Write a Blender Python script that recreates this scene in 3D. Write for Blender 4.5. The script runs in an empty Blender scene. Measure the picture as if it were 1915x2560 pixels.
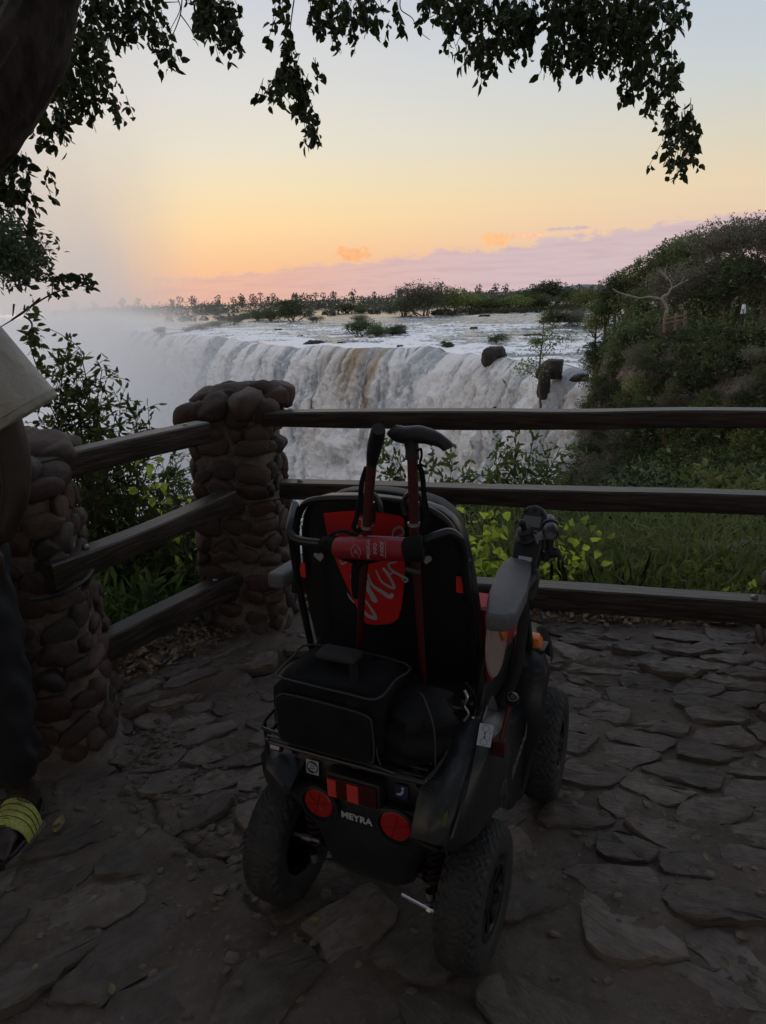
import bpy, bmesh, math, random
import numpy as np
from mathutils import Vector, Matrix

# ------------------------------------------------------------------ camera, sky, sun, exposure
sc = bpy.context.scene
C = sc.collection
R = math.radians
PI = math.pi
CAM_H = 1.55
PITCH, ROLL, FPX = R(16.8), R(2.4), 1776.0
cam = bpy.data.cameras.new('camera'); camo = bpy.data.objects.new('camera', cam); C.objects.link(camo)
_fw = Vector((0, math.cos(PITCH), -math.sin(PITCH)))
_up0 = Vector((0, math.sin(PITCH), math.cos(PITCH)))
_rt = Vector((1, 0, 0)) * math.cos(ROLL) - _up0 * math.sin(ROLL)
_up = _up0 * math.cos(ROLL) + Vector((1, 0, 0)) * math.sin(ROLL)
_m = Matrix((_rt, _up, -_fw)).transposed().to_4x4(); _m.translation = Vector((0, 0, CAM_H))
camo.matrix_world = _m
cam.sensor_fit = 'VERTICAL'; cam.sensor_height = 36.0; cam.lens = 36.0 * FPX / 2560.0
cam.clip_start = 0.05; cam.clip_end = 20000
sc.camera = camo

def ray(px, py):
    return _fw + _rt * ((px - 957.5) / FPX) - _up * ((py - 1280.0) / FPX)
def at(px, py, Y):
    d = ray(px, py); t = Y / d.y
    return Vector((0, 0, CAM_H)) + d * t
def atz(px, py, Z):
    d = ray(px, py); t = (Z - CAM_H) / d.z
    return Vector((0, 0, CAM_H)) + d * t

sc.view_settings.view_transform = 'Standard'; sc.view_settings.look = 'None'
sc.view_settings.exposure = 0.0; sc.view_settings.gamma = 1.0
sc.view_settings.use_curve_mapping = False
cy = sc.cycles
cy.use_denoising = True
try: cy.denoiser = 'OPENIMAGEDENOISE'
except Exception: pass
cy.max_bounces = 14; cy.diffuse_bounces = 3; cy.glossy_bounces = 3; cy.transmission_bounces = 4
cy.volume_bounces = 10; cy.transparent_max_bounces = 8
cy.volume_max_steps = 48; cy.volume_step_rate = 1.0
cy.sample_clamp_indirect = 4.0

def lin(c):
    return tuple(((v / 255.) / 12.92 if v / 255. <= .04045 else ((v / 255. + .055) / 1.055) ** 2.4) for v in c)

SUN_AZ = R(-27)      # towards the left of the view, just above the horizon
SUN_EL = R(3.0)
w = bpy.data.worlds.new('World'); sc.world = w; w.use_nodes = True
nt = w.node_tree; nt.nodes.clear()
class NT:
    """tiny helper to write node graphs"""
    def __init__(s, tree): s.t = tree
    def n(s, typ, **kw):
        nd = s.t.nodes.new(typ)
        for k, v in kw.items():
            if k.startswith('i_'):
                nd.inputs[k[2:].replace('_', ' ')].default_value = v
            else: setattr(nd, k, v)
        return nd
    def l(s, a, b): s.t.links.new(a, b)
    def m(s, op, a, b=None, c=None, clamp=False):
        nd = s.t.nodes.new('ShaderNodeMath'); nd.operation = op; nd.use_clamp = clamp
        for i, v in enumerate((a, b, c)):
            if v is None: continue
            if isinstance(v, (int, float)): nd.inputs[i].default_value = v
            else: s.l(v, nd.inputs[i])
        return nd.outputs[0]
    def ss(s, x, a, b, lo=0., hi=1.):
        nd = s.t.nodes.new('ShaderNodeMapRange'); nd.interpolation_type = 'SMOOTHSTEP'
        s.l(x, nd.inputs[0]) if not isinstance(x, (int, float)) else None
        nd.inputs[1].default_value = a; nd.inputs[2].default_value = b
        nd.inputs[3].default_value = lo; nd.inputs[4].default_value = hi
        return nd.outputs[0]
    def mix(s, f, a, b, blend='MIX'):
        nd = s.t.nodes.new('ShaderNodeMix'); nd.data_type = 'RGBA'; nd.blend_type = blend
        for sock, v in ((nd.inputs[0], f), (nd.inputs[6], a), (nd.inputs[7], b)):
            if isinstance(v, (int, float)): sock.default_value = v
            elif isinstance(v, tuple): sock.default_value = (*v[:3], 1)
            else: s.l(v, sock)
        return nd.outputs[2]
    def ramp(s, x, stops):
        nd = s.t.nodes.new('ShaderNodeValToRGB'); r = nd.color_ramp
        while len(r.elements) > 1: r.elements.remove(r.elements[-1])
        r.elements[0].position = stops[0][0]; r.elements[0].color = (*stops[0][1], 1)
        for p, c in stops[1:]:
            e = r.elements.new(p); e.color = (*c, 1)
        s.l(x, nd.inputs[0]); return nd.outputs[0]
    def noise(s, vec, scale, detail=4, rough=.55, out=0, dist=0.):
        nd = s.t.nodes.new('ShaderNodeTexNoise')
        nd.inputs['Scale'].default_value = scale; nd.inputs['Detail'].default_value = detail
        nd.inputs['Roughness'].default_value = rough; nd.inputs['Distortion'].default_value = dist
        if vec is not None: s.l(vec, nd.inputs['Vector'])
        return nd.outputs[out]
    def comb(s, x, y, z):
        nd = s.t.nodes.new('ShaderNodeCombineXYZ')
        for i, v in enumerate((x, y, z)):
            if isinstance(v, (int, float)): nd.inputs[i].default_value = v
            else: s.l(v, nd.inputs[i])
        return nd.outputs[0]

W_ = NT(nt)
tc = W_.n('ShaderNodeTexCoord'); sep = W_.n('ShaderNodeSeparateXYZ'); W_.l(tc.outputs['Generated'], sep.inputs[0])
X, Y, Z = sep.outputs
el = W_.m('MULTIPLY', W_.m('ARCSINE', Z), 180 / PI)           # degrees above the horizon
az = W_.m('MULTIPLY', W_.m('ARCTAN2', X, Y), 180 / PI)        # degrees right of the view axis
e01 = W_.m('DIVIDE', W_.m('MAXIMUM', el, 0.), 90.)
sunside = W_.ramp(e01, [(0, lin((236, 180, 154))), (2.5 / 90, lin((247, 196, 152))), (5.5 / 90, lin((253, 219, 168))), (8 / 90, lin((245, 226, 188))), (10.5 / 90, lin((234, 227, 208))),
                        (14 / 90, lin((223, 222, 218))), (20 / 90, lin((206, 210, 219))), (30 / 90, lin((200, 207, 221))), (50 / 90, lin((196, 206, 224))), (1, lin((188, 200, 221)))])
rside = W_.ramp(e01, [(0, lin((214, 188, 192))), (3 / 90, lin((232, 202, 180))), (6.5 / 90, lin((234, 213, 182))), (9.5 / 90, lin((219, 213, 196))),
                      (13 / 90, lin((204, 210, 211))), (19 / 90, lin((184, 199, 217))), (30 / 90, lin((188, 202, 220))), (50 / 90, lin((190, 203, 222))), (1, lin((188, 200, 221)))])
anti = W_.ramp(e01, [(0, lin((222, 214, 208))), (12 / 90, lin((226, 219, 213))), (30 / 90, lin((208, 208, 219))), (1, lin((188, 200, 221)))])
azs = W_.m('ABSOLUTE', W_.m('SUBTRACT', az, -14.0))
sky1 = W_.mix(W_.ss(az, -12, 34), sunside, rside)
sky2 = W_.mix(W_.ss(azs, 75, 170), sky1, anti)
# low bank of cloud, its top climbing to the right, and two small lit puffs
ang = W_.comb(W_.m('MULTIPLY', az, .12), W_.m('MULTIPLY', el, .5), 0.)
nz = W_.noise(ang, 2.2, 6, .62)
nz2 = W_.noise(W_.comb(W_.m('MULTIPLY', az, .5), W_.m('MULTIPLY', el, .5), 3.), 1.6, 6, .6)
nzs = W_.noise(W_.comb(W_.m('MULTIPLY', az, .1), W_.m('MULTIPLY', el, 1.2), 7.), 2.0, 4, .6)
topb = W_.m('ADD', W_.m('MULTIPLY_ADD', W_.m('MAXIMUM', W_.m('ADD', az, 18.), -1.5), .062, 1.75), W_.m('MULTIPLY', W_.m('SUBTRACT', nz, .5), 2.2))
topb = W_.m('ADD', topb, W_.m('MULTIPLY', W_.m('SUBTRACT', nz2, .5), 1.5))
bankd = W_.m('SUBTRACT', topb, el)
bank = W_.m('MULTIPLY', W_.ss(bankd, -.15, .35), W_.ss(az, -19.5, -14.))
bank = W_.m('MULTIPLY', bank, W_.ss(W_.m('ABSOLUTE', az), 60, 100, 1., 0.))
bankc = W_.mix(W_.ss(az, -16, 14), lin((232, 182, 162)), lin((212, 190, 197)))
bankc = W_.mix(W_.m('MULTIPLY', W_.ss(bankd, .0, .45, 1., 0.), .45), bankc, lin((246, 206, 172)))
bankc = W_.mix(W_.m('MULTIPLY', W_.ss(nzs, .42, .68), .34), bankc, lin((188, 158, 170)))
sky3 = W_.mix(W_.m('MULTIPLY', bank, .92), sky2, bankc)
def puff(col, a0, e0, ra, re, thr, sky, seed):
    da = W_.m('DIVIDE', W_.m('SUBTRACT', az, a0), ra); de = W_.m('DIVIDE', W_.m('SUBTRACT', el, e0), re)
    r2 = W_.m('ADD', W_.m('MULTIPLY', da, da), W_.m('MULTIPLY', de, de))
    n = W_.noise(W_.comb(az, el, seed), 1.7, 6, .62)
    f = W_.m('SUBTRACT', W_.m('MULTIPLY', W_.m('SUBTRACT', n, .5), 3.2), W_.m('SUBTRACT', r2, thr))
    n3 = W_.noise(W_.comb(az, el, seed + 5), 3.2, 4, .6)
    c2 = W_.mix(W_.ss(n3, .35, .65), col, tuple(v * 1.12 for v in col))
    return W_.mix(W_.m('MULTIPLY', W_.ss(f, -.15, .45), .95), sky, c2)
sky4 = puff(lin((246, 180, 128)), -1.6, 3.25, 1.6, .62, .75, sky3, 11.)
sky4 = puff(lin((252, 190, 136)), 9.3, 3.85, 1.3, .62, .75, sky4, 12.)
sky4 = puff(lin((246, 196, 160)), 11.6, 3.95, 1.8, .28, .7, sky4, 14.)
sky4 = puff(lin((208, 182, 186)), 14.6, 4.25, 1.9, .18, .7, sky4, 19.)
nish = W_.n('ShaderNodeTexSky'); nish.sky_type = 'NISHITA'; nish.sun_disc = False
nish.sun_elevation = SUN_EL; nish.sun_rotation = SUN_AZ; nish.air_density = 1.2; nish.dust_density = 2.0
bgN = W_.n('ShaderNodeBackground'); bgN.inputs[1].default_value = 0.006; W_.l(nish.outputs[0], bgN.inputs[0])
bgG = W_.n('ShaderNodeBackground'); bgG.inputs[1].default_value = 0.97; W_.l(sky4, bgG.inputs[0])
add = W_.n('ShaderNodeAddShader'); W_.l(bgN.outputs[0], add.inputs[0]); W_.l(bgG.outputs[0], add.inputs[1])
wo = W_.n('ShaderNodeOutputWorld'); W_.l(add.outputs[0], wo.inputs[0])
w.cycles.sampling_method = 'MANUAL'; w.cycles.sample_map_resolution = 512

sun = bpy.data.lights.new('sun', 'SUN'); sun.energy = 0.35; sun.angle = R(8); sun.color = (1., .78, .55)
suno = bpy.data.objects.new('sun', sun); C.objects.link(suno)
sd = Vector((math.sin(SUN_AZ) * math.cos(SUN_EL), math.cos(SUN_AZ) * math.cos(SUN_EL), math.sin(SUN_EL)))
suno.rotation_euler = sd.to_track_quat('Z', 'Y').to_euler()

# ------------------------------------------------------------------ helpers
def tag(o, label=None, cat=None, group=None, kind=None):
    if label: o['label'] = label
    if cat: o['category'] = cat
    if group: o['group'] = group
    if kind: o['kind'] = kind
    return o
def empty(name, loc=(0, 0, 0), rz=0., label=None, cat=None, group=None):
    o = bpy.data.objects.new(name, None); C.objects.link(o); o.location = loc; o.rotation_euler = (0, 0, rz)
    o.empty_display_size = .1
    return tag(o, label, cat, group)
def link_mesh(name, me, parent=None, loc=None, rot=None, scale=None):
    o = bpy.data.objects.new(name, me); C.objects.link(o)
    if parent is not None: o.parent = parent
    if loc is not None: o.location = loc
    if rot is not None: o.rotation_euler = rot
    if scale is not None: o.scale = scale
    return o
def np_mesh(name, V, F, mat=None, smooth=True):
    """V (n,3), F (m,k) one polygon size"""
    V = np.asarray(V, dtype=np.float32); F = np.asarray(F, dtype=np.int32)
    me = bpy.data.meshes.new(name); n, k = F.shape
    me.vertices.add(len(V)); me.vertices.foreach_set('co', V.ravel())
    me.loops.add(n * k); me.loops.foreach_set('vertex_index', F.ravel())
    me.polygons.add(n); me.polygons.foreach_set('loop_start', np.arange(0, n * k, k, dtype=np.int32))
    try: me.polygons.foreach_set('loop_total', np.full(n, k, dtype=np.int32))
    except Exception: pass
    me.polygons.foreach_set('use_smooth', np.full(n, smooth, dtype=bool))
    me.update(calc_edges=True)
    if mat: me.materials.append(mat)
    return me
def grid_faces(nr, nc, wrap=False):
    r = np.arange(nr - 1)[:, None]; c = np.arange(nc if wrap else nc - 1)[None, :]
    a = r * nc + c; b = r * nc + (c + 1) % nc
    return np.stack([a, b, b + nc, a + nc], -1).reshape(-1, 4)
def add_attr(me, name, vals):
    a = me.attributes.new(name, 'FLOAT', 'POINT'); a.data.foreach_set('value', np.asarray(vals, dtype=np.float32).ravel())

_H = np.random.RandomState(7).rand(65536).astype(np.float64)
def vn(x, y, seed=0):
    """value noise in numpy, 0..1"""
    xi = np.floor(x).astype(np.int64); yi = np.floor(y).astype(np.int64)
    xf = x - xi; yf = y - yi; u = xf * xf * (3 - 2 * xf); v = yf * yf * (3 - 2 * yf)
    def h(a, b): return _H[((a * 374761 + b * 668265 + seed * 9127) ^ ((a * 31 + b * 17) << 3)) & 65535]
    return (h(xi, yi) * (1 - u) + h(xi + 1, yi) * u) * (1 - v) + (h(xi, yi + 1) * (1 - u) + h(xi + 1, yi + 1) * u) * v
def fbm(x, y, oct=4, seed=0, gain=.5):
    s = 0; a = 1; t = 0
    for i in range(oct):
        s = s + a * vn(x * 2 ** i + 13.7 * i, y * 2 ** i + 5.1 * i, seed + i); t += a; a *= gain
    return s / t

class MB:
    """collects primitives, links them as ONE mesh object"""
    def __init__(s): s.v = []; s.f = []
    def add(s, V, F):
        o = len(s.v); s.v.extend([tuple(p) for p in V]); s.f.extend([tuple(i + o for i in f) for f in F]); return s
    def box(s, a, b, M=None):
        x0, y0, z0 = a; x1, y1, z1 = b
        V = [Vector(p) for p in ((x0, y0, z0), (x1, y0, z0), (x1, y1, z0), (x0, y1, z0), (x0, y0, z1), (x1, y0, z1), (x1, y1, z1), (x0, y1, z1))]
        if M is not None: V = [M @ p for p in V]
        return s.add(V, [(3, 2, 1, 0), (4, 5, 6, 7), (0, 1, 5, 4), (1, 2, 6, 5), (2, 3, 7, 6), (3, 0, 4, 7)])
    def tube(s, pts, r, n=8, cap=True, flat=1.0):
        pts = [Vector(p) for p in pts]; rr = r if isinstance(r, (list, tuple)) else [r] * len(pts)
        V = []; up = None
        for i, p in enumerate(pts):
            t = (pts[min(i + 1, len(pts) - 1)] - pts[max(i - 1, 0)])
            t = t.normalized() if t.length > 1e-9 else Vector((0, 0, 1))
            if up is None:
                up = Vector((0, 0, 1)) if abs(t.z) < .9 else Vector((0, 1, 0))
            a = t.cross(up)
            if a.length < 1e-6: a = t.cross(Vector((1, 0, 0)))
            a.normalize(); b = a.cross(t).normalized(); up = b
            for k in range(n):
                th = 2 * PI * k / n; V.append(p + a * math.cos(th) * rr[i] + b * math.sin(th) * rr[i] * flat)
        F = []
        for i in range(len(pts) - 1):
            for k in range(n):
                F.append((i * n + k, i * n + (k + 1) % n, (i + 1) * n + (k + 1) % n, (i + 1) * n + k))
        if cap:
            F.append(tuple(range(n))[::-1]); F.append(tuple((len(pts) - 1) * n + k for k in range(n)))
        return s.add(V, F)
    def rings(s, rings, closed_ends=True):
        n = len(rings[0]); V = [p for r in rings for p in r]; F = []
        for i in range(len(rings) - 1):
            for k in range(n):
                F.append((i * n + k, i * n + (k + 1) % n, (i + 1) * n + (k + 1) % n, (i + 1) * n + k))
        if closed_ends:
            F.append(tuple(range(n))[::-1]); F.append(tuple((len(rings) - 1) * n + k for k in range(n)))
        return s.add(V, F)
    def prism(s, poly, d, M):
        """2d outline poly extruded by d along local z, placed with M"""
        n = len(poly); V = [M @ Vector((x, y, 0)) for x, y in poly] + [M @ Vector((x, y, d)) for x, y in poly]
        F = [tuple(range(n))[::-1], tuple(range(n, 2 * n))] + [(k, (k + 1) % n, n + (k + 1) % n, n + k) for k in range(n)]
        return s.add(V, F)
    def lathe(s, prof, M, n=24):
        """prof: (radius, height) list about local z"""
        V = [M @ Vector((r * math.cos(2 * PI * k / n), r * math.sin(2 * PI * k / n), h)) for r, h in prof for k in range(n)]
        F = [(i * n + k, i * n + (k + 1) % n, (i + 1) * n + (k + 1) % n, (i + 1) * n + k) for i in range(len(prof) - 1) for k in range(n)]
        return s.add(V, F)
    def mesh(s, name, mat=None, smooth=False, bevel=0., seg=2, angle=35, weld=False):
        me = bpy.data.meshes.new(name); me.from_pydata(s.v, [], s.f)
        bm = bmesh.new(); bm.from_mesh(me)
        if weld: bmesh.ops.remove_doubles(bm, verts=bm.verts, dist=1e-5)
        bmesh.ops.recalc_face_normals(bm, faces=bm.faces)
        if bevel > 0:
            ed = [e for e in bm.edges if len(e.link_faces) == 2 and e.calc_face_angle(0) > R(angle)]
            bmesh.ops.bevel(bm, geom=ed, offset=bevel, segments=seg, affect='EDGES', profile=.5, clamp_overlap=True)
        bm.to_mesh(me); bm.free()
        if smooth or bevel > 0:
            me.polygons.foreach_set('use_smooth', [True] * len(me.polygons))
            try: me.set_sharp_from_angle(angle=R(40))
            except Exception: pass
        if mat: me.materials.append(mat)
        return me
    def build(s, name, mat=None, parent=None, **kw):
        return link_mesh(name, s.mesh(name, mat, **kw), parent)

def frame(o, x, y):
    """matrix with origin o, local x and y axes; z = x cross y"""
    x = Vector(x).normalized(); y = Vector(y).normalized(); z = x.cross(y).normalized(); y = z.cross(x)
    m = Matrix((x, y, z)).transposed().to_4x4(); m.translation = Vector(o); return m
def smooth_path(pts, k=6):
    """Catmull-Rom through points"""
    P = [Vector(p) for p in pts]; out = []
    for i in range(len(P) - 1):
        p0 = P[max(i - 1, 0)]; p1 = P[i]; p2 = P[i + 1]; p3 = P[min(i + 2, len(P) - 1)]
        for j in range(k):
            t = j / k
            out.append(.5 * ((2 * p1) + (-p0 + p2) * t + (2 * p0 - 5 * p1 + 4 * p2 - p3) * t * t + (-p0 + 3 * p1 - 3 * p2 + p3) * t ** 3))
    out.append(P[-1]); return out

def mat(name, col, rough=.6, metal=0., col2=None, nscale=20., bump=0., bscale=None, coat=0., spec=None, coord='Object', stretch=None, objvar=0., detail=5, contrast=(.35, .65)):
    m = bpy.data.materials.new(name); m.use_nodes = True; t = m.node_tree; b = t.nodes['Principled BSDF']; G = NT(t)
    b.inputs['Roughness'].default_value = rough; b.inputs['Metallic'].default_value = metal
    if coat: b.inputs['Coat Weight'].default_value = coat; b.inputs['Coat Roughness'].default_value = .06
    if spec is not None: b.inputs['Specular IOR Level'].default_value = spec
    tc = G.n('ShaderNodeTexCoord'); vec = tc.outputs[coord]
    if stretch:
        mp = G.n('ShaderNodeMapping'); mp.inputs['Scale'].default_value = stretch; G.l(vec, mp.inputs[0]); vec = mp.outputs[0]
    c = None
    if col2 is not None:
        nz = G.noise(vec, nscale, detail, .6); c = G.mix(G.ss(nz, *contrast), col, col2)
    if objvar:
        oi = G.n('ShaderNodeObjectInfo')
        hv = G.n('ShaderNodeHueSaturation'); G.l(G.m('MULTIPLY_ADD', oi.outputs['Random'], objvar * 2, 1 - objvar), hv.inputs['Value'])
        G.l(G.m('MULTIPLY_ADD', oi.outputs['Random'], objvar * .12, .5 - objvar * .06), hv.inputs['Hue'])
        if c is None: hv.inputs['Color'].default_value = (*col, 1)
        else: G.l(c, hv.inputs['Color'])
        c = hv.outputs[0]
    if c is None: b.inputs['Base Color'].default_value = (*col, 1)
    else: G.l(c, b.inputs['Base Color'])
    if bump:
        bp = G.n('ShaderNodeBump'); bp.inputs['Strength'].default_value = 1.; bp.inputs['Distance'].default_value = bump
        G.l(G.noise(vec, bscale or nscale, 6, .62), bp.inputs['Height']); G.l(bp.outputs[0], b.inputs['Normal'])
    return m

def leafmat(name, c1, c2, trans=.35, objvar=.25, tcol=None, scale=3.):
    m = bpy.data.materials.new(name); m.use_nodes = True; t = m.node_tree; t.nodes.clear(); G = NT(t)
    tc = G.n('ShaderNodeTexCoord'); geo = G.n('ShaderNodeNewGeometry'); oi = G.n('ShaderNodeObjectInfo')
    f = G.m('ADD', G.m('MULTIPLY', G.noise(tc.outputs['Object'], scale, 3), .6), G.m('MULTIPLY', geo.outputs['Random Per Island'], .5))
    c = G.mix(G.ss(f, .25, .85), c1, c2)
    hv = G.n('ShaderNodeHueSaturation'); G.l(G.m('MULTIPLY_ADD', oi.outputs['Random'], objvar * 2, 1 - objvar), hv.inputs['Value'])
    G.l(G.m('MULTIPLY_ADD', oi.outputs['Random'], objvar * .1, .5 - objvar * .05), hv.inputs['Hue'])
    G.l(c, hv.inputs['Color'])
    d = G.n('ShaderNodeBsdfPrincipled'); d.inputs['Roughness'].default_value = .55; d.inputs['Specular IOR Level'].default_value = .3
    G.l(hv.outputs[0], d.inputs['Base Color'])
    tr = G.n('ShaderNodeBsdfTranslucent')
    if tcol: tr.inputs[0].default_value = (*tcol, 1)
    else: G.l(hv.outputs[0], tr.inputs[0])
    mx = G.n('ShaderNodeMixShader'); mx.inputs[0].default_value = trans; G.l(d.outputs[0], mx.inputs[1]); G.l(tr.outputs[0], mx.inputs[2])
    o = G.n('ShaderNodeOutputMaterial'); G.l(mx.outputs[0], o.inputs[0]); return m

def unit(a): return a / np.maximum(np.linalg.norm(a, axis=-1, keepdims=True), 1e-9)
def leaf_geo(P, D, L, Wd, rng, shape=6, fold=.25):
    """leaves at points P pointing along D with length L and width Wd; returns V,F (6-gon or 4-gon leaves)"""
    n = len(P); D = unit(D); rn = unit(rng.normal(size=(n, 3))); S = unit(np.cross(D, rn)); N = np.cross(S, D)
    L = np.broadcast_to(L, (n,))[:, None]; Wd = np.broadcast_to(Wd, (n,))[:, None]
    if shape == 6:
        prof = ((0, 0, 0), (.28, .5, fold), (.66, .40, fold * .8), (1, 0, -.1), (.66, -.40, fold * .8), (.28, -.5, fold))
    else:
        prof = ((0, 0, 0), (.45, .5, fold), (1, 0, 0), (.45, -.5, fold))
    V = np.stack([P + D * (a * L) + S * (b * Wd) + N * (c * Wd) for a, b, c in prof], 1)
    k = len(prof); F = np.arange(n * k).reshape(n, k)
    return V.reshape(-1, 3), F
def leaf_obj(name, P, D, L, Wd, rng, m, parent=None, shape=6, smooth=False):
    V, F = leaf_geo(P, D, L, Wd, rng, shape)
    return link_mesh(name, np_mesh(name, V, F, m, smooth), parent)

# ------------------------------------------------------------------ large structure: river, falls, gorge
RZ = -9.5
rng = np.random.RandomState(11)
lip_pts = [(60, 60), (47, 78), (38, 88), (34, 94), (30.5, 106), (25, 124), (17, 146), (4, 165), (-18, 185), (-32, 205), (-52, 250), (-87, 307), (-136, 393), (-220, 520), (-380, 720)]
lp = np.array([tuple(p)[:2] for p in smooth_path([(x, y, 0) for x, y in lip_pts], 12)])
laz = np.degrees(np.arctan2(lp[:, 0], lp[:, 1])); ldist = np.hypot(lp[:, 0], lp[:, 1])
o_ = np.argsort(laz); laz, ldist = laz[o_], ldist[o_]
AZ = np.concatenate([np.linspace(-50, -19, 120, endpoint=False), np.linspace(-19, 24, 760), np.linspace(24.2, 44, 24)])
ld = np.interp(AZ, laz, ldist)
lx, ly = ld * np.sin(np.radians(AZ)), ld * np.cos(np.radians(AZ))
S = np.concatenate([[0], np.cumsum(np.hypot(np.diff(lx), np.diff(ly)))])     # metres along the lip, left to right
S0 = S - np.interp(0, AZ, S)
# scalloped edge: lobes push forward and back
lipoff = 3.4 * (fbm(S0 / 7.5, S0 * 0 + 2, 2, 13) - .5) + 5.0 * (fbm(S0 / 17, S0 * 0, 3, 3) - .5) * 2 + 1.6 * (fbm(S0 / 4, S0 * 0, 2, 9) - .5) * 2
ld2 = ld + lipoff
lx, ly = ld2 * np.sin(np.radians(AZ)), ld2 * np.cos(np.radians(AZ))
tx, ty = np.gradient(lx), np.gradient(ly); k_ = np.ones(25) / 25
tx = np.convolve(np.pad(tx, 12, 'edge'), k_, 'valid'); ty = np.convolve(np.pad(ty, 12, 'edge'), k_, 'valid')
tl = np.hypot(tx, ty); nx, ny = ty / tl, -tx / tl             # points to the gorge
flip = np.sign(nx * -lx + ny * -ly); flip[flip == 0] = 1; nx *= flip; ny *= flip
nx = np.where(nx > .0, nx * .3, nx)
lipz = RZ + .9 * (fbm(S0 / 9, S0 * 0 + 4, 3, 21) - .5) * 2
d_ = np.concatenate([np.linspace(0, 1, 10) ** 2 * 1.2, np.linspace(1.35, 34, 150), np.linspace(34.5, 92, 60)])
D2, S2 = np.meshgrid(d_, S0, indexing='ij')
lobe = np.abs(fbm(S2 / 9.5 + .16 * fbm(D2 / 26, S2 / 30, 2, 5), D2 / 70, 3, 31) - .5) * 2
lobe = 1 - lobe
turb = fbm(S2 / 1.5 + D2 * .02, D2 / 3.8, 5, 41, .70) - .5
lobe2 = fbm(S2 / 5.3 + .3 * fbm(D2 / 9, S2 / 12, 2, 6), D2 / 40, 3, 33, .55)
puffs = fbm(S2 / 3.2, D2 / 4.2, 4, 43, .6) - .5
strk = fbm(S2 / 1.1, D2 / 16, 3, 44, .6) - .5
grow = np.clip(D2 / 3, 0, 1)
ridge = 1 - 2 * np.abs(fbm(S2 / 1.9 + .25 * fbm(D2 / 6, S2 / 6, 2, 7), D2 / 24, 3, 48, .6) - .5) * 1.6
calm = 1 - np.exp(-D2 / 14)
off = (2.0 + 1.0 * (fbm(S0 / 20, S0 * 0, 2, 77) - .5)[None, :]) * np.sqrt(D2 + .02) * 1.0 + grow * (1.7 * (lobe - .6) + 1.7 * (lobe2 - .5) + (2.2 + 2.8 * calm) * puffs + (2.6 + 2.6 * calm) * turb + (3.2 - 1.4 * calm) * strk + 1.5 * (ridge - .5))
lean = 0.10 * D2
VX = lx[None] + nx[None] * off - lean * .5; VY = ly[None] + ny[None] * off - lean * .25
VZ = lipz[None] - D2 + .9 * (turb + puffs) * grow
def falls_mat():
    m = bpy.data.materials.new('white_water'); m.use_nodes = True; t = m.node_tree; b = t.nodes['Principled BSDF']; G = NT(t)
    a1 = G.n('ShaderNodeAttribute', attribute_name='foam'); a2 = G.n('ShaderNodeAttribute', attribute_name='silt')
    tc = G.n('ShaderNodeTexCoord'); mp = G.n('ShaderNodeMapping'); mp.inputs['Scale'].default_value = (.5, .5, .16); G.l(tc.outputs['Object'], mp.inputs[0])
    nz = G.noise(mp.outputs[0], 2.2, 8, .66)
    f = G.m('ADD', a1.outputs['Fac'], G.m('MULTIPLY', G.m('SUBTRACT', nz, .5), 1.1), clamp=True)
    nf = G.noise(tc.outputs['Object'], 1.1, 9, .72); f = G.m('ADD', f, G.m('MULTIPLY', G.m('SUBTRACT', nf, .5), 1.0)); f = G.ss(f, .05, .85); c = G.mix(f, (.40, .45, .48), (.98, .975, .955))
    c = G.mix(G.m('MULTIPLY', a2.outputs['Fac'], .8), c, (.40, .27, .13))
    G.l(c, b.inputs['Base Color']); b.inputs['Roughness'].default_value = .75; b.inputs['Specular IOR Level'].default_value = .15
    bp = G.n('ShaderNodeBump'); bp.inputs['Distance'].default_value = 1.3; bp.inputs['Strength'].default_value = .9
    mp2 = G.n('ShaderNodeMapping'); mp2.inputs['Scale'].default_value = (1, 1, .45); G.l(tc.outputs['Object'], mp2.inputs[0])
    G.l(G.noise(mp2.outputs[0], 1.5, 9, .74), bp.inputs['Height']); G.l(bp.outputs[0], b.inputs['Normal'])
    return m
M_falls = falls_mat()
Vf = np.stack([VX, VY, VZ], -1).reshape(-1, 3)
me = np_mesh('waterfall', Vf, grid_faces(*VX.shape), M_falls)
fine = fbm(S2 / .55, D2 / 9, 3, 46, .6) - .5
foam = np.clip(.60 + .45 * (ridge - .5) + .55 * (lobe - .55) + .9 * (lobe2 - .5) + 1.0 * puffs + 1.3 * strk + 1.2 * fine + .15 * np.clip(D2 / 40, 0, 1), 0.05, 1)
darkband = fbm(S2 / 6.5, D2 / 60, 2, 91)
foam = foam * (1 - .7 * np.clip((darkband - .64) * 8, 0, 1) * np.exp(-D2 / 60))
def silt_at(azd, wd, d0, d1):
    s0 = np.interp(azd, AZ, S0); return np.exp(-((S2 - s0 - .9 * strk * 4) / wd) ** 2) * np.clip((d1 - D2) / (d1 - d0), 0, 1)
silt = silt_at(-1.2, 2.6, 2, 14) * .9 + silt_at(1.0, 1.4, 16, 34) * .95 + silt_at(-2.8, 4.5, 24, 44) * .3 + silt_at(9.5, 4, 10, 34) * .25 + silt_at(-.2, 8, 10, 60) * .12
add_attr(me, 'foam', foam.ravel()); add_attr(me, 'silt', np.clip(silt, 0, 1).ravel())
wf = link_mesh('waterfall', me); tag(wf, kind='structure')

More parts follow.
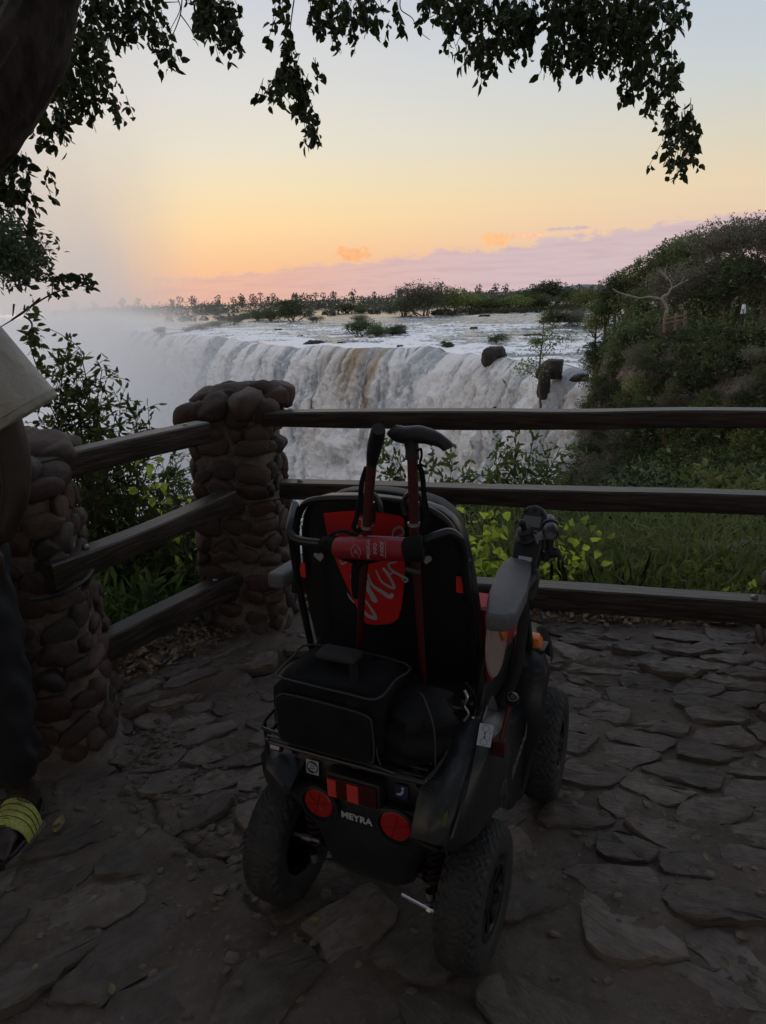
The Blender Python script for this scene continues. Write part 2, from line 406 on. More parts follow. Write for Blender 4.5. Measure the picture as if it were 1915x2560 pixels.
# the river above the falls
q = np.linspace(0, 1, 300); rr = np.concatenate([np.linspace(0, 260, 260), 260 * np.exp(np.linspace(.02, 4.2, 70))])
RR, A2 = np.meshgrid(rr, AZ, indexing='ij')
RD = ld2[None] + RR
RX, RY = RD * np.sin(np.radians(A2)), RD * np.cos(np.radians(A2))
nearlip = np.exp(-RR / 5.)
ca, sa = math.cos(.95), math.sin(.95)
U_ = RX * ca + RY * sa; V_ = -RX * sa + RY * ca        # along / across the current
amp = 1.35 * np.exp(-RR / 260) + .12
wav = (fbm(U_ / 3.6, V_ / 9, 4, 51, .6) - .5) * 1.2 + (1 - np.abs(fbm(U_ / 8, V_ / 22, 3, 61) - .5) * 4) * .45
RZv = RZ + amp * wav * (1 - nearlip) + (lipz[None] - RZ) * nearlip
ledge = np.clip((fbm(RX / 45, RY / 30, 2, 71) - .45) * 4, 0, 1); RZv += .6 * ledge * np.exp(-RR / 200) * (1 - nearlip)
me = np_mesh('river', np.stack([RX, RY, RZv], -1).reshape(-1, 3), grid_faces(*RX.shape))
ff = np.clip((wav * 1.15 + .40 + .7 * (fbm(U_ / 18, V_ / 40, 3, 81) - .5)) * (.2 + .85 * np.exp(-RR / 210)) + nearlip * .5, 0, 1)
add_attr(me, 'foam', ff.ravel())
def river_mat():
    m = bpy.data.materials.new('river_water'); m.use_nodes = True; t = m.node_tree; b = t.nodes['Principled BSDF']; G = NT(t)
    a1 = G.n('ShaderNodeAttribute', attribute_name='foam'); tc = G.n('ShaderNodeTexCoord')
    mp = G.n('ShaderNodeMapping'); mp.inputs['Rotation'].default_value = (0, 0, -.95); mp.inputs['Scale'].default_value = (1, .4, 1); G.l(tc.outputs['Object'], mp.inputs[0])
    nz = G.noise(mp.outputs[0], .8, 8, .68)
    f = G.ss(G.m('ADD', a1.outputs['Fac'], G.m('MULTIPLY', G.m('SUBTRACT', nz, .5), 1.7)), .42, .82)
    G.l(G.mix(f, (.06, .075, .085), (.86, .86, .86)), b.inputs['Base Color'])
    G.l(G.m('MULTIPLY_ADD', f, .5, .18), b.inputs['Roughness'])
    bp = G.n('ShaderNodeBump'); bp.inputs['Distance'].default_value = .5; bp.inputs['Strength'].default_value = .55
    G.l(G.noise(mp.outputs[0], 1.3, 6, .6), bp.inputs['Height']); G.l(bp.outputs[0], b.inputs['Normal']); return m
me.materials.append(river_mat()); tag(link_mesh('river', me), kind='structure')
bm_ = MB(); bm_.add([(-900, 60, -100), (300, 60, -100), (300, 1200, -100), (-900, 1200, -100)], [(0, 1, 2, 3)])
tag(bm_.build('gorge_pool', mat('pool_water', (.78, .80, .81), .7, col2=(.90, .90, .90), nscale=.05, bump=1., bscale=.1)), kind='structure')  # unseen pool, its froth made whiter to bounce light up onto the falls

# ------------------------------------------------------------------ terrain: our viewpoint slope and the headland
def seg_sd(x, y, poly):
    """signed distance to a closed polygon, positive inside"""
    d = np.full(x.shape, 1e9); ins = np.zeros(x.shape, bool)
    for i in range(len(poly)):
        x0, y0 = poly[i]; x1, y1 = poly[(i + 1) % len(poly)]
        dx, dy = x1 - x0, y1 - y0; t = np.clip(((x - x0) * dx + (y - y0) * dy) / (dx * dx + dy * dy), 0, 1)
        d = np.minimum(d, np.hypot(x - x0 - t * dx, y - y0 - t * dy))
        if dy != 0:
            cr = ((y0 > y) != (y1 > y)) & (x < dx * (y - y0) / dy + x0); ins ^= cr
    return np.where(ins, d, -d)
near_poly = [(-60, -60), (70, -60), (60, 8), (30, 6), (12, 4.6), (4, 4.1), (0, 4.2), (-2.5, 4.0), (-8, 4.0), (-20, 9), (-60, 12)]
head_poly = [(80, 20), (52, 26), (34, 36), (26, 46), (23.2, 56), (24.2, 68), (27.5, 82), (32, 93), (39, 99), (50, 96), (80, 90)]
def terr(x, y):
    x = np.asarray(x, float); y = np.asarray(y, float)
    sd1 = seg_sd(x, y, near_poly); sd2 = seg_sd(x, y, head_poly)
    d1 = np.maximum(-sd1, 0); d2 = np.maximum(-sd2, 0)
    fl = -14 - 90 / (1 + np.exp((x - (5 + y * .235)) / 2.2))
    h1 = np.where(d1 < 12, -.62 * d1, -7.4 - (d1 - 12) * .25) - np.where(x < -.5 * 0 + 2, np.maximum(d1 - 3.5, 0) * 3.2, 0)
    h1 = h1 + (fbm(x / 2.5, y / 2.5, 4, 101) - .5) * np.clip(d1, 0, 2) * .8
    rockn = fbm(x / 3, y / 3, 4, 103) - .5
    h2 = -2.6 + .02 * np.maximum(sd2, 0) + rockn * 1.2 - (np.minimum(d2, 2.2) * 1.4 + np.maximum(d2 - 2.2, 0) * 6.5) - rockn * d2 * .9
    h2 = h2 + .14 * np.clip(y - 46, 0, 40) * 0
    return np.maximum(np.maximum(h1, h2), fl)
def polar_terrain():
    az = np.radians(np.concatenate([np.linspace(-60, 8, 90, endpoint=False), np.linspace(8, 40, 230), np.linspace(41, 75, 20)]))
    r = np.concatenate([np.linspace(4.6, 14, 90), np.linspace(14.3, 130, 270)])
    r2, a2 = np.meshgrid(r, az, indexing='ij'); x = r2 * np.sin(a2); y = r2 * np.cos(a2)
    z = terr(x, y); return x, y, z
tx_, ty_, tz_ = polar_terrain()
# keep the land out of the open gorge: drop it below the pool there
tz_ = np.where(tz_ < -60, -104, tz_)
def rock_mat():
    m = bpy.data.materials.new('gorge_rock_and_soil'); m.use_nodes = True; t = m.node_tree; b = t.nodes['Principled BSDF']; G = NT(t)
    tc = G.n('ShaderNodeTexCoord'); geo = G.n('ShaderNodeNewGeometry'); sp = G.n('ShaderNodeSeparateXYZ'); G.l(geo.outputs['Normal'], sp.inputs[0])
    mp = G.n('ShaderNodeMapping'); mp.inputs['Scale'].default_value = (1, 1, .35); G.l(tc.outputs['Object'], mp.inputs[0])
    n1 = G.noise(mp.outputs[0], .6, 8, .65); n2 = G.noise(tc.outputs['Object'], 2.5, 6, .6)
    c = G.mix(G.ss(n1, .35, .65), (.05, .036, .032), (.17, .12, .105))
    g = G.mix(G.ss(n2, .35, .65), (.035, .045, .016), (.075, .065, .035))
    G.l(G.mix(G.ss(sp.outputs[2], .45, .8), c, g), b.inputs['Base Color']); b.inputs['Roughness'].default_value = .9
    bp = G.n('ShaderNodeBump'); bp.inputs['Distance'].default_value = .5; G.l(n1, bp.inputs['Height']); G.l(bp.outputs[0], b.inputs['Normal']); return m
M_rock = rock_mat()
tag(link_mesh('gorge_side', np_mesh('gorge_side', np.stack([tx_, ty_, tz_], -1).reshape(-1, 3), grid_faces(*tx_.shape), M_rock)), kind='structure')

# far land: flat ground beyond the river and low hills
M_far = mat('far_savanna', (.05, .052, .03), .95, col2=(.085, .075, .045), nscale=.02)
def strip(name, az0, az1, dfun, hfun, depth, m, n=160, rows=5):
    a = np.radians(np.linspace(az0, az1, n)); V = []
    for j in range(rows):
        f = j / (rows - 1); dd = dfun(np.degrees(a)) + depth * f; h = hfun(np.degrees(a)) * np.sin(min(f * 1.25, 1) * PI / 2)
        V.append(np.stack([dd * np.sin(a), dd * np.cos(a), RZ - .4 + h], -1))
    return tag(link_mesh(name, np_mesh(name, np.concatenate(V), grid_faces(rows, n), m)), kind='structure')
strip('far_bank', -40, 60, lambda a: 900 + 0 * a + 60 * np.sin(a / 5), lambda a: .8 + 0 * a, 14000, M_far)
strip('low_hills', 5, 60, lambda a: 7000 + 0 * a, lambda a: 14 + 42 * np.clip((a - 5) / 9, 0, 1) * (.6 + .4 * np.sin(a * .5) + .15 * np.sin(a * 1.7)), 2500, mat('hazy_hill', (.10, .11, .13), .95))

# ------------------------------------------------------------------ foliage kinds
F_dense = leafmat('leaves_dense', (.058, .085, .030), (.135, .170, .068), .42)
F_grey = leafmat('leaves_greyish', (.085, .09, .060), (.19, .185, .13), .35)
F_yell = leafmat('leaves_yellow_green', (.09, .125, .03), (.21, .24, .07), .35)
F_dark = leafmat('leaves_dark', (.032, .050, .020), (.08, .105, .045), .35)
F_near = leafmat('leaves_shrub', (.05, .08, .022), (.14, .19, .05), .5, scale=6)
F_vine = leafmat('leaves_broad', (.07, .12, .02), (.32, .42, .07), .55, tcol=(.55, .70, .09), scale=5, objvar=.1)
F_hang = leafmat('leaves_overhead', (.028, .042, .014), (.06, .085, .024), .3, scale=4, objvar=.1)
M_bark = mat('bark', (.06, .045, .035), .9, col2=(.13, .105, .085), nscale=9, bump=.015, stretch=(1, 1, .25))
M_barkp = mat('pale_bark', (.27, .25, .22), .8, col2=(.16, .14, .12), nscale=3)
M_twig = mat('twig', (.07, .055, .04), .85)

def branches(rs, n0=6, depth=3, h=1.0, spread=.9, r0=.05):
    """unit-size skeleton of a tree crown: list of polylines with radii, and tips"""
    lines, tips = [], []
    def grow(p, d, L, r, lev):
        pts = [p]; k = 4
        for i in range(k):
            d = (d + Vector(rs.normal(size=3)) * .22 + Vector((0, 0, .08))).normalized(); pts.append(pts[-1] + d * L / k)
        lines.append((pts, [r * (1 - .6 * i / k) for i in range(k + 1)]))
        if lev == 0: tips.append(pts[-1]); return
        for i in range(3 if lev > 1 else 3):
            q = pts[2 + (i % 3)]; dd = (d + Vector(rs.normal(size=3)) * .75).normalized()
            grow(q, dd, L * rs.uniform(.55, .8), r * .45, lev - 1)
    for i in range(n0):
        a = 2 * PI * i / n0 + rs.uniform(-.3, .3)
        grow(Vector((0, 0, -.75)), Vector((math.cos(a) * spread, math.sin(a) * spread, rs.uniform(.4, 1.3))).normalized(), rs.uniform(.55, .8) * h, r0, depth)
    return lines, tips
def crown_kind(name, seed, m, nl=3600, leaf=.085, sq=(1, 1, .8), lobes=16, twiggy=0., holes=.35, droop=0.):
    rs = np.random.RandomState(seed); P = []; N = []
    cen = unit(rs.normal(size=(lobes, 3))) * rs.uniform(.25, .68, (lobes, 1)); cen[:, 2] = cen[:, 2] * .8 + .05
    rad = rs.uniform(.24, .46, lobes)
    per = nl // lobes
    for c, r in zip(cen, rad):
        d = unit(rs.normal(size=(per, 3))); d[:, 2] = np.where(rs.rand(per) < .6, np.abs(d[:, 2]), d[:, 2])
        rr = r * (1 - .5 * rs.rand(per) ** 2) * (1 + .3 * (fbm(d[:, 0] * 3 + seed, d[:, 1] * 3 + d[:, 2] * 2, 2, seed) - .5) * 2)
        keep = fbm(d[:, 0] * 4 + 7 * seed, d[:, 1] * 4 + d[:, 2] * 4, 2, seed + 3) > holes
        P.append((c + d * rr[:, None])[keep]); N.append(d[keep])
    # loose twig ends outside the mass
    ne = int(nl * .12); d = unit(rs.normal(size=(ne // 6, 3))); d[:, 2] = np.abs(d[:, 2]) * .9
    base = d * rs.uniform(.75, 1.02, (len(d), 1)); e = np.repeat(base, 6, 0) + rs.normal(size=(len(d) * 6, 3)) * .035
    P.append(e); N.append(np.repeat(d, 6, 0))
    P = np.concatenate(P) * np.array(sq); N = np.concatenate(N)
    dr = N + rs.normal(size=N.shape) * .9 + np.array([0, 0, -droop])
    V, F = leaf_geo(P, dr, leaf * rs.uniform(.6, 1.3, len(P)), leaf * .62 * rs.uniform(.6, 1.2, len(P)), rs, 4, .15)
    return np_mesh(name, V, F, m, False)
def limb_kind(name, seed, m, h=1.0, depth=2, n0=5, r0=.045, spread=.9, sides=5):
    rs = np.random.RandomState(seed); lines, tips = branches(rs, n0, depth, h, spread, r0); b = MB()
    for pts, rr in lines: b.tube(pts, rr, sides, cap=False)
    return b.mesh(name, m, smooth=True), lines, tips
KINDS = {
    'dense': [crown_kind('crown', 1, F_dense, 5200, .075), crown_kind('crown', 2, F_dense, 5200, .08, holes=.42)],
    'grey': [crown_kind('crown', 3, F_grey, 7000, .055, holes=.36, lobes=22), crown_kind('crown', 4, F_grey, 7000, .052, holes=.34, lobes=22)],
    'yell': [crown_kind('crown', 5, F_yell, 4600, .075, holes=.4)],
    'dark': [crown_kind('crown', 6, F_dark, 5200, .07, holes=.36), crown_kind('crown', 7, F_dark, 5000, .08, holes=.42)],
}
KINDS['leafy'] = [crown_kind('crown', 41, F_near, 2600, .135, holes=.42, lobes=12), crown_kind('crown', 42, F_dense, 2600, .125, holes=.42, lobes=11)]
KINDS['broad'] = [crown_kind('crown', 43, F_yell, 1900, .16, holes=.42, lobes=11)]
KINDS['shade'] = [crown_kind('crown', 44, F_dark, 2600, .13, holes=.40, lobes=12)]  # dark green bushes; their dark leaf colour also stands for shadow in the bank
LIMB = {k: limb_kind('limbs', 20 + i, M_bark, depth=3 if k == 'grey' else 2, n0=6 if k == 'grey' else 5, r0=.03 if k == 'grey' else .045)[0] for i, k in enumerate(KINDS)}
TRK = MB().tube([(0, 0, -1), (.02, 0, -.5), (-.02, .02, 0)], [1, .8, .7], 8).mesh('trunk', M_bark, smooth=True)
TW = random.Random(5)
def tree(name, label, cat, group, c, r, kind, sq=1., var=None, trunk=True, limbs=True, ground=None):
    c = Vector(c); gz = ground if ground is not None else float(terr(c.x, c.y)) - .2
    gz = min(gz, c.z - .5 * r); rz = TW.uniform(0, 6.28)
    root = empty(name, (c.x, c.y, gz), rz, label, cat, group)
    ms = KINDS[kind]; link_mesh('crown', ms[TW.randrange(len(ms))] if var is None else ms[var], root, (0, 0, c.z - gz), None, (r, r * TW.uniform(.85, 1.1), r * sq))
    if limbs: link_mesh('limbs', LIMB[kind], root, (0, 0, c.z - gz), None, (r * 1.02, r * 1.02, r * sq))
    if trunk:
        h = max(c.z - gz - r * .3, .3); link_mesh('trunk', TRK, root, (0, 0, h), None, (min(.055 * r + .05, .3),) * 2 + (h,))
    return root

# ------------------------------------------------------------------ trees on the headland and in the river
HG = 'trees and bushes massed on the headland cliff'
ADJ = {'leafy': 'leafy mid-green', 'broad': 'broad-leaved light green', 'shade': 'dark broad-leaved', 'dense': 'full green', 'grey': 'greyish half-bare', 'yell': 'yellow-green', 'dark': 'dark shaded'}
def where(px, py):
    if py < 735 - (px - 1450) * .30 + 20: return 'on the skyline', 'left of the dead snag' if px < 1740 else 'right of the dead snag'
    if px < 1560: return 'at the edge nearest the falls', ('level with the river' if py < 870 else 'below river level' if py < 1020 else 'deep in the gorge')
    if py < 790: return 'around the bare pale tree' if px < 1770 else 'beside the distant walker', 'on the headland'
    if py < 900: return 'just under the far fence' if px < 1740 else 'under the walker on the path', 'on the headland'
    if py < 1035: return 'on the cliff above the top rail', 'at left' if px < 1740 else 'at right'
    if py > 1235: return 'on the near slope under the middle rail', ('at left' if px < 1640 else 'in the middle' if px < 1790 else 'at right')
    return 'on the slope seen between the top and middle rails', ('at left' if px < 1640 else 'in the middle' if px < 1790 else 'at right')
def hl(rows, group, k_=1.55):
    for px, py, rp, Y, k in rows:
        c = at(px, py, Y); r = rp / FPX * (Y * k_); a_, b_ = where(px, py); low = py > 1035
        tree('slope_bush' if low else 'headland_tree', '%s %s %s, %s' % (ADJ[k], 'bush' if low else 'tree', a_, b_), 'bush' if low else 'tree', 'bushes on the gorge slope' if low else HG, c, r, k, sq=TW.uniform(.75, .95))
hl([(1515, 775, 36, 86, 'dense'), (1540, 740, 42, 84, 'dense'), (1570, 712, 42, 82, 'dark'), (1610, 692, 44, 78, 'yell'), (1655, 665, 46, 76, 'dense'), (1700, 650, 52, 72, 'dense'),
    (1745, 630, 54, 68, 'dense'), (1800, 612, 60, 62, 'grey'), (1862, 605, 62, 58, 'grey'), (1935, 600, 66, 54, 'grey'), (2010, 590, 80, 52, 'grey'),
    (1690, 712, 54, 64, 'grey'), (1760, 700, 58, 60, 'grey'), (1830, 680, 44, 58, 'dense'), (1915, 690, 58, 54, 'dark'), (1590, 765, 46, 76, 'dense'), (1490, 815, 30, 86, 'yell'), (1715, 742, 46, 62, 'grey'), (1775, 750, 46, 60, 'dense'), (1815, 735, 40, 57, 'dark'), (1905, 745, 46, 55, 'dense'), (1950, 735, 50, 54, 'grey'), (1745, 690, 50, 64, 'dense'), (1865, 690, 50, 60, 'dark')], HG)
def hit(px, py):
    d = ray(px, py); o = Vector((0, 0, CAM_H)); t = np.linspace(6, 130, 1800) / d.y; X_ = o.x + d.x * t; Y_ = o.y + d.y * t; Z_ = o.z + d.z * t
    h = terr(X_, Y_); k = np.nonzero((Z_ < h) & (h > -60))[0]
    return None if len(k) == 0 else float(Y_[k[0]])
rk_ = random.Random(17)
for j, py in enumerate(range(756, 1450, 42)):
    for px in range(1480 + (22 if j % 2 else 0) - (60 if py > 1200 else 0), 1990, 50 if py < 1200 else 66):
        x = px + rk_.uniform(-14, 14); y = py + rk_.uniform(-12, 12)
        if y < 800 and x < 1600: continue
        if (1725 < x < 1900 and 915 < y < 975 and rk_.random() < .8) or (1540 < x < 1585 and 890 < y < 930): continue
        Yh = hit(x, y + 18)
        if Yh is None: continue
        if Yh < 26: k = rk_.choice(('leafy', 'shade', 'shade') if y < 1290 else ('leafy', 'leafy', 'broad', 'shade'))
        elif y > 1035: k = rk_.choice(('dense', 'dense', 'yell', 'dense')) if x > 1640 + (1250 - y) * .25 else rk_.choice(('dark', 'dark', 'grey'))
        elif x < 1600: k = rk_.choice(('dense', 'dense', 'dark', 'yell'))
        else: k = rk_.choice(('dense', 'grey', 'dense', 'dark'))
        hl([(x, y, rk_.uniform(32, 47) * (1.25 if y > 1035 else 1) * (1.35 if y > 1150 else 1), Yh - .3, k)], HG, 1.35)

# bare pale tree standing out of the headland foliage
t = empty('bare_tree', at(1655, 820, 58), .0, 'pale bare tree with twisting white limbs above the far wooden fence', 'tree')
b = MB()
def q_(px, py, Y=57.5): return at(px, py, Y) - t.location
for pts, r in (([(1662, 800), (1668, 770), (1655, 745), (1672, 735)], .16), ([(1655, 748), (1625, 742), (1600, 745), (1570, 738), (1545, 730), (1532, 722)], .09), ([(1668, 738), (1680, 715), (1665, 690), (1640, 675)], .07),
               ([(1672, 725), (1695, 712), (1720, 700)], .07), ([(1668, 700), (1662, 680), (1668, 662)], .045), ([(1600, 745), (1585, 752)], .05), ([(1570, 738), (1560, 745)], .04), ([(1700, 709), (1712, 690)], .04), ([(1662, 692), (1650, 668)], .035)):
    P_ = smooth_path([q_(*p) for p in pts], 4); b.tube(P_, [r * (1 - .55 * i / len(P_)) for i in range(len(P_))], 6)
b.build('trunk', M_barkp, t, smooth=True)
# dead snag against the sky
t = empty('dead_snag', at(1790, 640, 62), 0, 'dead forked branch standing against the sky at the headland top', 'tree')
b = MB(); q_ = lambda px, py: at(px, py, 61) - t.location
for pts, r in (([(1800, 740), (1793, 690), (1790, 640), (1775, 618), (1765, 610)], .12), ([(1765, 610), (1752, 602), (1745, 590)], .07), ([(1775, 616), (1790, 600), (1802, 592)], .08)):
    P_ = smooth_path([q_(*p) for p in pts], 4); b.tube(P_, r, 6)
b.build('trunk', M_bark, t, smooth=True)

# wooden fence on the headland path
M_wfar = mat('weathered_wood', (.17, .115, .08), .8, col2=(.12, .08, .06), nscale=4)
t = empty('far_fence', at(1660, 815, 54.5), 0, 'small brown wooden fence on the headland path', 'fence')
for px, py, hh in ((1661, 818, 1.05), (1689, 812, .85), (1712, 806, .85)):
    p = at(px, py, 54.5) - t.location; MB().box((p.x - .09, p.y - .09, p.z - .4), (p.x + .09, p.y + .09, p.z + hh)).build('post', M_wfar, t, bevel=.015)
for dy in (.25, .55):
    p0 = at(1661, 818, 54.4) - t.location; p1 = at(1714, 806, 54.4) - t.location
    MB().tube([p0 + Vector((0, 0, dy)), p1 + Vector((0, 0, dy))], .06, 6).build('rail', M_wfar, t)

# the islands and rocks in the river
M_basalt = mat('basalt', (.012, .010, .010), .8, col2=(.035, .030, .026), nscale=2.5, bump=.15)
def rockmesh(seed, sub=4, amp=.45, flat=.6):
    bm = bmesh.new(); bmesh.ops.create_icosphere(bm, subdivisions=sub, radius=1)
    me = bpy.data.meshes.new('rock'); bm.to_mesh(me); bm.free(); n = len(me.vertices); co = np.empty(n * 3); me.vertices.foreach_get('co', co); co = co.reshape(-1, 3)
    f = 1 + amp * (fbm(co[:, 0] * 1.3 + seed * 3.1 + 5, co[:, 1] * 1.3 + co[:, 2] * 1.7 + 9, 3, seed) - .5) * 2 + amp * .4 * (fbm(co[:, 0] * 4 + seed, co[:, 1] * 4 - co[:, 2] * 3, 2, seed + 1) - .5)
    r_ = np.random.RandomState(seed + 50); N = unit(r_.normal(size=(11, 3))); q = (unit(co) @ N.T) / r_.uniform(.62, .95, 11)[None]; f = f / np.maximum((np.maximum(q, 1e-3) ** 14).sum(1) ** (1 / 14), .8)
    co = co * f[:, None]; co[:, 2] = np.clip(co[:, 2], -.7, .8) * 1.0
    me.vertices.foreach_set('co', co.ravel()); me.polygons.foreach_set('use_smooth', [True] * len(me.polygons)); me.update(); return me
RM = [rockmesh(i) for i in range(4)]
for me_ in RM: me_.materials.append(M_basalt)
def river_rock(px, py, wpx, hpx, label, name='river_rock', group=None, dz=0, Y=None):
    p = atz(px, py, RZ) if Y is None else at(px, py, Y); dist = p.y; sx = wpx / FPX * dist * .5; sz = hpx / FPX * dist * .8
    o = link_mesh(name, RM[TW.randrange(4)], None, (p.x, p.y, p.z + dz), (0, 0, TW.uniform(-.4, .4)), (sx, sx * .8, sz)); return tag(o, label, 'rock', group)
river_rock(1236, 893, 62, 46, 'dark square rock jutting over the lip with water pouring both sides', 'lip_rock', dz=-.3)
river_rock(1376, 925, 70, 40, 'dark overhanging rock at the lip nearest the headland', 'lip_rock')
river_rock(1360, 965, 34, 60, 'narrow black rock face splitting the last curtain of water', 'lip_rock', Y=100)
river_rock(785, 860, 70, 16, 'low flat rock slab at the lip left of the bushy island', 'lip_rock')
river_rock(1115, 870, 44, 14, 'small weedy rock at the lip right of the brown water', 'lip_rock')
river_rock(960, 838, 130, 18, 'low dark rock shelf under the bushy island', 'island_rock')
river_rock(1400, 806, 120, 34, 'long weedy rock bank reaching from the headland into the river', 'rock_bank')
river_rock(1350, 845, 60, 20, 'low brown rock bank in the river beside the slender tree', 'rock_bank')
for i, (px, py, w_, h_) in enumerate([(1210, 793, 34, 9), (1320, 790, 16, 6), (1182, 823, 22, 8), (1085, 805, 26, 5), (695, 828, 24, 8), (730, 833, 16, 6), (752, 842, 14, 6), (1380, 890, 12, 6), (1000, 868, 20, 8), (1450, 945, 50, 16), (860, 858, 24, 8), (1165, 868, 20, 8), (1330, 862, 14, 5)]):
    river_rock(px, py, w_, h_, 'small dark rock breaking the white rapids', group='small rocks scattered in the rapids')
IL = lambda s: s
def isl(px, py, rp, k, label, cat='bush', name='island_bush', sq=.7, lift=.55, group=None, base=None):
    p = atz(px, base if base else py + rp * .6, RZ); Y = p.y; c = at(px, py, Y); r = rp / FPX * Y * 1.5
    c.z = RZ + r * sq * .62
    return tree(name, label, cat, group, c, r, k, sq=sq, ground=RZ - .3)
isl(905, 825, 34, 'dark', 'dark bushy shrub on the left half of the rock island above the falls')
isl(945, 832, 24, 'dense', 'low green shrub in the middle of the rock island above the falls')
isl(990, 828, 22, 'dark', 'low shrub on the right end of the rock island above the falls')
isl(900, 800, 18, 'grey', 'thin twiggy sapling on top of the rock island')
isl(1247, 852, 22, 'dark', 'tuft of bush growing on the square lip rock')
isl(1115, 862, 14, 'dark', 'small green tuft on the low lip rock')
isl(1395, 800, 34, 'dark', 'dark bush on the rock bank beside the headland')
isl(1440, 800, 34, 'grey', 'grey-green bush where the rock bank meets the headland', base=820)
isl(1340, 858, 14, 'dark', 'small bush on the low rock bank in the river')
isl(1060, 735, 58, 'grey', 'big twiggy grey tree on the wooded river island', 'tree', 'island_tree', sq=.72, base=790)
isl(1010, 765, 30, 'dense', 'green bush at the left foot of the big twiggy tree', base=790)
isl(1135, 745, 42, 'yell', 'olive tree right of the big twiggy tree', 'tree', 'island_tree', base=785)
isl(1180, 760, 30, 'yell', 'olive bush on the island between tree and reeds', base=782)
isl(1230, 765, 34, 'dense', 'low green bush on the reed bank', base=780, sq=.5)
isl(1290, 760, 40, 'yell', 'broad reedy bush in the middle of the reed bank', base=778, sq=.45)
isl(1345, 755, 38, 'dense', 'low green bush near the right end of the reed bank', base=775, sq=.5)
isl(1335, 718, 34, 'dark', 'dark rounded tree, left of the pair behind the reed bank', 'tree', 'far_tree', base=768)
isl(1378, 712, 44, 'dark', 'large dark rounded tree behind the reed bank', 'tree', 'far_tree', base=768)
isl(1432, 720, 30, 'dark', 'dark tree between the large rounded tree and the headland', 'tree', 'far_tree', base=768)
isl(1465, 735, 34, 'yell', 'brownish yellow tree beside the headland edge', 'tree', 'far_tree', base=775)
isl(1260, 735, 24, 'grey', 'far grey-green tree behind the reed bank', 'tree', 'far_tree', base=765)
isl(1205, 738, 20, 'dense', 'small far tree behind the olive tree', 'tree', 'far_tree', base=765)
isl(730, 772, 36, 'dark', 'dark round tree on the left river island', 'tree', 'island_tree', sq=.75, base=805)
isl(680, 785, 26, 'dense', 'low bush left on the left river island', base=805, sq=.6)
isl(645, 790, 24, 'dense', 'low bush at the left end of the left river island', base=803, sq=.6)
isl(790, 800, 16, 'grey', 'pale reed tuft right of the left river island', base=808, sq=.6)
isl(870, 772, 34, 'dense', 'flat green reed island in mid river', base=783, sq=.35)
isl(905, 775, 20, 'dense', 'right end of the flat reed island in mid river', base=783, sq=.35)
for px, py, rp in ((578, 800, 26), (540, 808, 20), (500, 815, 20), (470, 818, 14), (400, 822, 18)):
    isl(px, py, rp, 'grey', 'dim bush half lost in spray on the lip', 'bush', 'spray_bush', sq=.5, group='bushes in the spray along the lip', base=py + 14)
# distant wooded banks
def treeline(name, az0, az1, dist, n, hmin, hmax, m, seed, cl=90, kind='stuff', palms=0):
    rs = np.random.RandomState(seed); P = []; D = []
    for i in range(n):
        a = R(rs.uniform(az0, az1)); dd = dist * rs.uniform(.92, 1.12); h = rs.uniform(hmin, hmax) * dist / 900; wd = h * rs.uniform(.6, 1.4)
        k = cl; d = unit(rs.normal(size=(k, 3))) * rs.uniform(.5, 1, (k, 1)); P.append(np.array([dd * math.sin(a), dd * math.cos(a), RZ + h * .5]) + d * np.array([wd, wd, h * .5])); D.append(d)
    for i in range(palms):
        a = R(rs.uniform(az0, az1)); dd = dist * .98; h = rs.uniform(.85, 1.2) * hmax * dist / 900
        k = 26; d = unit(rs.normal(size=(k, 3))); top = np.array([dd * math.sin(a), dd * math.cos(a), RZ + h]); P.append(top + d * h * .13); D.append(d)
        kk = 14; zz = np.linspace(.3, 1, kk); P.append(top * np.array([1, 1, 0]) + np.stack([0 * zz, 0 * zz, RZ + (h) * zz], -1)); D.append(np.tile([0, 0, 1.], (kk, 1)))
    P = np.concatenate(P); D = np.concatenate(D); s = dist / 900
    V, F = leaf_geo(P, D + rs.normal(size=D.shape) * .4, 2.6 * s, 1.5 * s, rs, 4)
    return tag(link_mesh(name, np_mesh(name, V, F, m, False)), 'far-off line of trees along the river bank under the sunset' if name == 'distant_treeline' else 'low reeds and trees on the middle river islands', 'treeline', kind=kind)
F_far = leafmat('leaves_far_hazed', (.075, .08, .062), (.115, .118, .092), .15, scale=.01)  # leaf colour paled to paint in the haze over distant trees
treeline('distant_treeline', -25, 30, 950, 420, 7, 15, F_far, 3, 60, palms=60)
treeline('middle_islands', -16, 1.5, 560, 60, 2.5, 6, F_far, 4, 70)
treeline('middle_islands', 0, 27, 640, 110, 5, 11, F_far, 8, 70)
treeline('reed_bank', 4.5, 17, 430, 150, 2.0, 5.5, leafmat('reeds', (.06, .075, .03), (.10, .10, .05), .3, scale=.05), 9, 60)

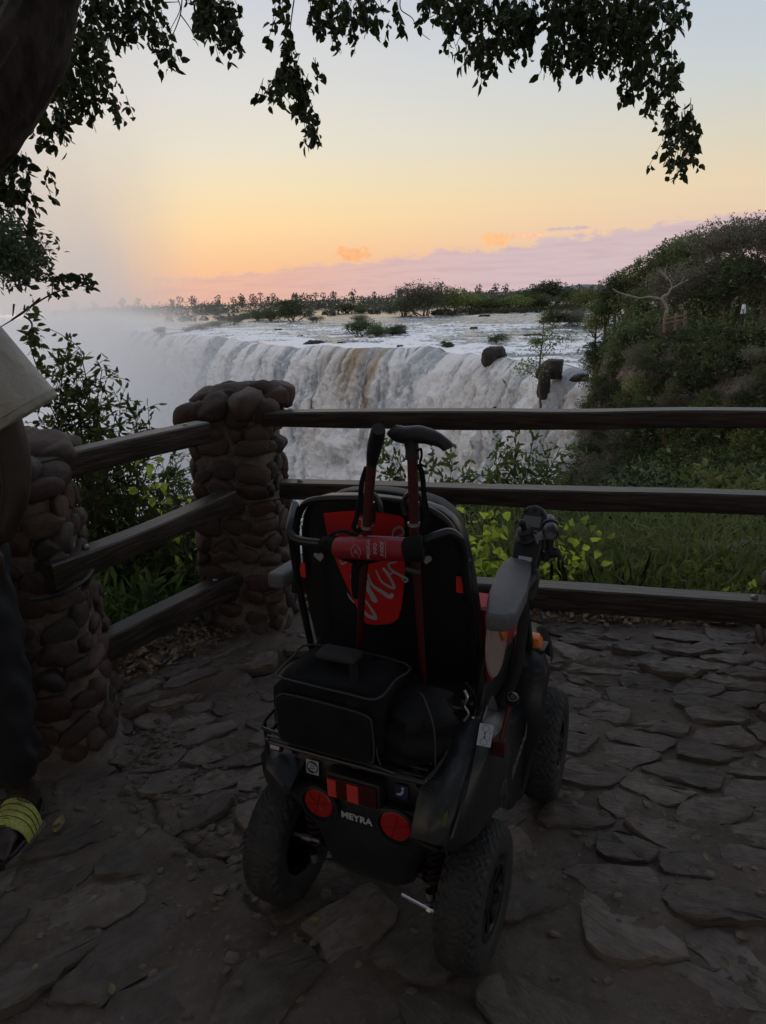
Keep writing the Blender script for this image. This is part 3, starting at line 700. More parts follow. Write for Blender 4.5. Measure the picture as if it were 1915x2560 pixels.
# slender tree leaning out in front of the last curtain of water
t = empty('slender_tree', at(1350, 1010, 80), 0, 'slender thin-leaved tree in front of the last curtain of water', 'tree')
b = MB(); q_ = lambda px, py: at(px, py, 80) - t.location; tips = []
for pts, r in (([(1352, 1020), (1348, 960), (1350, 900), (1356, 850), (1362, 780)], .14), ([(1349, 930), (1330, 915), (1305, 910)], .06), ([(1350, 900), (1375, 870), (1400, 850), (1425, 845)], .05), ([(1355, 860), (1375, 840), (1385, 822)], .05), ([(1348, 950), (1315, 925), (1290, 922)], .05), ([(1352, 880), (1340, 860), (1345, 840)], .04)):
    P_ = smooth_path([q_(*p) for p in pts], 4); b.tube(P_, [r * (1 - .7 * i / len(P_)) for i in range(len(P_))], 5); tips += P_[len(P_) // 3:]
b.build('trunk', M_bark, t, smooth=True)
rs = np.random.RandomState(5); tp = np.array([tuple(p) for p in tips]); P_ = np.repeat(tp, 16, 0) + rs.normal(size=(len(tp) * 16, 3)) * .45
leaf_obj('crown', P_, rs.normal(size=P_.shape), .30, .17, rs, F_yell, t, 4)

# someone far off on the headland path is added with the people below

# ------------------------------------------------------------------ spray rising from the gorge
def spray():
    m = bpy.data.materials.new('spray_mist'); m.use_nodes = True; t = m.node_tree; t.nodes.clear(); G = NT(t)
    tc = G.n('ShaderNodeTexCoord'); sp = G.n('ShaderNodeSeparateXYZ'); G.l(tc.outputs['Object'], sp.inputs[0]); x, y, z = sp.outputs
    # distance from the lip line measured towards the gorge (positive on our side)
    lx0 = G.m('MULTIPLY_ADD', y, -.42, 58.)                     # x of the lip at this y (rough straight line)
    perp = G.m('SUBTRACT', lx0, x)                              # >0 = out over the gorge
    side = G.m('MULTIPLY', G.ss(perp, -22, 14), G.ss(perp, 90, 260, 1., 0.))
    along = G.ss(G.m('MULTIPLY_ADD', y, .17, x), 14, -120)      # grows towards the left of the view
    along = G.m('POWER', along, 1.1)
    mp = G.n('ShaderNodeMapping'); mp.inputs['Scale'].default_value = (1, 1, .22); G.l(tc.outputs['Object'], mp.inputs[0])
    nz = G.noise(mp.outputs[0], .035, 5, .62)
    nzv = G.ss(nz, .34, .68, .12, 1.5)
    low = G.ss(z, -26, 2, 1., 0.)
    up = G.m('MULTIPLY', G.ss(z, -12, 150, 1., 0.), .085)
    hz = G.m('ADD', low, up)
    base = G.m('MULTIPLY', G.m('MULTIPLY', G.ss(z, -34, -80), G.ss(x, 26, 4)), .5)
    d = G.m('ADD', G.m('MULTIPLY', G.m('MULTIPLY', side, along), G.m('MULTIPLY', hz, nzv)), G.m('MULTIPLY', G.m('MULTIPLY', side, base), nzv))
    d = G.m('MULTIPLY', d, .095)
    v = G.n('ShaderNodeVolumePrincipled'); v.inputs['Color'].default_value = (1, 1, 1, 1); v.inputs['Anisotropy'].default_value = .55
    G.l(d, v.inputs['Density']); o = G.n('ShaderNodeOutputMaterial'); G.l(v.outputs[0], o.inputs[1]); return m
b = MB(); b.box((-480, 70, -99), (20, 620, 155)); sp_ = b.build('spray_cloud', spray()); tag(sp_, 'white spray rising out of the gorge on the left', 'spray', kind='stuff')

# ------------------------------------------------------------------ near ground with set stones
EDGE = [(-2.6, 1.6), (-1.5, 2.2), (-1.06, 2.44), (-.76, 2.62), (-.47, 2.90), (.1, 2.86), (.62, 2.77), (1.5, 2.48), (3.2, 1.9)]
CRACK = [(-1.10, 2.31), (-1.02, 2.22), (-.92, 2.07), (-.80, 1.96), (-.74, 1.85), (-.66, 1.79), (-.58, 1.72), (-.52, 1.71), (-.45, 1.655), (-.42, 1.56), (-.36, 1.50)]
def poly_y(x, P):
    P = sorted(P); return np.interp(x, [p[0] for p in P], [p[1] for p in P])
def seg_d(x, y, P):
    d = np.full(np.shape(x), 1e9)
    for (x0, y0), (x1, y1) in zip(P[:-1], P[1:]):
        dx, dy = x1 - x0, y1 - y0; t = np.clip(((x - x0) * dx + (y - y0) * dy) / (dx * dx + dy * dy), 0, 1)
        d = np.minimum(d, np.hypot(x - x0 - t * dx, y - y0 - t * dy))
    return d
def gz(x, y, fine=True):
    x = np.asarray(x, float); y = np.asarray(y, float)
    e = y - poly_y(x, EDGE) + (fbm(x * 9, y * 9, 2, 5) - .5) * .05
    z = (.05 - .03 * np.clip((x - .0) / .5, 0, 1)) * np.clip(e / .03, 0, 1) + (fbm(x * 1.4, y * 1.4, 3, 201) - .5) * .035
    if fine:
        z = z + (fbm(x * 8, y * 8, 5, 203, .6) - .5) * .030 + (fbm(x * 3.1 + y * 2, y * 7 - x * 2, 3, 205) - .5) * .016 + (fbm(x * 60, y * 60, 2, 207) - .5) * .004
        dc = seg_d(x + (fbm(x * 25, y * 25, 2, 9) - .5) * .03, y, CRACK); z = z - .03 * np.clip(1 - dc / .011, 0, 1)
    back = np.clip((y - 3.35) / .6, 0, 1); z = z + back * (fbm(x * 3, y * 3, 3, 211) - .5) * .08
    return z
gx = np.linspace(-2.3, 2.5, 470); gy = np.concatenate([np.linspace(.85, 3.5, 280), np.linspace(3.52, 4.75, 50)])
GX, GY = np.meshgrid(gx, gy)
GZ = gz(GX, GY) + np.minimum(terr(GX, GY), .02) * (GY > 3.9)
def dirt_mat():
    m = bpy.data.materials.new('packed_earth'); m.use_nodes = True; t = m.node_tree; b = t.nodes['Principled BSDF']; G = NT(t)
    tc = G.n('ShaderNodeTexCoord'); v = tc.outputs['Object']
    n1 = G.noise(v, 3.2, 6, .6); n2 = G.noise(v, 46, 6, .7)
    c = G.mix(G.ss(n1, .35, .65), (.090, .066, .050), (.150, .118, .095)); c = G.mix(G.m('MULTIPLY', G.ss(n2, .5, .72), .6), c, (.21, .175, .145))
    G.l(c, b.inputs['Base Color']); b.inputs['Roughness'].default_value = .85
    bp = G.n('ShaderNodeBump'); bp.inputs['Distance'].default_value = .008; G.l(n2, bp.inputs['Height']); G.l(bp.outputs[0], b.inputs['Normal']); return m
M_dirt = dirt_mat()
ground = tag(link_mesh('ground', np_mesh('ground', np.stack([GX, GY, GZ], -1).reshape(-1, 3), grid_faces(*GX.shape), M_dirt)), kind='structure')
# the rest of the terrace, beside and behind the camera
cx_ = np.linspace(-45, 45, 91); cyy = np.concatenate([np.linspace(-45, .8, 60), np.linspace(1.2, 4.5, 8)]); CXX, CYY = np.meshgrid(cx_, cyy)
CZ = (fbm(CXX * .5, CYY * .5, 3, 9) - .5) * .1 - .05 - .10 * ((np.abs(CXX) < 3) & (CYY > -.5))
tag(link_mesh('terrace', np_mesh('terrace', np.stack([CXX, CYY, CZ], -1).reshape(-1, 3), grid_faces(*CXX.shape), M_dirt)), kind='structure')

def slate_mat():
    m = bpy.data.materials.new('slate_stone'); m.use_nodes = True; t = m.node_tree; b = t.nodes['Principled BSDF']; G = NT(t)
    tc = G.n('ShaderNodeTexCoord'); oi = G.n('ShaderNodeObjectInfo'); mp = G.n('ShaderNodeMapping'); mp.inputs['Scale'].default_value = (7, 26, 60)
    ad = G.n('ShaderNodeVectorMath', operation='ADD'); G.l(tc.outputs['Object'], ad.inputs[0]); G.l(G.comb(G.m('MULTIPLY', oi.outputs['Random'], 40), 0., 0.), ad.inputs[1]); G.l(ad.outputs[0], mp.inputs[0])
    n1 = G.noise(mp.outputs[0], 1., 7, .62, dist=.6); n2 = G.noise(ad.outputs[0], 26, 5, .6)
    n3 = G.noise(tc.outputs['Object'], 6, 5, .65); c = G.mix(G.ss(n2, .3, .7), (.112, .088, .070), (.178, .142, .116)); c = G.mix(G.m('MULTIPLY', G.ss(n1, .52, .7), .5), c, (.23, .197, .172)); c = G.mix(G.m('MULTIPLY', G.ss(n3, .48, .68), .8), c, (.10, .074, .055))
    hv = G.n('ShaderNodeHueSaturation'); G.l(G.m('MULTIPLY_ADD', oi.outputs['Random'], .7, .62), hv.inputs['Value']); G.l(c, hv.inputs['Color'])
    G.l(hv.outputs[0], b.inputs['Base Color']); b.inputs['Roughness'].default_value = .58
    bp = G.n('ShaderNodeBump'); bp.inputs['Distance'].default_value = .022; G.l(G.m('ADD', n1, G.m('MULTIPLY', n2, .35)), bp.inputs['Height']); G.l(bp.outputs[0], b.inputs['Normal']); return m
M_slate = slate_mat()
rs = np.random.RandomState(31)
def clip_cell(c, pts, lim):
    poly = [(-lim, -lim), (lim, -lim), (lim, lim), (-lim, lim)]
    for px, py in pts:
        mx, my = px / 2, py / 2; out = []
        for i in range(len(poly)):
            a, b2 = poly[i], poly[(i + 1) % len(poly)]
            da = (a[0] - mx) * px + (a[1] - my) * py; db = (b2[0] - mx) * px + (b2[1] - my) * py
            if da <= 0: out.append(a)
            if da * db < 0: s = da / (da - db); out.append((a[0] + s * (b2[0] - a[0]), a[1] + s * (b2[1] - a[1])))
        poly = out
        if len(poly) < 3: return None
    return poly
def zone(x, y):
    """direction and spacing (long, short) of the stones here, height, gap"""
    if y > poly_y(x, EDGE) - .02: return (-.26 if x > -.5 else .75, .25, .085, .016, .004)
    if x > .45 and y > 1.45: return (-.2, .20, .115, .013, .006)
    if x > .1 and y <= 1.45: return (-.8, .29, .17, .007, .005)
    if y > 2.05: return (.35, .18, .10, .011, .006)
    return (.6, .29, .17, .007, .006)
seeds = []
tries = 0
while tries < 9000:
    tries += 1; x = rs.uniform(-2.1, 2.3); y = rs.uniform(.95, 3.16)
    if y > 3.2 - .27 * (x - .3) and x > -.5: continue
    th, L_, W_s, hh, gp = zone(x, y); ok = True
    c_, s_ = math.cos(th), math.sin(th)
    for (sx_, sy_, *_r) in seeds:
        dx, dy = x - sx_, y - sy_
        if ((dx * c_ + dy * s_) / L_) ** 2 + ((-dx * s_ + dy * c_) / W_s) ** 2 < .62: ok = False; break
    if ok: seeds.append((x, y, th, L_ * rs.uniform(.85, 1.2), W_s, hh, gp))
stones = []
SA = np.array([(s[0], s[1]) for s in seeds])
for i, (x, y, th, L_, W_s, hh, gp) in enumerate(seeds):
    c_, s_ = math.cos(th), math.sin(th)
    d = SA - SA[i]; loc = np.stack([(d[:, 0] * c_ + d[:, 1] * s_) / L_, (-d[:, 0] * s_ + d[:, 1] * c_) / W_s], 1)
    o2 = np.argsort((loc ** 2).sum(1))[1:14]; poly = clip_cell(None, [tuple(loc[j]) for j in o2], .85)
    if not poly: continue
    pts = [(a * L_, b2 * W_s) for a, b2 in poly]; cen = np.mean(pts, 0)
    P = np.array(pts); per = np.linalg.norm(P - np.roll(P, -1, 0), axis=1)
    dens = []
    for j in range(len(P)):
        k = max(1, int(per[j] / .035))
        for q in range(k): dens.append(P[j] + (P[(j + 1) % len(P)] - P[j]) * q / k)
    P = np.array(dens)
    for _ in range(1): P = .25 * np.roll(P, 1, 0) + .5 * P + .25 * np.roll(P, -1, 0)
    v = P - cen; r_ = np.linalg.norm(v, axis=1, keepdims=True); P = cen + v * (1 - (gp * rs.uniform(.5, 1.5)) / np.maximum(r_, .03)); P += rs.normal(size=P.shape) * .0055
    if rs.rand() < (.05 if hh > .01 else .10): continue
    stones.append((x, y, th, P, cen, hh * rs.uniform(.5, 1.5)))
stones.sort(key=lambda s: s[1]); print('stones', len(stones))
for x, y, th, P, cen, hh in stones[:296]:
    n = len(P); v = P - cen; Vs = []
    tl = rs.normal(size=2) * (.09 if hh > .009 else .05); dome = rs.uniform(-.25, .15) * hh
    for sc_, hz in ((1.02, -.02), (1.0, hh * .72), (.965, hh), (.6, hh + dome)):
        q = cen + v * sc_; q = q + (rs.normal(size=q.shape) * .0035 if sc_ < 1 else 0)
        zz = np.full(n, hz) + (q - cen) @ tl * (1 if hz > 0 else 0) + (rs.normal(size=n) * hh * .22 if hz > 0 else 0); Vs += [(a, b2, c2) for (a, b2), c2 in zip(q, zz)]
    Vs.append((cen[0], cen[1], hh + dome * 1.3)); F = []
    for k in range(3):
        for j in range(n): F.append((k * n + j, k * n + (j + 1) % n, (k + 1) * n + (j + 1) % n, (k + 1) * n + j))
    for j in range(n): F.append((3 * n + j, 3 * n + (j + 1) % n, 4 * n))
    me = bpy.data.meshes.new('stone'); me.from_pydata(Vs, [], F); me.polygons.foreach_set('use_smooth', [True] * len(me.polygons))
    try: me.set_sharp_from_angle(angle=R(38))
    except Exception: pass
    me.materials.append(M_slate)
    link_mesh('stone', me, ground, (x, y, float(gz(x, y, False)) + rs.uniform(-.006, .001)), (0, 0, th))
# chips of stone bedded in the earth, grit, and leaf litter behind the rails
def chips(name, n, fx, size, m, label=None, parent=None, flat=.35):
    V, F = [], []; r2 = np.random.RandomState(hash(name) % 1000 if False else len(name) * 7)
    for i in range(n):
        x, y = fx(r2); s = size * r2.uniform(.4, 1.3); k = 5; a0 = r2.uniform(0, 6.28); z = float(gz(x, y)) ; o = len(V); tl = r2.normal(size=2) * .25; el_ = r2.uniform(.45, 1)
        rr_ = [s * r2.uniform(.7, 1.1) for _ in range(k)]; an = [a0 + 2 * PI * j / k + r2.uniform(-.3, .3) for j in range(k)]
        for q, h in ((1, -.3), (1, .35), (.6, 1)):
            for j in range(k):
                dx, dy = rr_[j] * q * math.cos(an[j]), rr_[j] * q * math.sin(an[j]) * el_; V.append((x + dx, y + dy, z + h * s * flat + tl[0] * dx + tl[1] * dy))
        for l in range(2):
            for j in range(k): F.append((o + l * k + j, o + l * k + (j + 1) % k, o + (l + 1) * k + (j + 1) % k, o + (l + 1) * k + j))
        F.append(tuple(o + 2 * k + j for j in range(k)))
    me = bpy.data.meshes.new(name); me.from_pydata(V, [], F); me.materials.append(m); o = link_mesh(name, me, parent); return tag(o, label, kind='stuff')
def f_chip(r):
    t = r.rand(); return (-1.0 + .62 * t + r.normal() * .10, 2.24 - .56 * t + r.normal() * .09 + .06)
chips('stone_chips', 330, f_chip, .023, M_slate, 'small sharp stone chips bedded in the earth beside the crack')
chips('loose_grit', 2600, lambda r: (r.uniform(-2.1, 2.2), r.uniform(.95, 3.2)), .0055, M_slate, 'loose grit scattered over the stone paving')
chips('bedded_pebbles', 1100, lambda r: (r.uniform(-2.1, 2.2), r.uniform(1.0, 3.2)), .019, M_slate, 'small stones bedded in the earth between the paving stones')
rs = np.random.RandomState(77); n = 5200
lxx = rs.uniform(-2.4, 3.4, n); lyy = 3.25 + np.abs(rs.normal(size=n)) * .38 - .18 * lxx * (lxx > 0); lyy = np.where(lxx < -.7, 2.72 + 1.25 * (lxx + 1.0) + np.abs(rs.normal(size=n)) * .4, lyy)
P_ = np.stack([lxx, lyy, gz(lxx, lyy) + .012 + np.abs(rs.normal(size=n)) * .015], -1); D_ = rs.normal(size=(n, 3)) * np.array([1, 1, .25])
lit = leaf_obj('leaf_litter', P_, D_, .045 * rs.uniform(.5, 1.4, n), .022, rs, mat('dry_leaf', (.16, .10, .06), .8, col2=(.34, .24, .16), nscale=40, detail=2), shape=6)
tag(lit, 'dry brown leaf litter along the foot of the rails', 'leaf litter', kind='stuff')
# single fallen leaves on the stones
M_fall = mat('fallen_leaf', (.22, .18, .10), .7, col2=(.14, .10, .055), nscale=60, objvar=.35)
def fallen(px, py, L_, label, curl=.3, rz=None, group='dry leaves fallen on the paving'):
    p = atz(px, py, 0.012); r2 = TW; b = MB(); W2 = L_ * .30; rows = []
    for i in range(6):
        t = i / 5; wv = W2 * math.sin(PI * min(t * .92 + .06, 1)) ** .8; z = curl * L_ * (t - .4) ** 2
        rows.append([(t * L_, -wv, z + curl * wv * .7), (t * L_, 0, z), (t * L_, wv, z + curl * wv * .7)])
    V = [q for r_ in rows for q in r_]; F = [(i * 3 + j, i * 3 + j + 1, (i + 1) * 3 + j + 1, (i + 1) * 3 + j) for i in range(5) for j in range(2)]
    b.add(V, F); o = b.build('fallen_leaf', M_fall, smooth=True); o.location = (p.x, p.y, float(gz(p.x, p.y)) + .018); o.rotation_euler = (r2.uniform(-.2, .2), r2.uniform(-.2, .2), rz if rz is not None else r2.uniform(0, 6.28))
    tag(o, label, 'leaf', group)
for px, py, L_, lb in ((148, 2063, .035, 'pale yellow leaf lying right of the yellow sandal'), (140, 2088, .06, 'large dull brown leaf flat on the ground beyond the sandal'), (75, 2075, .04, 'narrow curled leaf touching the sandal'), (97, 2104, .025, 'small round grey leaf near the sandal'),
                    (228, 2250, .02, 'small pale leaf on the dark slab at lower left'), (573, 2345, .018, 'tiny bright pale leaf beneath the left rear wheel'), (540, 2262, .03, 'yellow upright leaf left of the left rear wheel'), (80, 2357, .03, 'round grey pebble-like leaf at lower left'), (50, 2485, .045, 'broken leaf at the bottom left corner'),
                    (92, 2412, .022, 'small light leaf scrap below the long slab'), (278, 2462, .03, 'dull leaf on the dark slab near the bottom'), (580, 2465, .03, 'pale leaf at the bottom between the slabs'), (775, 2368, .035, 'curled yellow leaf behind the left rear wheel'), (775, 2313, .03, 'shiny curled leaf behind the chair'),
                    (1046, 2338, .025, 'pale oval leaf under the chair between the rear wheels'), (1148, 2055, .035, 'tan leaf beyond the right rear wheel'), (1118, 2098, .03, 'brown leaf seen through the right suspension'), (1446, 2017, .022, 'small bright yellow leaf on a slab right of the front wheel'), (1448, 2137, .012, 'tiny white fleck on the earth at right'),
                    (1458, 1820, .02, 'pale curled leaf beside the front wheel'), (1770, 2162, .03, 'crumpled grey leaf at right'), (1840, 2345, .035, 'brown curled leaf at far right'), (1820, 2425, .03, 'pale crumpled leaf near the lower right corner'), (1783, 1765, .02, 'small pale leaf on the stones at right'), (1875, 1865, .02, 'white speck of leaf on the large dark slab'),
                    (518, 1946, .035, 'pale lobed leaf on the bare earth left of the chair'), (520, 1922, .035, 'bright crumpled leaf just beyond the pale lobed leaf'), (617, 1665, .03, 'small leaf on the step edge near the pillar'), (1520, 1575, .04, 'orange leaf in the litter under the bottom rail')):
    fallen(px, py, L_, lb)
b = MB(); b.tube(smooth_path([atz(428, 2040, .03), atz(437, 2015, .045), atz(450, 2003, .03)], 5), .0013, 5); tag(b.build('grass_stalk', M_fall), 'thin dry stalk arching up out of the crack', 'stalk')
b = MB(); b.tube(smooth_path([atz(300, 2005, .03), atz(330, 2010, .035), atz(350, 2030, .03), atz(355, 2045, .02)], 5), .003, 5); tag(b.build('fallen_twig', M_twig), 'bent brown twig lying near the crack', 'twig')

# ------------------------------------------------------------------ stone pillars
def boulder(seed):
    """a field stone: many soft-cut planes, worn edges, pitted skin"""
    r_ = np.random.RandomState(100 + seed); bm = bmesh.new(); bmesh.ops.create_icosphere(bm, subdivisions=3, radius=1); me = bpy.data.meshes.new('stone'); bm.to_mesh(me); bm.free()
    n = len(me.vertices); co = np.empty(n * 3); me.vertices.foreach_get('co', co); co = co.reshape(-1, 3); u = unit(co)
    N = unit(np.concatenate([r_.normal(size=(9, 3)), [[1, 0, 0], [-1, 0, 0], [0, -1, 0], [0, 0, 1], [0, 0, -1]] + r_.normal(size=(5, 3)) * .28])); d = np.concatenate([r_.uniform(.82, 1.15, 9), r_.uniform(.85, 1.0, 5)])
    q = (u @ N.T) / d[None]; p = 15.; rad = np.minimum(1 / (np.maximum(q, 1e-3) ** p).sum(1) ** (1 / p), 1.22)
    f = rad * (1 + .16 * (fbm(u[:, 0] * 4 + seed + 30, u[:, 1] * 4 + u[:, 2] * 5 + 30, 4, seed + 3, .6) - .5))
    me.vertices.foreach_set('co', (u * f[:, None]).ravel()); me.polygons.foreach_set('use_smooth', [True] * len(me.polygons)); me.update(); return me
def pstone_mat():
    m = bpy.data.materials.new('river_stone'); m.use_nodes = True; t = m.node_tree; b = t.nodes['Principled BSDF']; G = NT(t)
    tc = G.n('ShaderNodeTexCoord'); oi = G.n('ShaderNodeObjectInfo'); v = tc.outputs['Object']
    ad = G.n('ShaderNodeVectorMath', operation='ADD'); G.l(v, ad.inputs[0]); G.l(G.comb(G.m('MULTIPLY', oi.outputs['Random'], 40), 0., 0.), ad.inputs[1])
    n1 = G.noise(ad.outputs[0], 2.2, 6, .62, dist=.3); n2 = G.noise(ad.outputs[0], 9, 6, .7)
    c = G.ramp(oi.outputs['Random'], [(0, (.045, .030, .026)), (.3, (.085, .042, .033)), (.55, (.042, .036, .034)), (.8, (.095, .056, .042)), (1, (.060, .042, .035))])
    c = G.mix(G.m('MULTIPLY', G.ss(n1, .4, .7), .5), c, (.10, .076, .062)); c = G.mix(G.m('MULTIPLY', G.ss(n2, .62, .75), .4), c, (.2, .18, .16))
    G.l(c, b.inputs['Base Color']); b.inputs['Roughness'].default_value = .7
    bp = G.n('ShaderNodeBump'); bp.inputs['Distance'].default_value = .006; G.l(G.m('ADD', n1, G.m('MULTIPLY', n2, .5)), bp.inputs['Height']); G.l(bp.outputs[0], b.inputs['Normal']); return m
M_ps = pstone_mat()
M_mortar = mat('mortar', (.115, .092, .078), .9, col2=(.20, .165, .14), nscale=16, bump=.02, bscale=28)
BV = [boulder(i) for i in range(12)]
for me_ in BV: me_.materials.append(M_ps)
def pillar(name, label, c, w0, w1, h, rot, seed, courses=11, big=1.0, cap=True, skirt=True):
    root = empty(name, (c[0], c[1], -.03), rot, label, 'pillar'); rs = np.random.RandomState(seed); n = 44; rings = []
    for i in range(40):
        t = i / 39; z = t * (h - .02); wd = w0 + (w1 - w0) * t; wd = wd * (1 + (.35 * math.exp(-t * 22) if skirt else 0)); r = []
        for k in range(n):
            a = 2 * PI * k / n; q = (abs(math.cos(a)) ** 5 + abs(math.sin(a)) ** 5) ** (-1 / 5.)
            rr_ = wd / 2 * q * (1 + .09 * (float(vn(np.array(k * .45 + seed), np.array(z * 14), seed)) - .5)); r.append((rr_ * math.cos(a), rr_ * math.sin(a), z))
        rings.append(r)
    b = MB(); b.rings(rings); b.build('mortar', M_mortar, root, smooth=True)
    zc = .05
    for k in range(courses):
        hh = (h - .06) / courses; wd = w0 + (w1 - w0) * (zc / h); per = 4 * wd; u = rs.uniform(0, .2)
        end = u + per - .03
        while u < end:
            lw = rs.uniform(.06, .16) * big; lw = min(lw, end - u + .05); s_ = (u + lw / 2) % per; side = int(s_ / wd) % 4; tt = s_ / wd - int(s_ / wd) - .5
            # superellipse perimeter point
            a = side * PI / 2 + math.atan2(tt, .5); q = (abs(math.cos(a)) ** 5 + abs(math.sin(a)) ** 5) ** (-1 / 5.)
            px, py = wd / 2 * q * math.cos(a), wd / 2 * q * math.sin(a)
            na = math.atan2(abs(math.sin(a)) ** 4 * np.sign(math.sin(a)), abs(math.cos(a)) ** 4 * np.sign(math.cos(a)))
            z = zc + hh / 2 + rs.normal() * .016; dep = rs.uniform(.022, .040)
            o = link_mesh('stone', BV[rs.randint(12)], root, (px - math.cos(na) * .004, py - math.sin(na) * .004, z), (rs.normal() * .15, rs.normal() * .28, na + PI / 2 + rs.normal() * .1), (lw * .50, dep, hh * rs.uniform(.34, .60)))
            u += lw + rs.uniform(.0, .028)
        zc += hh
    if cap:
        for (x, y, z, sx, sy, sz) in cap:
            link_mesh('stone', BV[rs.randint(12)], root, (x, y, h + z), (rs.normal() * .2, rs.normal() * .2, rs.uniform(0, 3)), (sx, sy, sz))
    return root
capc = [(-.155, -.15, -.06, .075, .065, .06), (-.04, -.16, -.02, .085, .07, .055), (.10, -.14, -.01, .11, .07, .065), (.17, -.10, -.05, .07, .07, .06), (-.14, .02, -.01, .08, .07, .06), (0, -.02, .02, .10, .09, .06), (.15, .03, .01, .09, .08, .065),
        (-.1, .15, .0, .1, .08, .06), (.06, .15, .01, .09, .08, .06), (.18, .14, .0, .07, .08, .06), (-.02, -.08, .015, .07, .06, .04), (.2, -.02, .0, .06, .06, .05)]
pillar('stone_pillar', 'tall pillar of rounded stones in mortar at the corner where both rail sections meet', (-.665, 3.29), .39, .34, 1.16, -.15, 6, 13, cap=capc)
pillar('stone_pillar', 'wide stone pillar at the left, half hidden behind the standing person', (-1.33, 2.36), .54, .44, 1.09, .25, 8, 11, big=1.1, cap=[(x * 1.1, y * 1.1, z + .01, a * 1.15, b2 * 1.15, c2) for x, y, z, a, b2, c2 in capc])
pillar('stone_pillar', 'stone pillar cut off by the right edge of the view', (1.80, 2.66), .36, .32, 1.10, -.1, 14, 11, cap=capc)

# ------------------------------------------------------------------ rails
M_wood = mat('old_rail_wood', (.024, .018, .015), .42, col2=(.075, .058, .050), nscale=5, bump=.004, bscale=7, stretch=(1.2, 14, 14), contrast=(.4, .7))
M_bolt = mat('bolt_metal', (.25, .24, .23), .4, metal=.9)
def rail(parent, p0, p1, zt, hh, dep, seed, bolts=(), sag=.0):
    """p0,p1: front top edge; body extends away from the camera"""
    p0 = Vector((*p0, zt)); p1 = Vector((*p1, zt)); ax = (p1 - p0); L_ = ax.length; ax.normalize(); nrm = Vector((-ax.y, ax.x, 0)); rs = np.random.RandomState(seed)
    if nrm.y < 0: nrm = -nrm
    m_ = frame(p0, ax, nrm); b = MB(); rings = []; ns = 60
    for i in range(ns + 1):
        x = L_ * i / ns; j = lambda s: (float(vn(np.array(x * 2.3 + s), np.array(seed * 3.3), seed)) - .5)
        e = .006; zt_ = .012 * j(1) + sag * math.sin(PI * i / ns); zb = -hh + .016 * j(5) + sag * math.sin(PI * i / ns); f = .008 * j(9); k2 = dep + .008 * j(13)
        prof = [(f + e, zt_), (f, zt_ - e), (f + .002, zb + e), (f + e, zb), (k2 - e, zb), (k2, zb + e), (k2, zt_ - e), (k2 - e, zt_ + .001)]
        rings.append([(x, a, z_) for a, z_ in prof])
    b.rings(rings); o = b.build('rail', M_wood, parent, smooth=True); o.matrix_local = parent.matrix_world.inverted() @ m_ if False else Matrix.Translation(-Vector(parent.location)) @ m_
    try: o.data.set_sharp_from_angle(angle=R(40))
    except Exception: pass
    for t in bolts:
        bb = MB(); bb.lathe([(0, .007), (.006, .0065), (.011, .004), (.013, .0), (.013, -.004)], Matrix.Translation((t * L_, dep * .5, .002)), 12); bb.build('bolt', M_bolt, o, smooth=True)
    return o
fr = empty('wooden_railing', (-.45, 3.07, 0), 0, 'long section of three timber rails behind the wheelchair, from corner pillar to right edge', 'railing')
rail(fr, (-.50, 3.085), (1.60, 2.535), 1.095, .070, .085, 1, (.05, .95))
rail(fr, (-.46, 3.085), (1.60, 2.525), .775, .080, .085, 2, (.04, .94))
rail(fr, (-.44, 3.075), (1.60, 2.52), .345, .098, .09, 3, (.93,))
fl_ = empty('wooden_railing', (-1.05, 2.36, 0), 0, 'short section of three timber rails between the left pillar and the corner pillar', 'railing')
rail(fl_, (-1.12, 2.255), (-.69, 2.885), 1.09, .085, .085, 4, (.88,))
rail(fl_, (-1.06, 2.13), (-.635, 2.985), .775, .082, .085, 5, (.18,), sag=-.012)
rail(fl_, (-1.14, 2.33), (-.69, 3.06), .35, .10, .09, 6, (.9,))
b = MB(); b.tube(smooth_path([(-.92, 3.02, .700), (-.66, 3.055, .688), (-.50, 3.045, .705), (-.42, 3.06, .712)], 5), .006, 6, flat=.6); tag(b.build('iron_strap', mat('rusty_iron', (.05, .035, .03), .7, metal=.4)), 'thin dark iron strap bent across the corner pillar under the middle rails', 'strap')
b = MB(); pp = smooth_path([at(70, 1500, 2.05), at(120, 1495, 2.06), at(170, 1478, 2.06), at(215, 1448, 2.12), at(232, 1425, 2.2)], 14)
b.tube([p + Vector((0, 0, .0015 * (-1) ** i)) for i, p in enumerate(pp)], [.0075 if i % 2 else .006 for i in range(len(pp))], 8); tag(b.build('twisted_cable', mat('cable_black', (.03, .03, .033), .45)), 'black twisted cable looped round the left pillar', 'cable')

# ------------------------------------------------------------------ undergrowth on the slopes
rs = np.random.RandomState(19)
def undergrowth(name, label, n, fx, size, m, lift):
    x, y = fx(n); z = terr(x, y); ok = z > -60; x, y, z = x[ok], y[ok], z[ok]; k = len(x)
    P = np.stack([x, y, z + np.abs(rs.normal(size=k)) * lift * (.4 + fbm(x / 2, y / 2, 3, 55))], -1)
    D = rs.normal(size=(k, 3)) + np.array([0, -.3, .5]); V, F = leaf_geo(P, D, size(y) * rs.uniform(.6, 1.4, k), size(y) * .5 * rs.uniform(.6, 1.4, k), rs, 4, .15)
    tag(link_mesh(name, np_mesh(name, V, F, m, False)), label, 'undergrowth', kind='stuff')
def f1(n):
    x = rs.uniform(12, 60, n); y = rs.uniform(34, 100, n); ok = terr(x, y) > -40; return x[ok], y[ok]
def f2(n):
    a = np.radians(rs.uniform(6, 40, n)); r = 5 + 42 * rs.rand(n) ** .8; return r * np.sin(a), r * np.cos(a)
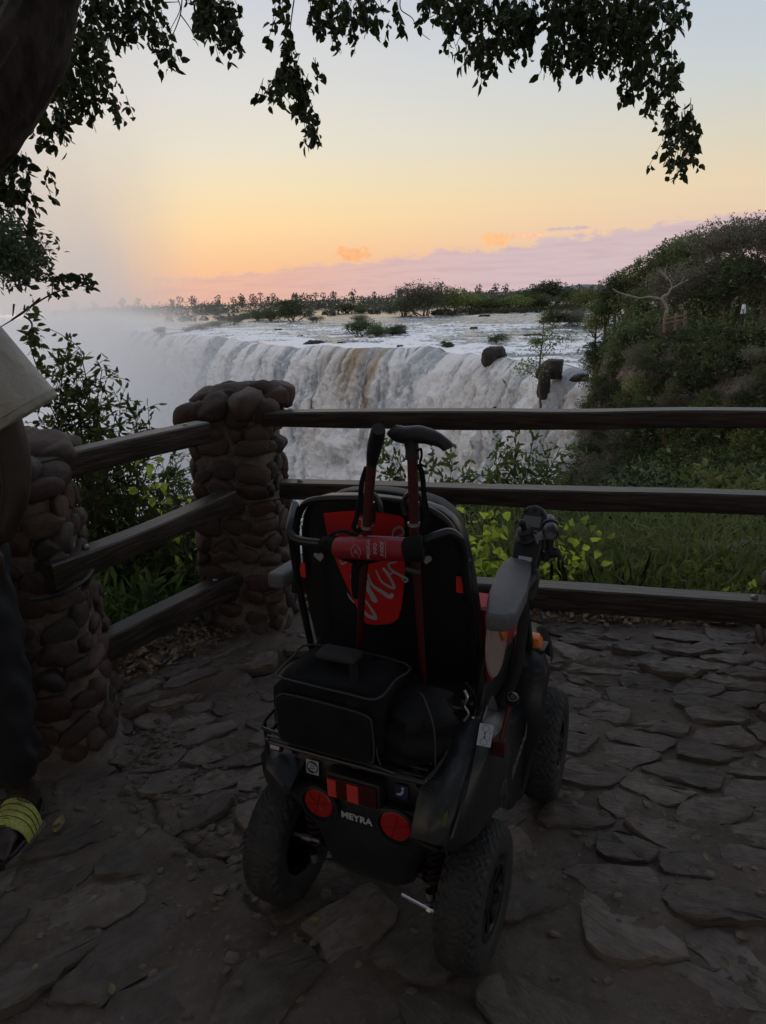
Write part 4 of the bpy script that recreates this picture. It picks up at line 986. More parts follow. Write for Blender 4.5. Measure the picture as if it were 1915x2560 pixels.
undergrowth('headland_undergrowth', 'tangled green undergrowth covering the headland cliff between the trees', 90000, f1, lambda y: .30 + 0 * y, F_dense, 1.3)
undergrowth('slope_undergrowth', 'feathery green bushes and weeds covering the slope beyond the rails', 20000, f2, lambda y: .028 + .0055 * y, F_dense, .6)

# ------------------------------------------------------------------ shrubs and weeds just beyond the rails
def shrub(name, label, group, base, tips, m, leafL, leafW, per, seed, spread=.10, r=.006, droop=.2, cat='shrub', shape=6, stem=M_twig, twigs=3):
    """base (world), list of tip points; leaves run along side twigs"""
    rs = np.random.RandomState(seed); base = Vector(base); root = empty(name, base, 0, label, cat, group); b = MB(); P = []; D = []
    for tp in tips:
        tp = Vector(tp) - base; mid = tp * .5 + Vector(rs.normal(size=3)) * tp.length * .07 + Vector((0, 0, tp.length * .06))
        path = smooth_path([Vector((0, 0, 0)), mid, tp], 7); n = len(path); b.tube(path, [r * (1 - .8 * i / n) for i in range(n)], 5, cap=False)
        for i in range(3, n):
            for _ in range(twigs):
                d = (path[i] - path[i - 1]).normalized() * .7 + Vector(rs.normal(size=3)) * .8; d.normalize(); L_ = spread * rs.uniform(.5, 1.3)
                q = [path[i] + d * L_ * j / 3 + Vector((0, 0, -droop * L_ * (j / 3) ** 2)) for j in range(4)]; b.tube(q, r * .22, 3, cap=False)
                for j in range(per):
                    t = (j + 1) / per; pt = q[0].lerp(q[3], t); dd = d * .8 + Vector(rs.normal(size=3)) * .55 + Vector((0, 0, -droop)); P.append(tuple(pt)); D.append(tuple(dd))
    b.build('stems', stem, root, smooth=True); P = np.array(P); D = np.array(D); k = len(P)
    leaf_obj('foliage', P, D, leafL * rs.uniform(.6, 1.25, k), leafW * rs.uniform(.7, 1.2, k), rs, m, root, shape); return root
A = at
shrub('leafy_shrub', 'airy shrub with narrow leaves reaching up between the sleeve and the corner pillar', None, (-1.9, 4.1, -.1), [A(140, 950, 4.0), A(190, 930, 4.1), A(255, 925, 4.1), A(215, 980, 4.0), A(120, 1000, 3.9), A(250, 1010, 4.1), A(180, 1040, 4.0), A(150, 1090, 3.9), A(230, 1080, 4.1), A(110, 1060, 3.9), A(200, 870, 4.2), A(160, 895, 4.0)], F_near, .055, .020, 5, 1, .16, .009)
shrub('leafy_shrub', 'low spray of narrow leaves fanning right towards the corner pillar', None, (-1.55, 3.9, -.1), [A(300, 1010, 3.9), A(340, 1040, 3.9), A(375, 1075, 3.9), A(300, 1075, 3.9), A(250, 1120, 3.8), A(320, 1110, 3.9), A(200, 1120, 3.8), A(345, 1090, 3.9)], F_near, .05, .018, 5, 2, .13, .008)
shrub('leafy_shrub', 'dark dense shrub filling the gap under the top rail at left', None, (-1.5, 4.1, -.1), [A(x, y, 4.1 + .3 * ((x * 7 + y) % 3 - 1)) for x in (210, 260, 310, 360, 410, 450) for y in (1190, 1260, 1330)], F_near, .05, .022, 5, 3, .17, .008)
shrub('leafy_shrub', 'green shrub between the middle and bottom rails at left', None, (-1.15, 3.75, 0), [A(x, y, 3.75 + .2 * ((x + y) % 3 - 1)) for x in (280, 330, 380, 430, 470, 500) for y in (1340, 1400, 1450)], F_near, .045, .022, 4, 4, .13, .006)
shrub('leafy_shrub', 'dark low shrub behind the bottom rail at left', None, (-1.35, 3.6, 0), [A(x, y, 3.6) for x in (270, 310, 350, 400, 440) for y in (1420, 1480)], F_near, .04, .018, 5, 5, .12, .006)
shrub('feathery_sapling', 'thin feathery sapling left of the corner pillar', None, (-1.25, 4.2, -.1), [A(430, 1140, 4.1), A(445, 1180, 4.1), A(470, 1210, 4.1), A(420, 1200, 4.1), A(400, 1160, 4.1), A(460, 1260, 4.1)], F_near, .022, .009, 7, 6, .09, .005)
shrub('leafy_shrub', 'young shrub with upright twigs against the falls, right of the walking sticks', None, (.25, 6.0, -1.4), [A(960, 1120, 5.6), A(975, 1190, 5.6), A(1000, 1165, 5.6), A(1085, 1150, 5.8), A(1060, 1190, 5.8), A(1130, 1160, 5.9), A(1150, 1190, 5.9), A(1110, 1210, 5.8), A(945, 1225, 5.6), A(1180, 1215, 6), A(1030, 1210, 5.8)], F_near, .075, .030, 4, 7, .15, .010)
shrub('leafy_shrub', 'taller branching shrub in front of the right end of the falls', None, (1.25, 6.3, -1.6), [A(1290, 1095, 6.2), A(1265, 1120, 6.2), A(1330, 1110, 6.3), A(1370, 1150, 6.3), A(1240, 1150, 6.1), A(1310, 1160, 6.2), A(1350, 1200, 6.3), A(1280, 1200, 6.2), A(1400, 1120, 6.4), A(1220, 1200, 6.1), A(1390, 1210, 6.4), A(1330, 1235, 6.2)], F_near, .08, .032, 4, 8, .18, .012)
shrub('leafy_shrub', 'dense green shrub behind the middle rail, right of the chair back', None, (.9, 5.2, -1.0), [A(x, y, 5.0 + .3 * ((x // 10 + y) % 3 - 1)) for x in (1190, 1230, 1270, 1310, 1350) for y in (1250, 1290, 1340, 1380)], F_near, .06, .028, 5, 9, .18, .009)
shrub('leafy_shrub', 'shadowed shrub behind the stick handles under the middle rail', None, (.3, 5.2, -1.0), [A(x, y, 5.2) for x in (760, 1160, 1180, 1200) for y in (1280, 1330)], F_near, .055, .024, 4, 10, .15, .008)
VG = 'broad-leaved creepers lit from behind'
def vine(label, pts, seed, L_=.075, n=6, Y=None, sp=.06):
    n = int(n * 1.9); sp *= 1.25; L_ *= .88
    rs = np.random.RandomState(seed); c0 = Vector(pts[0]); root = empty('broad_leaf_vine', c0, 0, label, 'vine', VG); b = MB(); P = []; D = []
    for p in pts:
        p = Vector(p) - c0; g = Vector((p.x + rs.normal() * .1, p.y + .05, float(gz(p.x + c0.x, 3.4)) - c0.z)); path = smooth_path([g, (g + p) / 2 + Vector(rs.normal(size=3)) * .04, p], 5); b.tube(path, .0025, 4, cap=False)
        for i in range(n): P.append(tuple(p + Vector(rs.normal(size=3)) * sp)); D.append(tuple(Vector((rs.normal() * .8, rs.normal() * .5 - .3, rs.uniform(-1.0, .5)))))
    b.build('stems', M_twig, root); P = np.array(P); D = np.array(D); k = len(P)
    leaf_obj('foliage', P, D, L_ * rs.uniform(.6, 1.2, k), L_ * .8 * rs.uniform(.7, 1.1, k), rs, F_vine, root, 6)
vine('bright creeper leaves under the top rail at left', [A(385, 1205, 3.5), A(420, 1215, 3.5), A(365, 1240, 3.5), A(400, 1270, 3.5), A(440, 1290, 3.5)], 1, .06, 3)
vine('bright creeper leaves beside the corner pillar between the middle and bottom rails', [A(480, 1330, 3.45), A(495, 1380, 3.45), A(440, 1390, 3.45), A(500, 1300, 3.5), A(430, 1440, 3.4), A(300, 1480, 3.3), A(460, 1345, 3.4)], 2, .055, 3)
vine('sunlit heart-shaped leaves between chair back and armrest', [A(1195, 1395, 3.3), A(1215, 1420, 3.3), A(1245, 1400, 3.3), A(1230, 1440, 3.3), A(1200, 1360, 3.4), A(1250, 1375, 3.4), A(1210, 1450, 3.3), A(1260, 1440, 3.3), A(1190, 1290, 3.5), A(1240, 1310, 3.5)], 3, .072, 5, sp=.055)
vine('broad yellow-green leaves right of the chair headlamp', [A(1395, 1335, 3.4), A(1420, 1345, 3.4), A(1405, 1370, 3.4), A(1430, 1395, 3.4), A(1380, 1410, 3.3), A(1440, 1430, 3.4), A(1350, 1420, 3.3), A(1400, 1440, 3.3), A(1470, 1450, 3.4), A(1370, 1455, 3.3), A(1440, 1330, 3.5)], 4, .065, 4, sp=.06)
vine('bright leaves hanging by the right pillar above the bottom rail', [A(1900, 1465, 3.1), A(1880, 1490, 3.1), A(1850, 1500, 3.1), A(1860, 1475, 3.1), A(1790, 1430, 3.6), A(1740, 1440, 3.6)], 5, .055, 3, sp=.04)
# tangled weeds and grass behind the bottom rail
def weeds(name, label, n, fx, hL, m, w_=.012, bend=.5, kind='stuff', shape=4):
    x, y = fx(n); z = gz(x, y, False) + np.where(y > 3.9, terr(x, y), 0); k = len(x); h = hL * rs.uniform(.4, 1.3, k)
    P = np.stack([x, y, z + rs.rand(k) * h * .8], -1); D = rs.normal(size=(k, 3)) * bend + np.array([0, -.1, 1])
    V, F = leaf_geo(P, D, h * .55, w_ * rs.uniform(.5, 1.5, k), rs, shape, .1); tag(link_mesh(name, np_mesh(name, V, F, m, False)), label, 'weeds', kind='stuff')
def fw(n):
    x = rs.uniform(.25, 3.2, n); y = 3.22 - .24 * (x - .3) + .12 + np.abs(rs.normal(size=n)) * .55; return x, y
def fwl(n):
    x = rs.uniform(-2.6, -.6, n); y = 2.95 + 1.15 * (x + 1.0) * (x < -1) + .30 + np.abs(rs.normal(size=n)) * .5; return x, np.maximum(y, 2.9 + 1.2 * (x + .9))
F_weed = leafmat('leaves_weeds', (.09, .13, .03), (.21, .26, .07), .5, scale=4)
WG = 'leafy bushes close behind the railing'
for i, (px, py, Y, r, k, lb) in enumerate(((1480, 1400, 4.6, .26, 'broad', 'small yellow-green bush right of the broad-leaved creeper'), (1560, 1365, 5.4, .34, 'leafy', 'bushy green weed patch behind the rusty flower spikes'), (1640, 1400, 4.8, .28, 'leafy', 'green weed bush behind the tall spear leaf'), (1710, 1350, 6.0, .42, 'broad', 'pale feathery bush above the middle of the bottom rail'), (1780, 1390, 5.0, .32, 'leafy', 'green bush crossed by the slanting dead stalk'), (1850, 1340, 5.8, .42, 'leafy', 'dense bush under the right end of the middle rail'), (1900, 1400, 4.6, .26, 'broad', 'yellow-green bush beside the right pillar'),
    (1600, 1290, 8.0, .55, 'shade', 'dark bush just under the middle rail'), (1700, 1275, 8.5, .6, 'leafy', 'rounded bush hidden behind the middle rail'), (1800, 1285, 8.0, .6, 'broad', 'lighter bush under the middle rail at right'), (1890, 1270, 8.5, .6, 'leafy', 'bush at the right end of the middle rail'), (1500, 1310, 7.0, .42, 'shade', 'dark bush right of the headlamp'), (1430, 1340, 6.0, .34, 'leafy', 'green bush directly behind the headlamp'), (1560, 1455, 4.2, .18, 'broad', 'low tuft on the bottom rail line'), (1740, 1460, 4.2, .2, 'leafy', 'low green tuft behind the bottom rail at right'))):
    tree('weed_bush', lb, 'bush', WG, A(px, py, Y), r * 1.5, k, sq=.85, trunk=False)
weeds('low_weeds', 'low leafy green weeds along the foot of the long railing', 9000, fw, .14, F_weed, .022, 1.2)
weeds('grass_blades', 'long thin grass blades rising behind the bottom rail', 5000, fw, .17, leafmat('grass', (.13, .15, .06), (.27, .28, .13), .5, scale=4), .004, .35)
weeds('low_weeds', 'low weeds in the shade behind the short railing', 4500, fwl, .20, F_near, .024, 1.1)
def ftall(n):
    a = np.radians(rs.uniform(7, 34, n)); r = rs.uniform(3.9, 8.5, n); return r * np.sin(a), r * np.cos(a)
def tallw(n, hL, m, w_, nm, lb, bend=.35):
    x, y = ftall(n); z = np.where(y > 4.4, terr(x, y), gz(x, y, False)); k = len(x); h = hL * rs.uniform(.3, 1.2, k) * (.22 + .17 * np.clip(np.hypot(x, y) - 3.9, 0, 5))
    P = np.stack([x, y, z + rs.rand(k) * h], -1); D = rs.normal(size=(k, 3)) * bend + np.array([0, 0, 1]); V, F = leaf_geo(P, D, .10 * rs.uniform(.5, 1.6, k), w_, rs, 4, .1)
    tag(link_mesh(nm, np_mesh(nm, V, F, m, False)), lb, 'weeds', kind='stuff')
tallw(9000, .85, leafmat('feather_grass', (.11, .15, .05), (.23, .27, .11), .5, scale=2), .010, 'tall_weeds', 'tall feathery green weeds on the slope behind the railing', .8)
# spiky upright leaves and dead stalks
SG = 'dark spear-shaped leaves standing behind the bottom rail'
for i, (x0, y0, x1, y1, w_) in enumerate(((1595, 1480, 1630, 1375, .012), (1578, 1478, 1572, 1400, .011), (1558, 1475, 1556, 1432, .011), (1415, 1460, 1405, 1392, .012), (1380, 1462, 1378, 1400, .012), (1400, 1470, 1395, 1385, .012), (1490, 1470, 1470, 1400, .009))):
    p0, p1 = A(x0, y0, 3.35), A(x1, y1, 3.3); p0 = p0 + (p0 - p1) * 1.1; b = MB(); b.tube([p0, p0.lerp(p1, .5), p0.lerp(p1, .85), p1], [w_, w_, w_ * .7, .001], 6, flat=.45)
    o = b.build('spear_leaf', F_dark, smooth=True); tag(o, 'dark green spear-shaped upright leaf behind the bottom rail right of the armrest', 'plant', SG)
p0, p1 = A(366, 1510, 3.2), A(362, 1455, 3.2); b = MB(); b.tube([p0, p0.lerp(p1, .5), p0.lerp(p1, .9), p1], [.017, .017, .014, .003], 6, flat=.4)
tag(b.build('spear_leaf', mat('pale_succulent', (.13, .18, .10), .5), smooth=True), 'pale green upright succulent leaf behind the short railing', 'plant')
for i, (pts, lb) in enumerate((([(1915, 1370, 4), (1830, 1460, 3.8), (1790, 1500, 3.7), (1770, 1540, 3.5)], 'long dead stalk slanting across the weeds near the right pillar'), ([(1490, 1420, 3.5), (1550, 1450, 3.5), (1565, 1490, 3.4)], 'dark arched stem behind the bottom rail'), ([(1660, 1570, 3.3), (1780, 1580, 3.2), (1900, 1610, 3.0)], 'pale dead stick lying in the grass under the bottom rail'), ([(1700, 1520, 3.2), (1660, 1590, 3.2), (1620, 1600, 3.2)], 'thin bent stem under the bottom rail'),
                              ([(425, 1255, 3.9), (450, 1220, 3.9), (465, 1195, 3.9)], 'thin dark stick leaning behind the short railing'), ([(1305, 1430, 3.3), (1350, 1420, 3.4), (1400, 1385, 3.5)], 'brown stem arching under the headlamp'))):
    b = MB(); b.tube(smooth_path([A(*p) for p in pts], 5), .0045, 5); tag(b.build('dead_stalk', M_twig if i != 2 else M_barkp, smooth=True), lb, 'stalk')
# rusty flower spikes above the weeds
M_fl = mat('rusty_flower', (.35, .16, .09), .8)
for i, (px, py) in enumerate(((1525, 1330), (1530, 1380), (1510, 1375), (1555, 1360), (1625, 1328), (1448, 1360), (1550, 1395), (1610, 1400), (1635, 1358), (1465, 1280), (1700, 1380), (1725, 1302))):
    p = A(px, py, 5.0); b = MB(); g = Vector((p.x, p.y + .1, float(terr(p.x, p.y + .1)))); rt = empty('flower_spike', g, 0, 'thin weed stalk topped with small rusty flowers behind the railing', 'flower', 'rusty flower spikes among the weeds')
    b.tube([(0, 0, 0), (p - g) * .5 + Vector((.02, 0, 0)), p - g], .002, 4); b.build('stem', M_twig, rt); rs2 = np.random.RandomState(i); Pq = np.array([tuple(p - g)] * 26) + rs2.normal(size=(26, 3)) * np.array([.018, .018, .035]); leaf_obj('blossom', Pq, rs2.normal(size=(26, 3)), .016, .012, rs2, M_fl, rt, 4)

# ------------------------------------------------------------------ overhanging tree: leaning trunk, limbs, hanging sprays, shading crown
tr = empty('overhanging_tree', (-2.6, 3.6, 0), 0, 'large dark tree leaning in from the top left, leafy branches hanging across the top', 'tree')
T0 = Vector(tr.location); YT = 3.7
path = smooth_path([Vector((-2.75, 3.6, -.2)), Vector((-2.5, 3.65, .9)), A(-170, 480, YT), A(-60, 330, YT), A(60, 150, YT), A(118, 0, YT), A(150, -200, YT - .1), Vector((-.9, 3.1, 4.2)), Vector((-.5, 2.2, 5.2))], 7); b = MB()
rad = [.26 - .0022 * i - (.0 if i < 30 else .004 * (i - 30)) for i in range(len(path))]; rings = []
n = 40; up = Vector((0, -1, 0))
for i, p in enumerate(path):
    t = (path[min(i + 1, len(path) - 1)] - path[max(i - 1, 0)]).normalized(); a = t.cross(up).normalized(); c2 = a.cross(t)
    rings.append([p - T0 + (a * math.cos(2 * PI * k / n) + c2 * math.sin(2 * PI * k / n)) * max(rad[i], .05) * .80 * (1 + .09 * (float(fbm(np.array(k * .8), np.array(i * .35), 3, 3)) - .5) * 2 + .03 * math.sin(k * 2.1 + i * .3)) for k in range(n)])
b.rings(rings); b.build('trunk', mat('trunk_bark', (.045, .035, .032), .9, col2=(.10, .08, .072), nscale=14, bump=.03, bscale=16, stretch=(1, 1, .3)), tr, smooth=True)
b = MB(); rs = np.random.RandomState(4)
for pts, r in (([Vector((-.8, 3.1, 4.3)), Vector((-.3, 3.9, 4.0)), Vector((.4, 4.3, 3.7)), Vector((1.4, 4.4, 3.6)), Vector((2.4, 4.5, 3.7))], .07), ([Vector((-.9, 3.1, 4.1)), Vector((-1.4, 4.2, 4.0)), Vector((-2.2, 5, 3.8))], .05), ([Vector((.4, 4.3, 3.7)), Vector((1.2, 4.9, 3.55)), Vector((2.2, 5, 3.3))], .03), ([Vector((-.5, 2.2, 5.2)), Vector((1.5, .5, 5.2)), Vector((3, -1, 5.4))], .1), ([Vector((-.5, 2.2, 5.2)), Vector((-2, .5, 5.4)), Vector((-4, -1, 5.4))], .1)):
    P_ = smooth_path(pts, 6); b.tube([p - T0 for p in P_], [r * (1 - .7 * i / len(P_)) for i in range(len(P_))], 8)
b.build('limbs', M_bark, tr, smooth=True)
LP, LD, tw = [], [], MB()
def sprig(p, L_, nl=7):
    d = Vector((rs.normal() * .35, rs.normal() * .35, -1)).normalized(); q = [p + d * L_ * j / 3 for j in range(4)]; tw.tube([v - T0 for v in q], .0018, 3, cap=False)
    for j in range(nl):
        t = rs.uniform(.05, 1.05); LP.append(tuple(q[0].lerp(q[3], t) - T0 + Vector(rs.normal(size=3)) * .007)); LD.append((rs.normal() * .75, rs.normal() * .75, -1 + rs.normal() * .35))
def clump(px, py, rx, ry, n, Y=4.4, L_=.13):
    # leaves gather in tight tufts along hidden twigs, as hanging foliage does
    nt_ = max(1, int(n * .42))
    for _ in range(nt_):
        a, r_ = rs.uniform(0, 2 * PI), math.sqrt(rs.rand()); cx0, cy0 = px + rx * r_ * math.cos(a), py + ry * r_ * math.sin(a); Y0 = Y + rs.normal() * .22
        for _ in range(2): sprig(A(cx0 + rs.normal() * 9, cy0 - 38 + rs.normal() * 14, Y0 + rs.normal() * .05), L_ * rs.uniform(.6, 1.25), 6)
def strand(pts, n, Y=4.4, L_=.10, r=.004, off=10):
    P_ = smooth_path([A(x, y, Y) for x, y in pts], 8); tw.tube([p - T0 for p in P_], [r * (1 - .6 * i / len(P_)) for i in range(len(P_))], 5)
    for _ in range(n): i = int(rs.uniform(.25, 1) * (len(P_) - 1)); sprig(P_[i] + Vector(rs.normal(size=3)) * .03, L_)
for c in ((230, 30, 60, 55, 46), (205, 110, 55, 50, 40), (190, 190, 45, 50, 34), (165, 240, 50, 35, 28), (130, 285, 40, 30, 20), (245, 190, 22, 30, 10), (215, 265, 30, 25, 12), (262, 80, 28, 50, 14), (335, 20, 60, 28, 24), (345, 70, 38, 30, 16), (385, 95, 24, 22, 8), (408, 152, 20, 20, 8), (282, 275, 28, 18, 9), (250, 225, 14, 22, 5), (100, 320, 20, 15, 5), (10, 15, 25, 25, 8), (5, 55, 12, 20, 3), (112, 340, 8, 8, 2),
          (530, 20, 48, 40, 40), (535, 75, 34, 26, 16), (590, 60, 32, 26, 12), (505, 50, 20, 40, 10), (600, 90, 20, 10, 4), (700, 30, 20, 30, 8), (705, 70, 12, 12, 3), (775, 20, 20, 25, 8), (785, 50, 14, 12, 4), (830, 15, 50, 22, 20), (850, 60, 28, 26, 12), (835, 100, 12, 10, 3), (905, 30, 30, 30, 14), (880, 70, 14, 14, 4), (920, 55, 14, 20, 5), (965, 65, 12, 20, 4), (995, 50, 8, 8, 2),
          (1100, 15, 50, 30, 24), (1150, 60, 36, 36, 20), (1150, 120, 26, 30, 10), (1205, 30, 60, 34, 34), (1190, 140, 34, 22, 13), (1240, 120, 26, 26, 12), (1200, 170, 20, 18, 6), (1290, 40, 50, 50, 34), (1300, 110, 36, 36, 16), (1320, 70, 24, 30, 10), (1400, 30, 70, 36, 46), (1480, 40, 60, 50, 46), (1560, 40, 60, 50, 46), (1640, 30, 50, 44, 36), (1700, 25, 22, 26, 8), (1440, 90, 50, 50, 34), (1520, 110, 50, 44, 34), (1430, 150, 40, 24, 16), (1350, 172, 38, 16, 9), (1380, 150, 20, 14, 4), (1500, 150, 30, 14, 9), (1600, 100, 40, 50, 26), (1660, 110, 20, 24, 8), (1580, 135, 28, 28, 10),
          (1625, 160, 26, 30, 12), (1570, 205, 16, 20, 6), (1560, 240, 22, 22, 9), (1605, 215, 24, 28, 10), (1680, 185, 26, 24, 12), (1690, 215, 20, 18, 8), (1650, 280, 36, 24, 12), (1710, 300, 36, 22, 12), (1690, 340, 34, 30, 14), (1730, 355, 24, 20, 7), (1715, 395, 34, 24, 12), (1745, 340, 14, 12, 3), (1735, 415, 18, 10, 3), (1660, 410, 8, 6, 1)):
    clump(*c)
strand([(735, 0), (728, 50), (722, 110), (712, 170), (705, 230)], 8); strand([(722, 110), (735, 160), (745, 210), (755, 280), (765, 330)], 12)
for c in ((715, 150, 16, 26, 7), (700, 180, 20, 20, 6), (680, 245, 20, 24, 9), (715, 220, 20, 26, 8), (750, 200, 18, 14, 7), (765, 225, 12, 14, 3), (750, 260, 18, 26, 8), (765, 300, 20, 20, 6), (762, 335, 10, 10, 2), (770, 185, 8, 8, 2)): clump(*c)
for pts in ([(445, 0), (450, 25), (425, 75)], [(455, 0), (450, 40), (430, 90), (410, 115), (400, 128)], [(450, 35), (475, 70), (486, 95)], [(410, 6), (445, 5)], [(1000, 0), (1003, 25), (1030, 45), (1045, 75), (1075, 100)], [(1048, 60), (1065, 50), (1090, 35)], [(935, 0), (960, 35)], [(1130, 0), (1155, 60), (1200, 90)], [(790, 0), (815, 40)], [(1560, 0), (1550, 180), (1562, 215)], [(1590, 100), (1595, 180)], [(1600, 50), (1640, 150), (1645, 260)], [(1650, 225), (1685, 240), (1690, 290)], [(1220, 60), (1180, 110)]):
    strand(pts, 0, r=.0035)
# trailing branches at the left edge
for c in ((20, 400, 28, 22, 10), (35, 440, 26, 22, 10), (12, 470, 24, 26, 12), (30, 510, 24, 24, 10), (75, 490, 30, 10, 5), (95, 520, 14, 10, 3), (110, 485, 8, 8, 2), (90, 555, 14, 6, 2)): clump(*c, Y=3.9, L_=.09)
LPn = len(LP)
FL_P, FL_D = np.array(LP), np.array(LD); k = len(FL_P); print('hanging leaves', k)
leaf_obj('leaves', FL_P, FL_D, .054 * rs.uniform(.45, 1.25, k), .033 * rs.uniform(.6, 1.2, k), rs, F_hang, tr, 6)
tw.build('twigs', M_twig, tr)['kind'] = 'stuff'
# the crown overhead and behind the camera that shades the terrace
ncr = 17000; rs = np.random.RandomState(8)
px_ = rs.uniform(-7.5, 7.5, ncr); py_ = rs.uniform(-8, 3.9, ncr); pz_ = 4.3 + 1.8 * rs.rand(ncr) + .04 * (py_ - 4) ** 2 * 0 + .25 * np.abs(px_) * 0 + 0
keep = fbm(px_ / 1.1, py_ / 1.1, 3, 66) > CANOPY_HOLES if 'CANOPY_HOLES' in globals() else fbm(px_ / 1.1, py_ / 1.1, 3, 66) > .40
P_ = np.stack([px_, py_, pz_], -1)[keep] - np.array(T0); D_ = rs.normal(size=P_.shape) * np.array([1, 1, .5])
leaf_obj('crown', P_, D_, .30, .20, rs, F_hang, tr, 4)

# dense leafy tree beyond the person at the left edge, and creeper
t = empty('leafy_tree', (-3.6, 6.2, -1.2), 0, 'dense small-leaved tree hanging in at the left edge above the person', 'tree'); c0 = Vector(t.location); P = []; D = []; b = MB(); rs = np.random.RandomState(12)
b.tube(smooth_path([(0, 0, 0), (.2, -.3, 2.5), A(-60, 620, 6) - c0], 6), [.09] * 12 + [.04], 8)
for (px, py, rx, ry, n) in ((15, 600, 40, 45, 60), (50, 625, 45, 36, 40), (25, 660, 50, 30, 40), (80, 660, 34, 26, 20), (-30, 620, 50, 80, 60), (10, 560, 30, 30, 20), (105, 640, 14, 20, 6)):
    for _ in range(n):
        a, r_ = rs.uniform(0, 6.28), math.sqrt(rs.rand()); p = A(px + rx * r_ * math.cos(a), py + ry * r_ * math.sin(a), 6 + rs.normal() * .3) - c0
        for _ in range(12): P.append(tuple(p + Vector(rs.normal(size=3)) * .06)); D.append((rs.normal(), rs.normal(), -.7 + rs.normal() * .6))
b.build('trunk', M_bark, t, smooth=True); P = np.array(P); leaf_obj('foliage', P, np.array(D), .055, .024, rs, F_dark, t, 4)
def creeper(name, label, lines, clumps, Y, L_, m, seed):
    rs = np.random.RandomState(seed); c0 = A(*lines[0][0], Y); t = empty(name, c0, 0, label, 'creeper'); b = MB(); P = []; D = []
    for pts in lines: pp = smooth_path([A(x, y, Y) - c0 for x, y in pts], 6); b = MB(); b.tube(pp, [.006 * (1 - .6 * i / len(pp)) for i in range(len(pp))], 5); b.build('stem', M_twig, t, smooth=True)
    for (px, py, rx, ry, n) in clumps:
        for _ in range(n): a, r_ = rs.uniform(0, 6.28), math.sqrt(rs.rand()); P.append(tuple(A(px + rx * r_ * math.cos(a), py + ry * r_ * math.sin(a), Y + rs.normal() * .06) - c0)); D.append((rs.normal(), rs.normal() * .6, -.5 + rs.normal() * .6))
    P = np.array(P); k = len(P); leaf_obj('foliage', P, np.array(D), L_ * rs.uniform(.5, 1.2, k), L_ * .62 * rs.uniform(.6, 1.1, k), rs, m, t, 6)
creeper('creeper', 'long bare-stemmed creeper trailing down the left edge with a tuft of leaves at its tip', [[(0, 470), (50, 540), (85, 600), (128, 680), (130, 735)], [(30, 800), (80, 765), (125, 738), (165, 722), (200, 715), (238, 722)], [(100, 745), (60, 780), (30, 800), (-20, 830)]],
        [(150, 700, 40, 18, 40), (210, 700, 26, 12, 26), (180, 690, 20, 8, 12), (140, 735, 25, 10, 14), (228, 720, 12, 8, 8), (85, 650, 30, 25, 34), (60, 700, 34, 22, 30)], 4.2, .05, F_dark, 3)
creeper('creeper', 'big-leaved creeper hanging beside the sleeve', [[(60, 790), (80, 810), (75, 860), (100, 940)], [(75, 770), (82, 760)], [(35, 760), (32, 790)], [(60, 775), (62, 762)]],
        [(78, 765, 8, 10, 5), (90, 787, 16, 8, 8), (80, 820, 14, 16, 12), (85, 845, 24, 14, 18), (90, 865, 20, 10, 14), (95, 900, 14, 12, 10), (105, 940, 16, 16, 10)], 3.9, .055, F_near, 4)

# unseen trees added behind and beside the camera to block sky light
for i, (x, y, z, r, k) in enumerate(((-7, -7, 3.2, 4.2, 'dense'), (0, -9, 3.6, 4.6, 'dark'), (7, -7, 3.2, 4.2, 'dense'), (-9, 0, 3.0, 3.4, 'dark'), (9, 1, 3.0, 3.6, 'dark'))):
    tree('unseen_shade_tree', ['unseen shade tree added behind the viewpoint, left', 'unseen broad shade tree added directly behind the viewpoint', 'unseen shade tree added behind the viewpoint, right', 'unseen shade tree added beside the terrace on the left', 'unseen shade tree added beside the terrace on the right'][i], 'tree', 'unseen shade trees around the terrace', (x, y, z), r, k, ground=-.1)

# ------------------------------------------------------------------ the power wheelchair (local axes: x right, y forward, z up)
CH = (-.05, 1.47, .012)
chair = empty('power_wheelchair', CH, R(-26), 'black outdoor power wheelchair seen from behind with red trim and knobbly tyres', 'wheelchair')
M_gloss = mat('gloss_black_panel', (.009, .011, .013), .38, coat=.12, col2=(.016, .019, .022), nscale=9, bump=.0006, bscale=60)
M_blk = mat('black_plastic', (.016, .017, .019), .45, bump=.0006, bscale=300)
M_shell = mat('seat_shell_black', (.014, .015, .017), .34, bump=.0012, bscale=9)
M_tube = mat('black_tube', (.014, .014, .015), .3)
M_rub = mat('tyre_rubber', (.020, .021, .023), .68, col2=(.035, .033, .03), nscale=30, bump=.001, bscale=120)
M_red = mat('red_panel', (.62, .015, .022), .5)
M_redp = mat('red_paint', (.060, .005, .008), .45)
M_refl = mat('red_reflector', (.36, .008, .008), .28, bump=.0012, bscale=300)
M_lens = mat('dark_red_lens', (.05, .006, .006), .15)
M_lensb = mat('red_lens_band', (.62, .045, .035), .35, bump=.001, bscale=500)
M_silver = mat('lettering_silver', (.50, .50, .51), .45)
M_greyp = mat('grey_print', (.42, .40, .43), .6)
M_steel = mat('bare_steel', (.55, .55, .56), .3, metal=1.)
M_white = mat('white_sticker', (.42, .45, .50), .5)
M_navy = mat('navy_print', (.012, .02, .07), .5)
M_amber = mat('amber_lens', (.75, .18, .015), .2)
M_pad = mat('armrest_grey', (.13, .13, .142), .55, bump=.0012, bscale=260, col2=(.085, .085, .095), nscale=300)
M_redf = mat('red_upholstery', (.42, .02, .04), .7)
M_frost = mat('frosted_plastic', (.36, .27, .26), .4)
M_fab = mat('black_fabric', (.006, .0065, .008), .9, bump=.0018, bscale=120, col2=(.011, .012, .014), nscale=14, spec=.25)
M_pipe = mat('piping', (.03, .031, .034), .6)
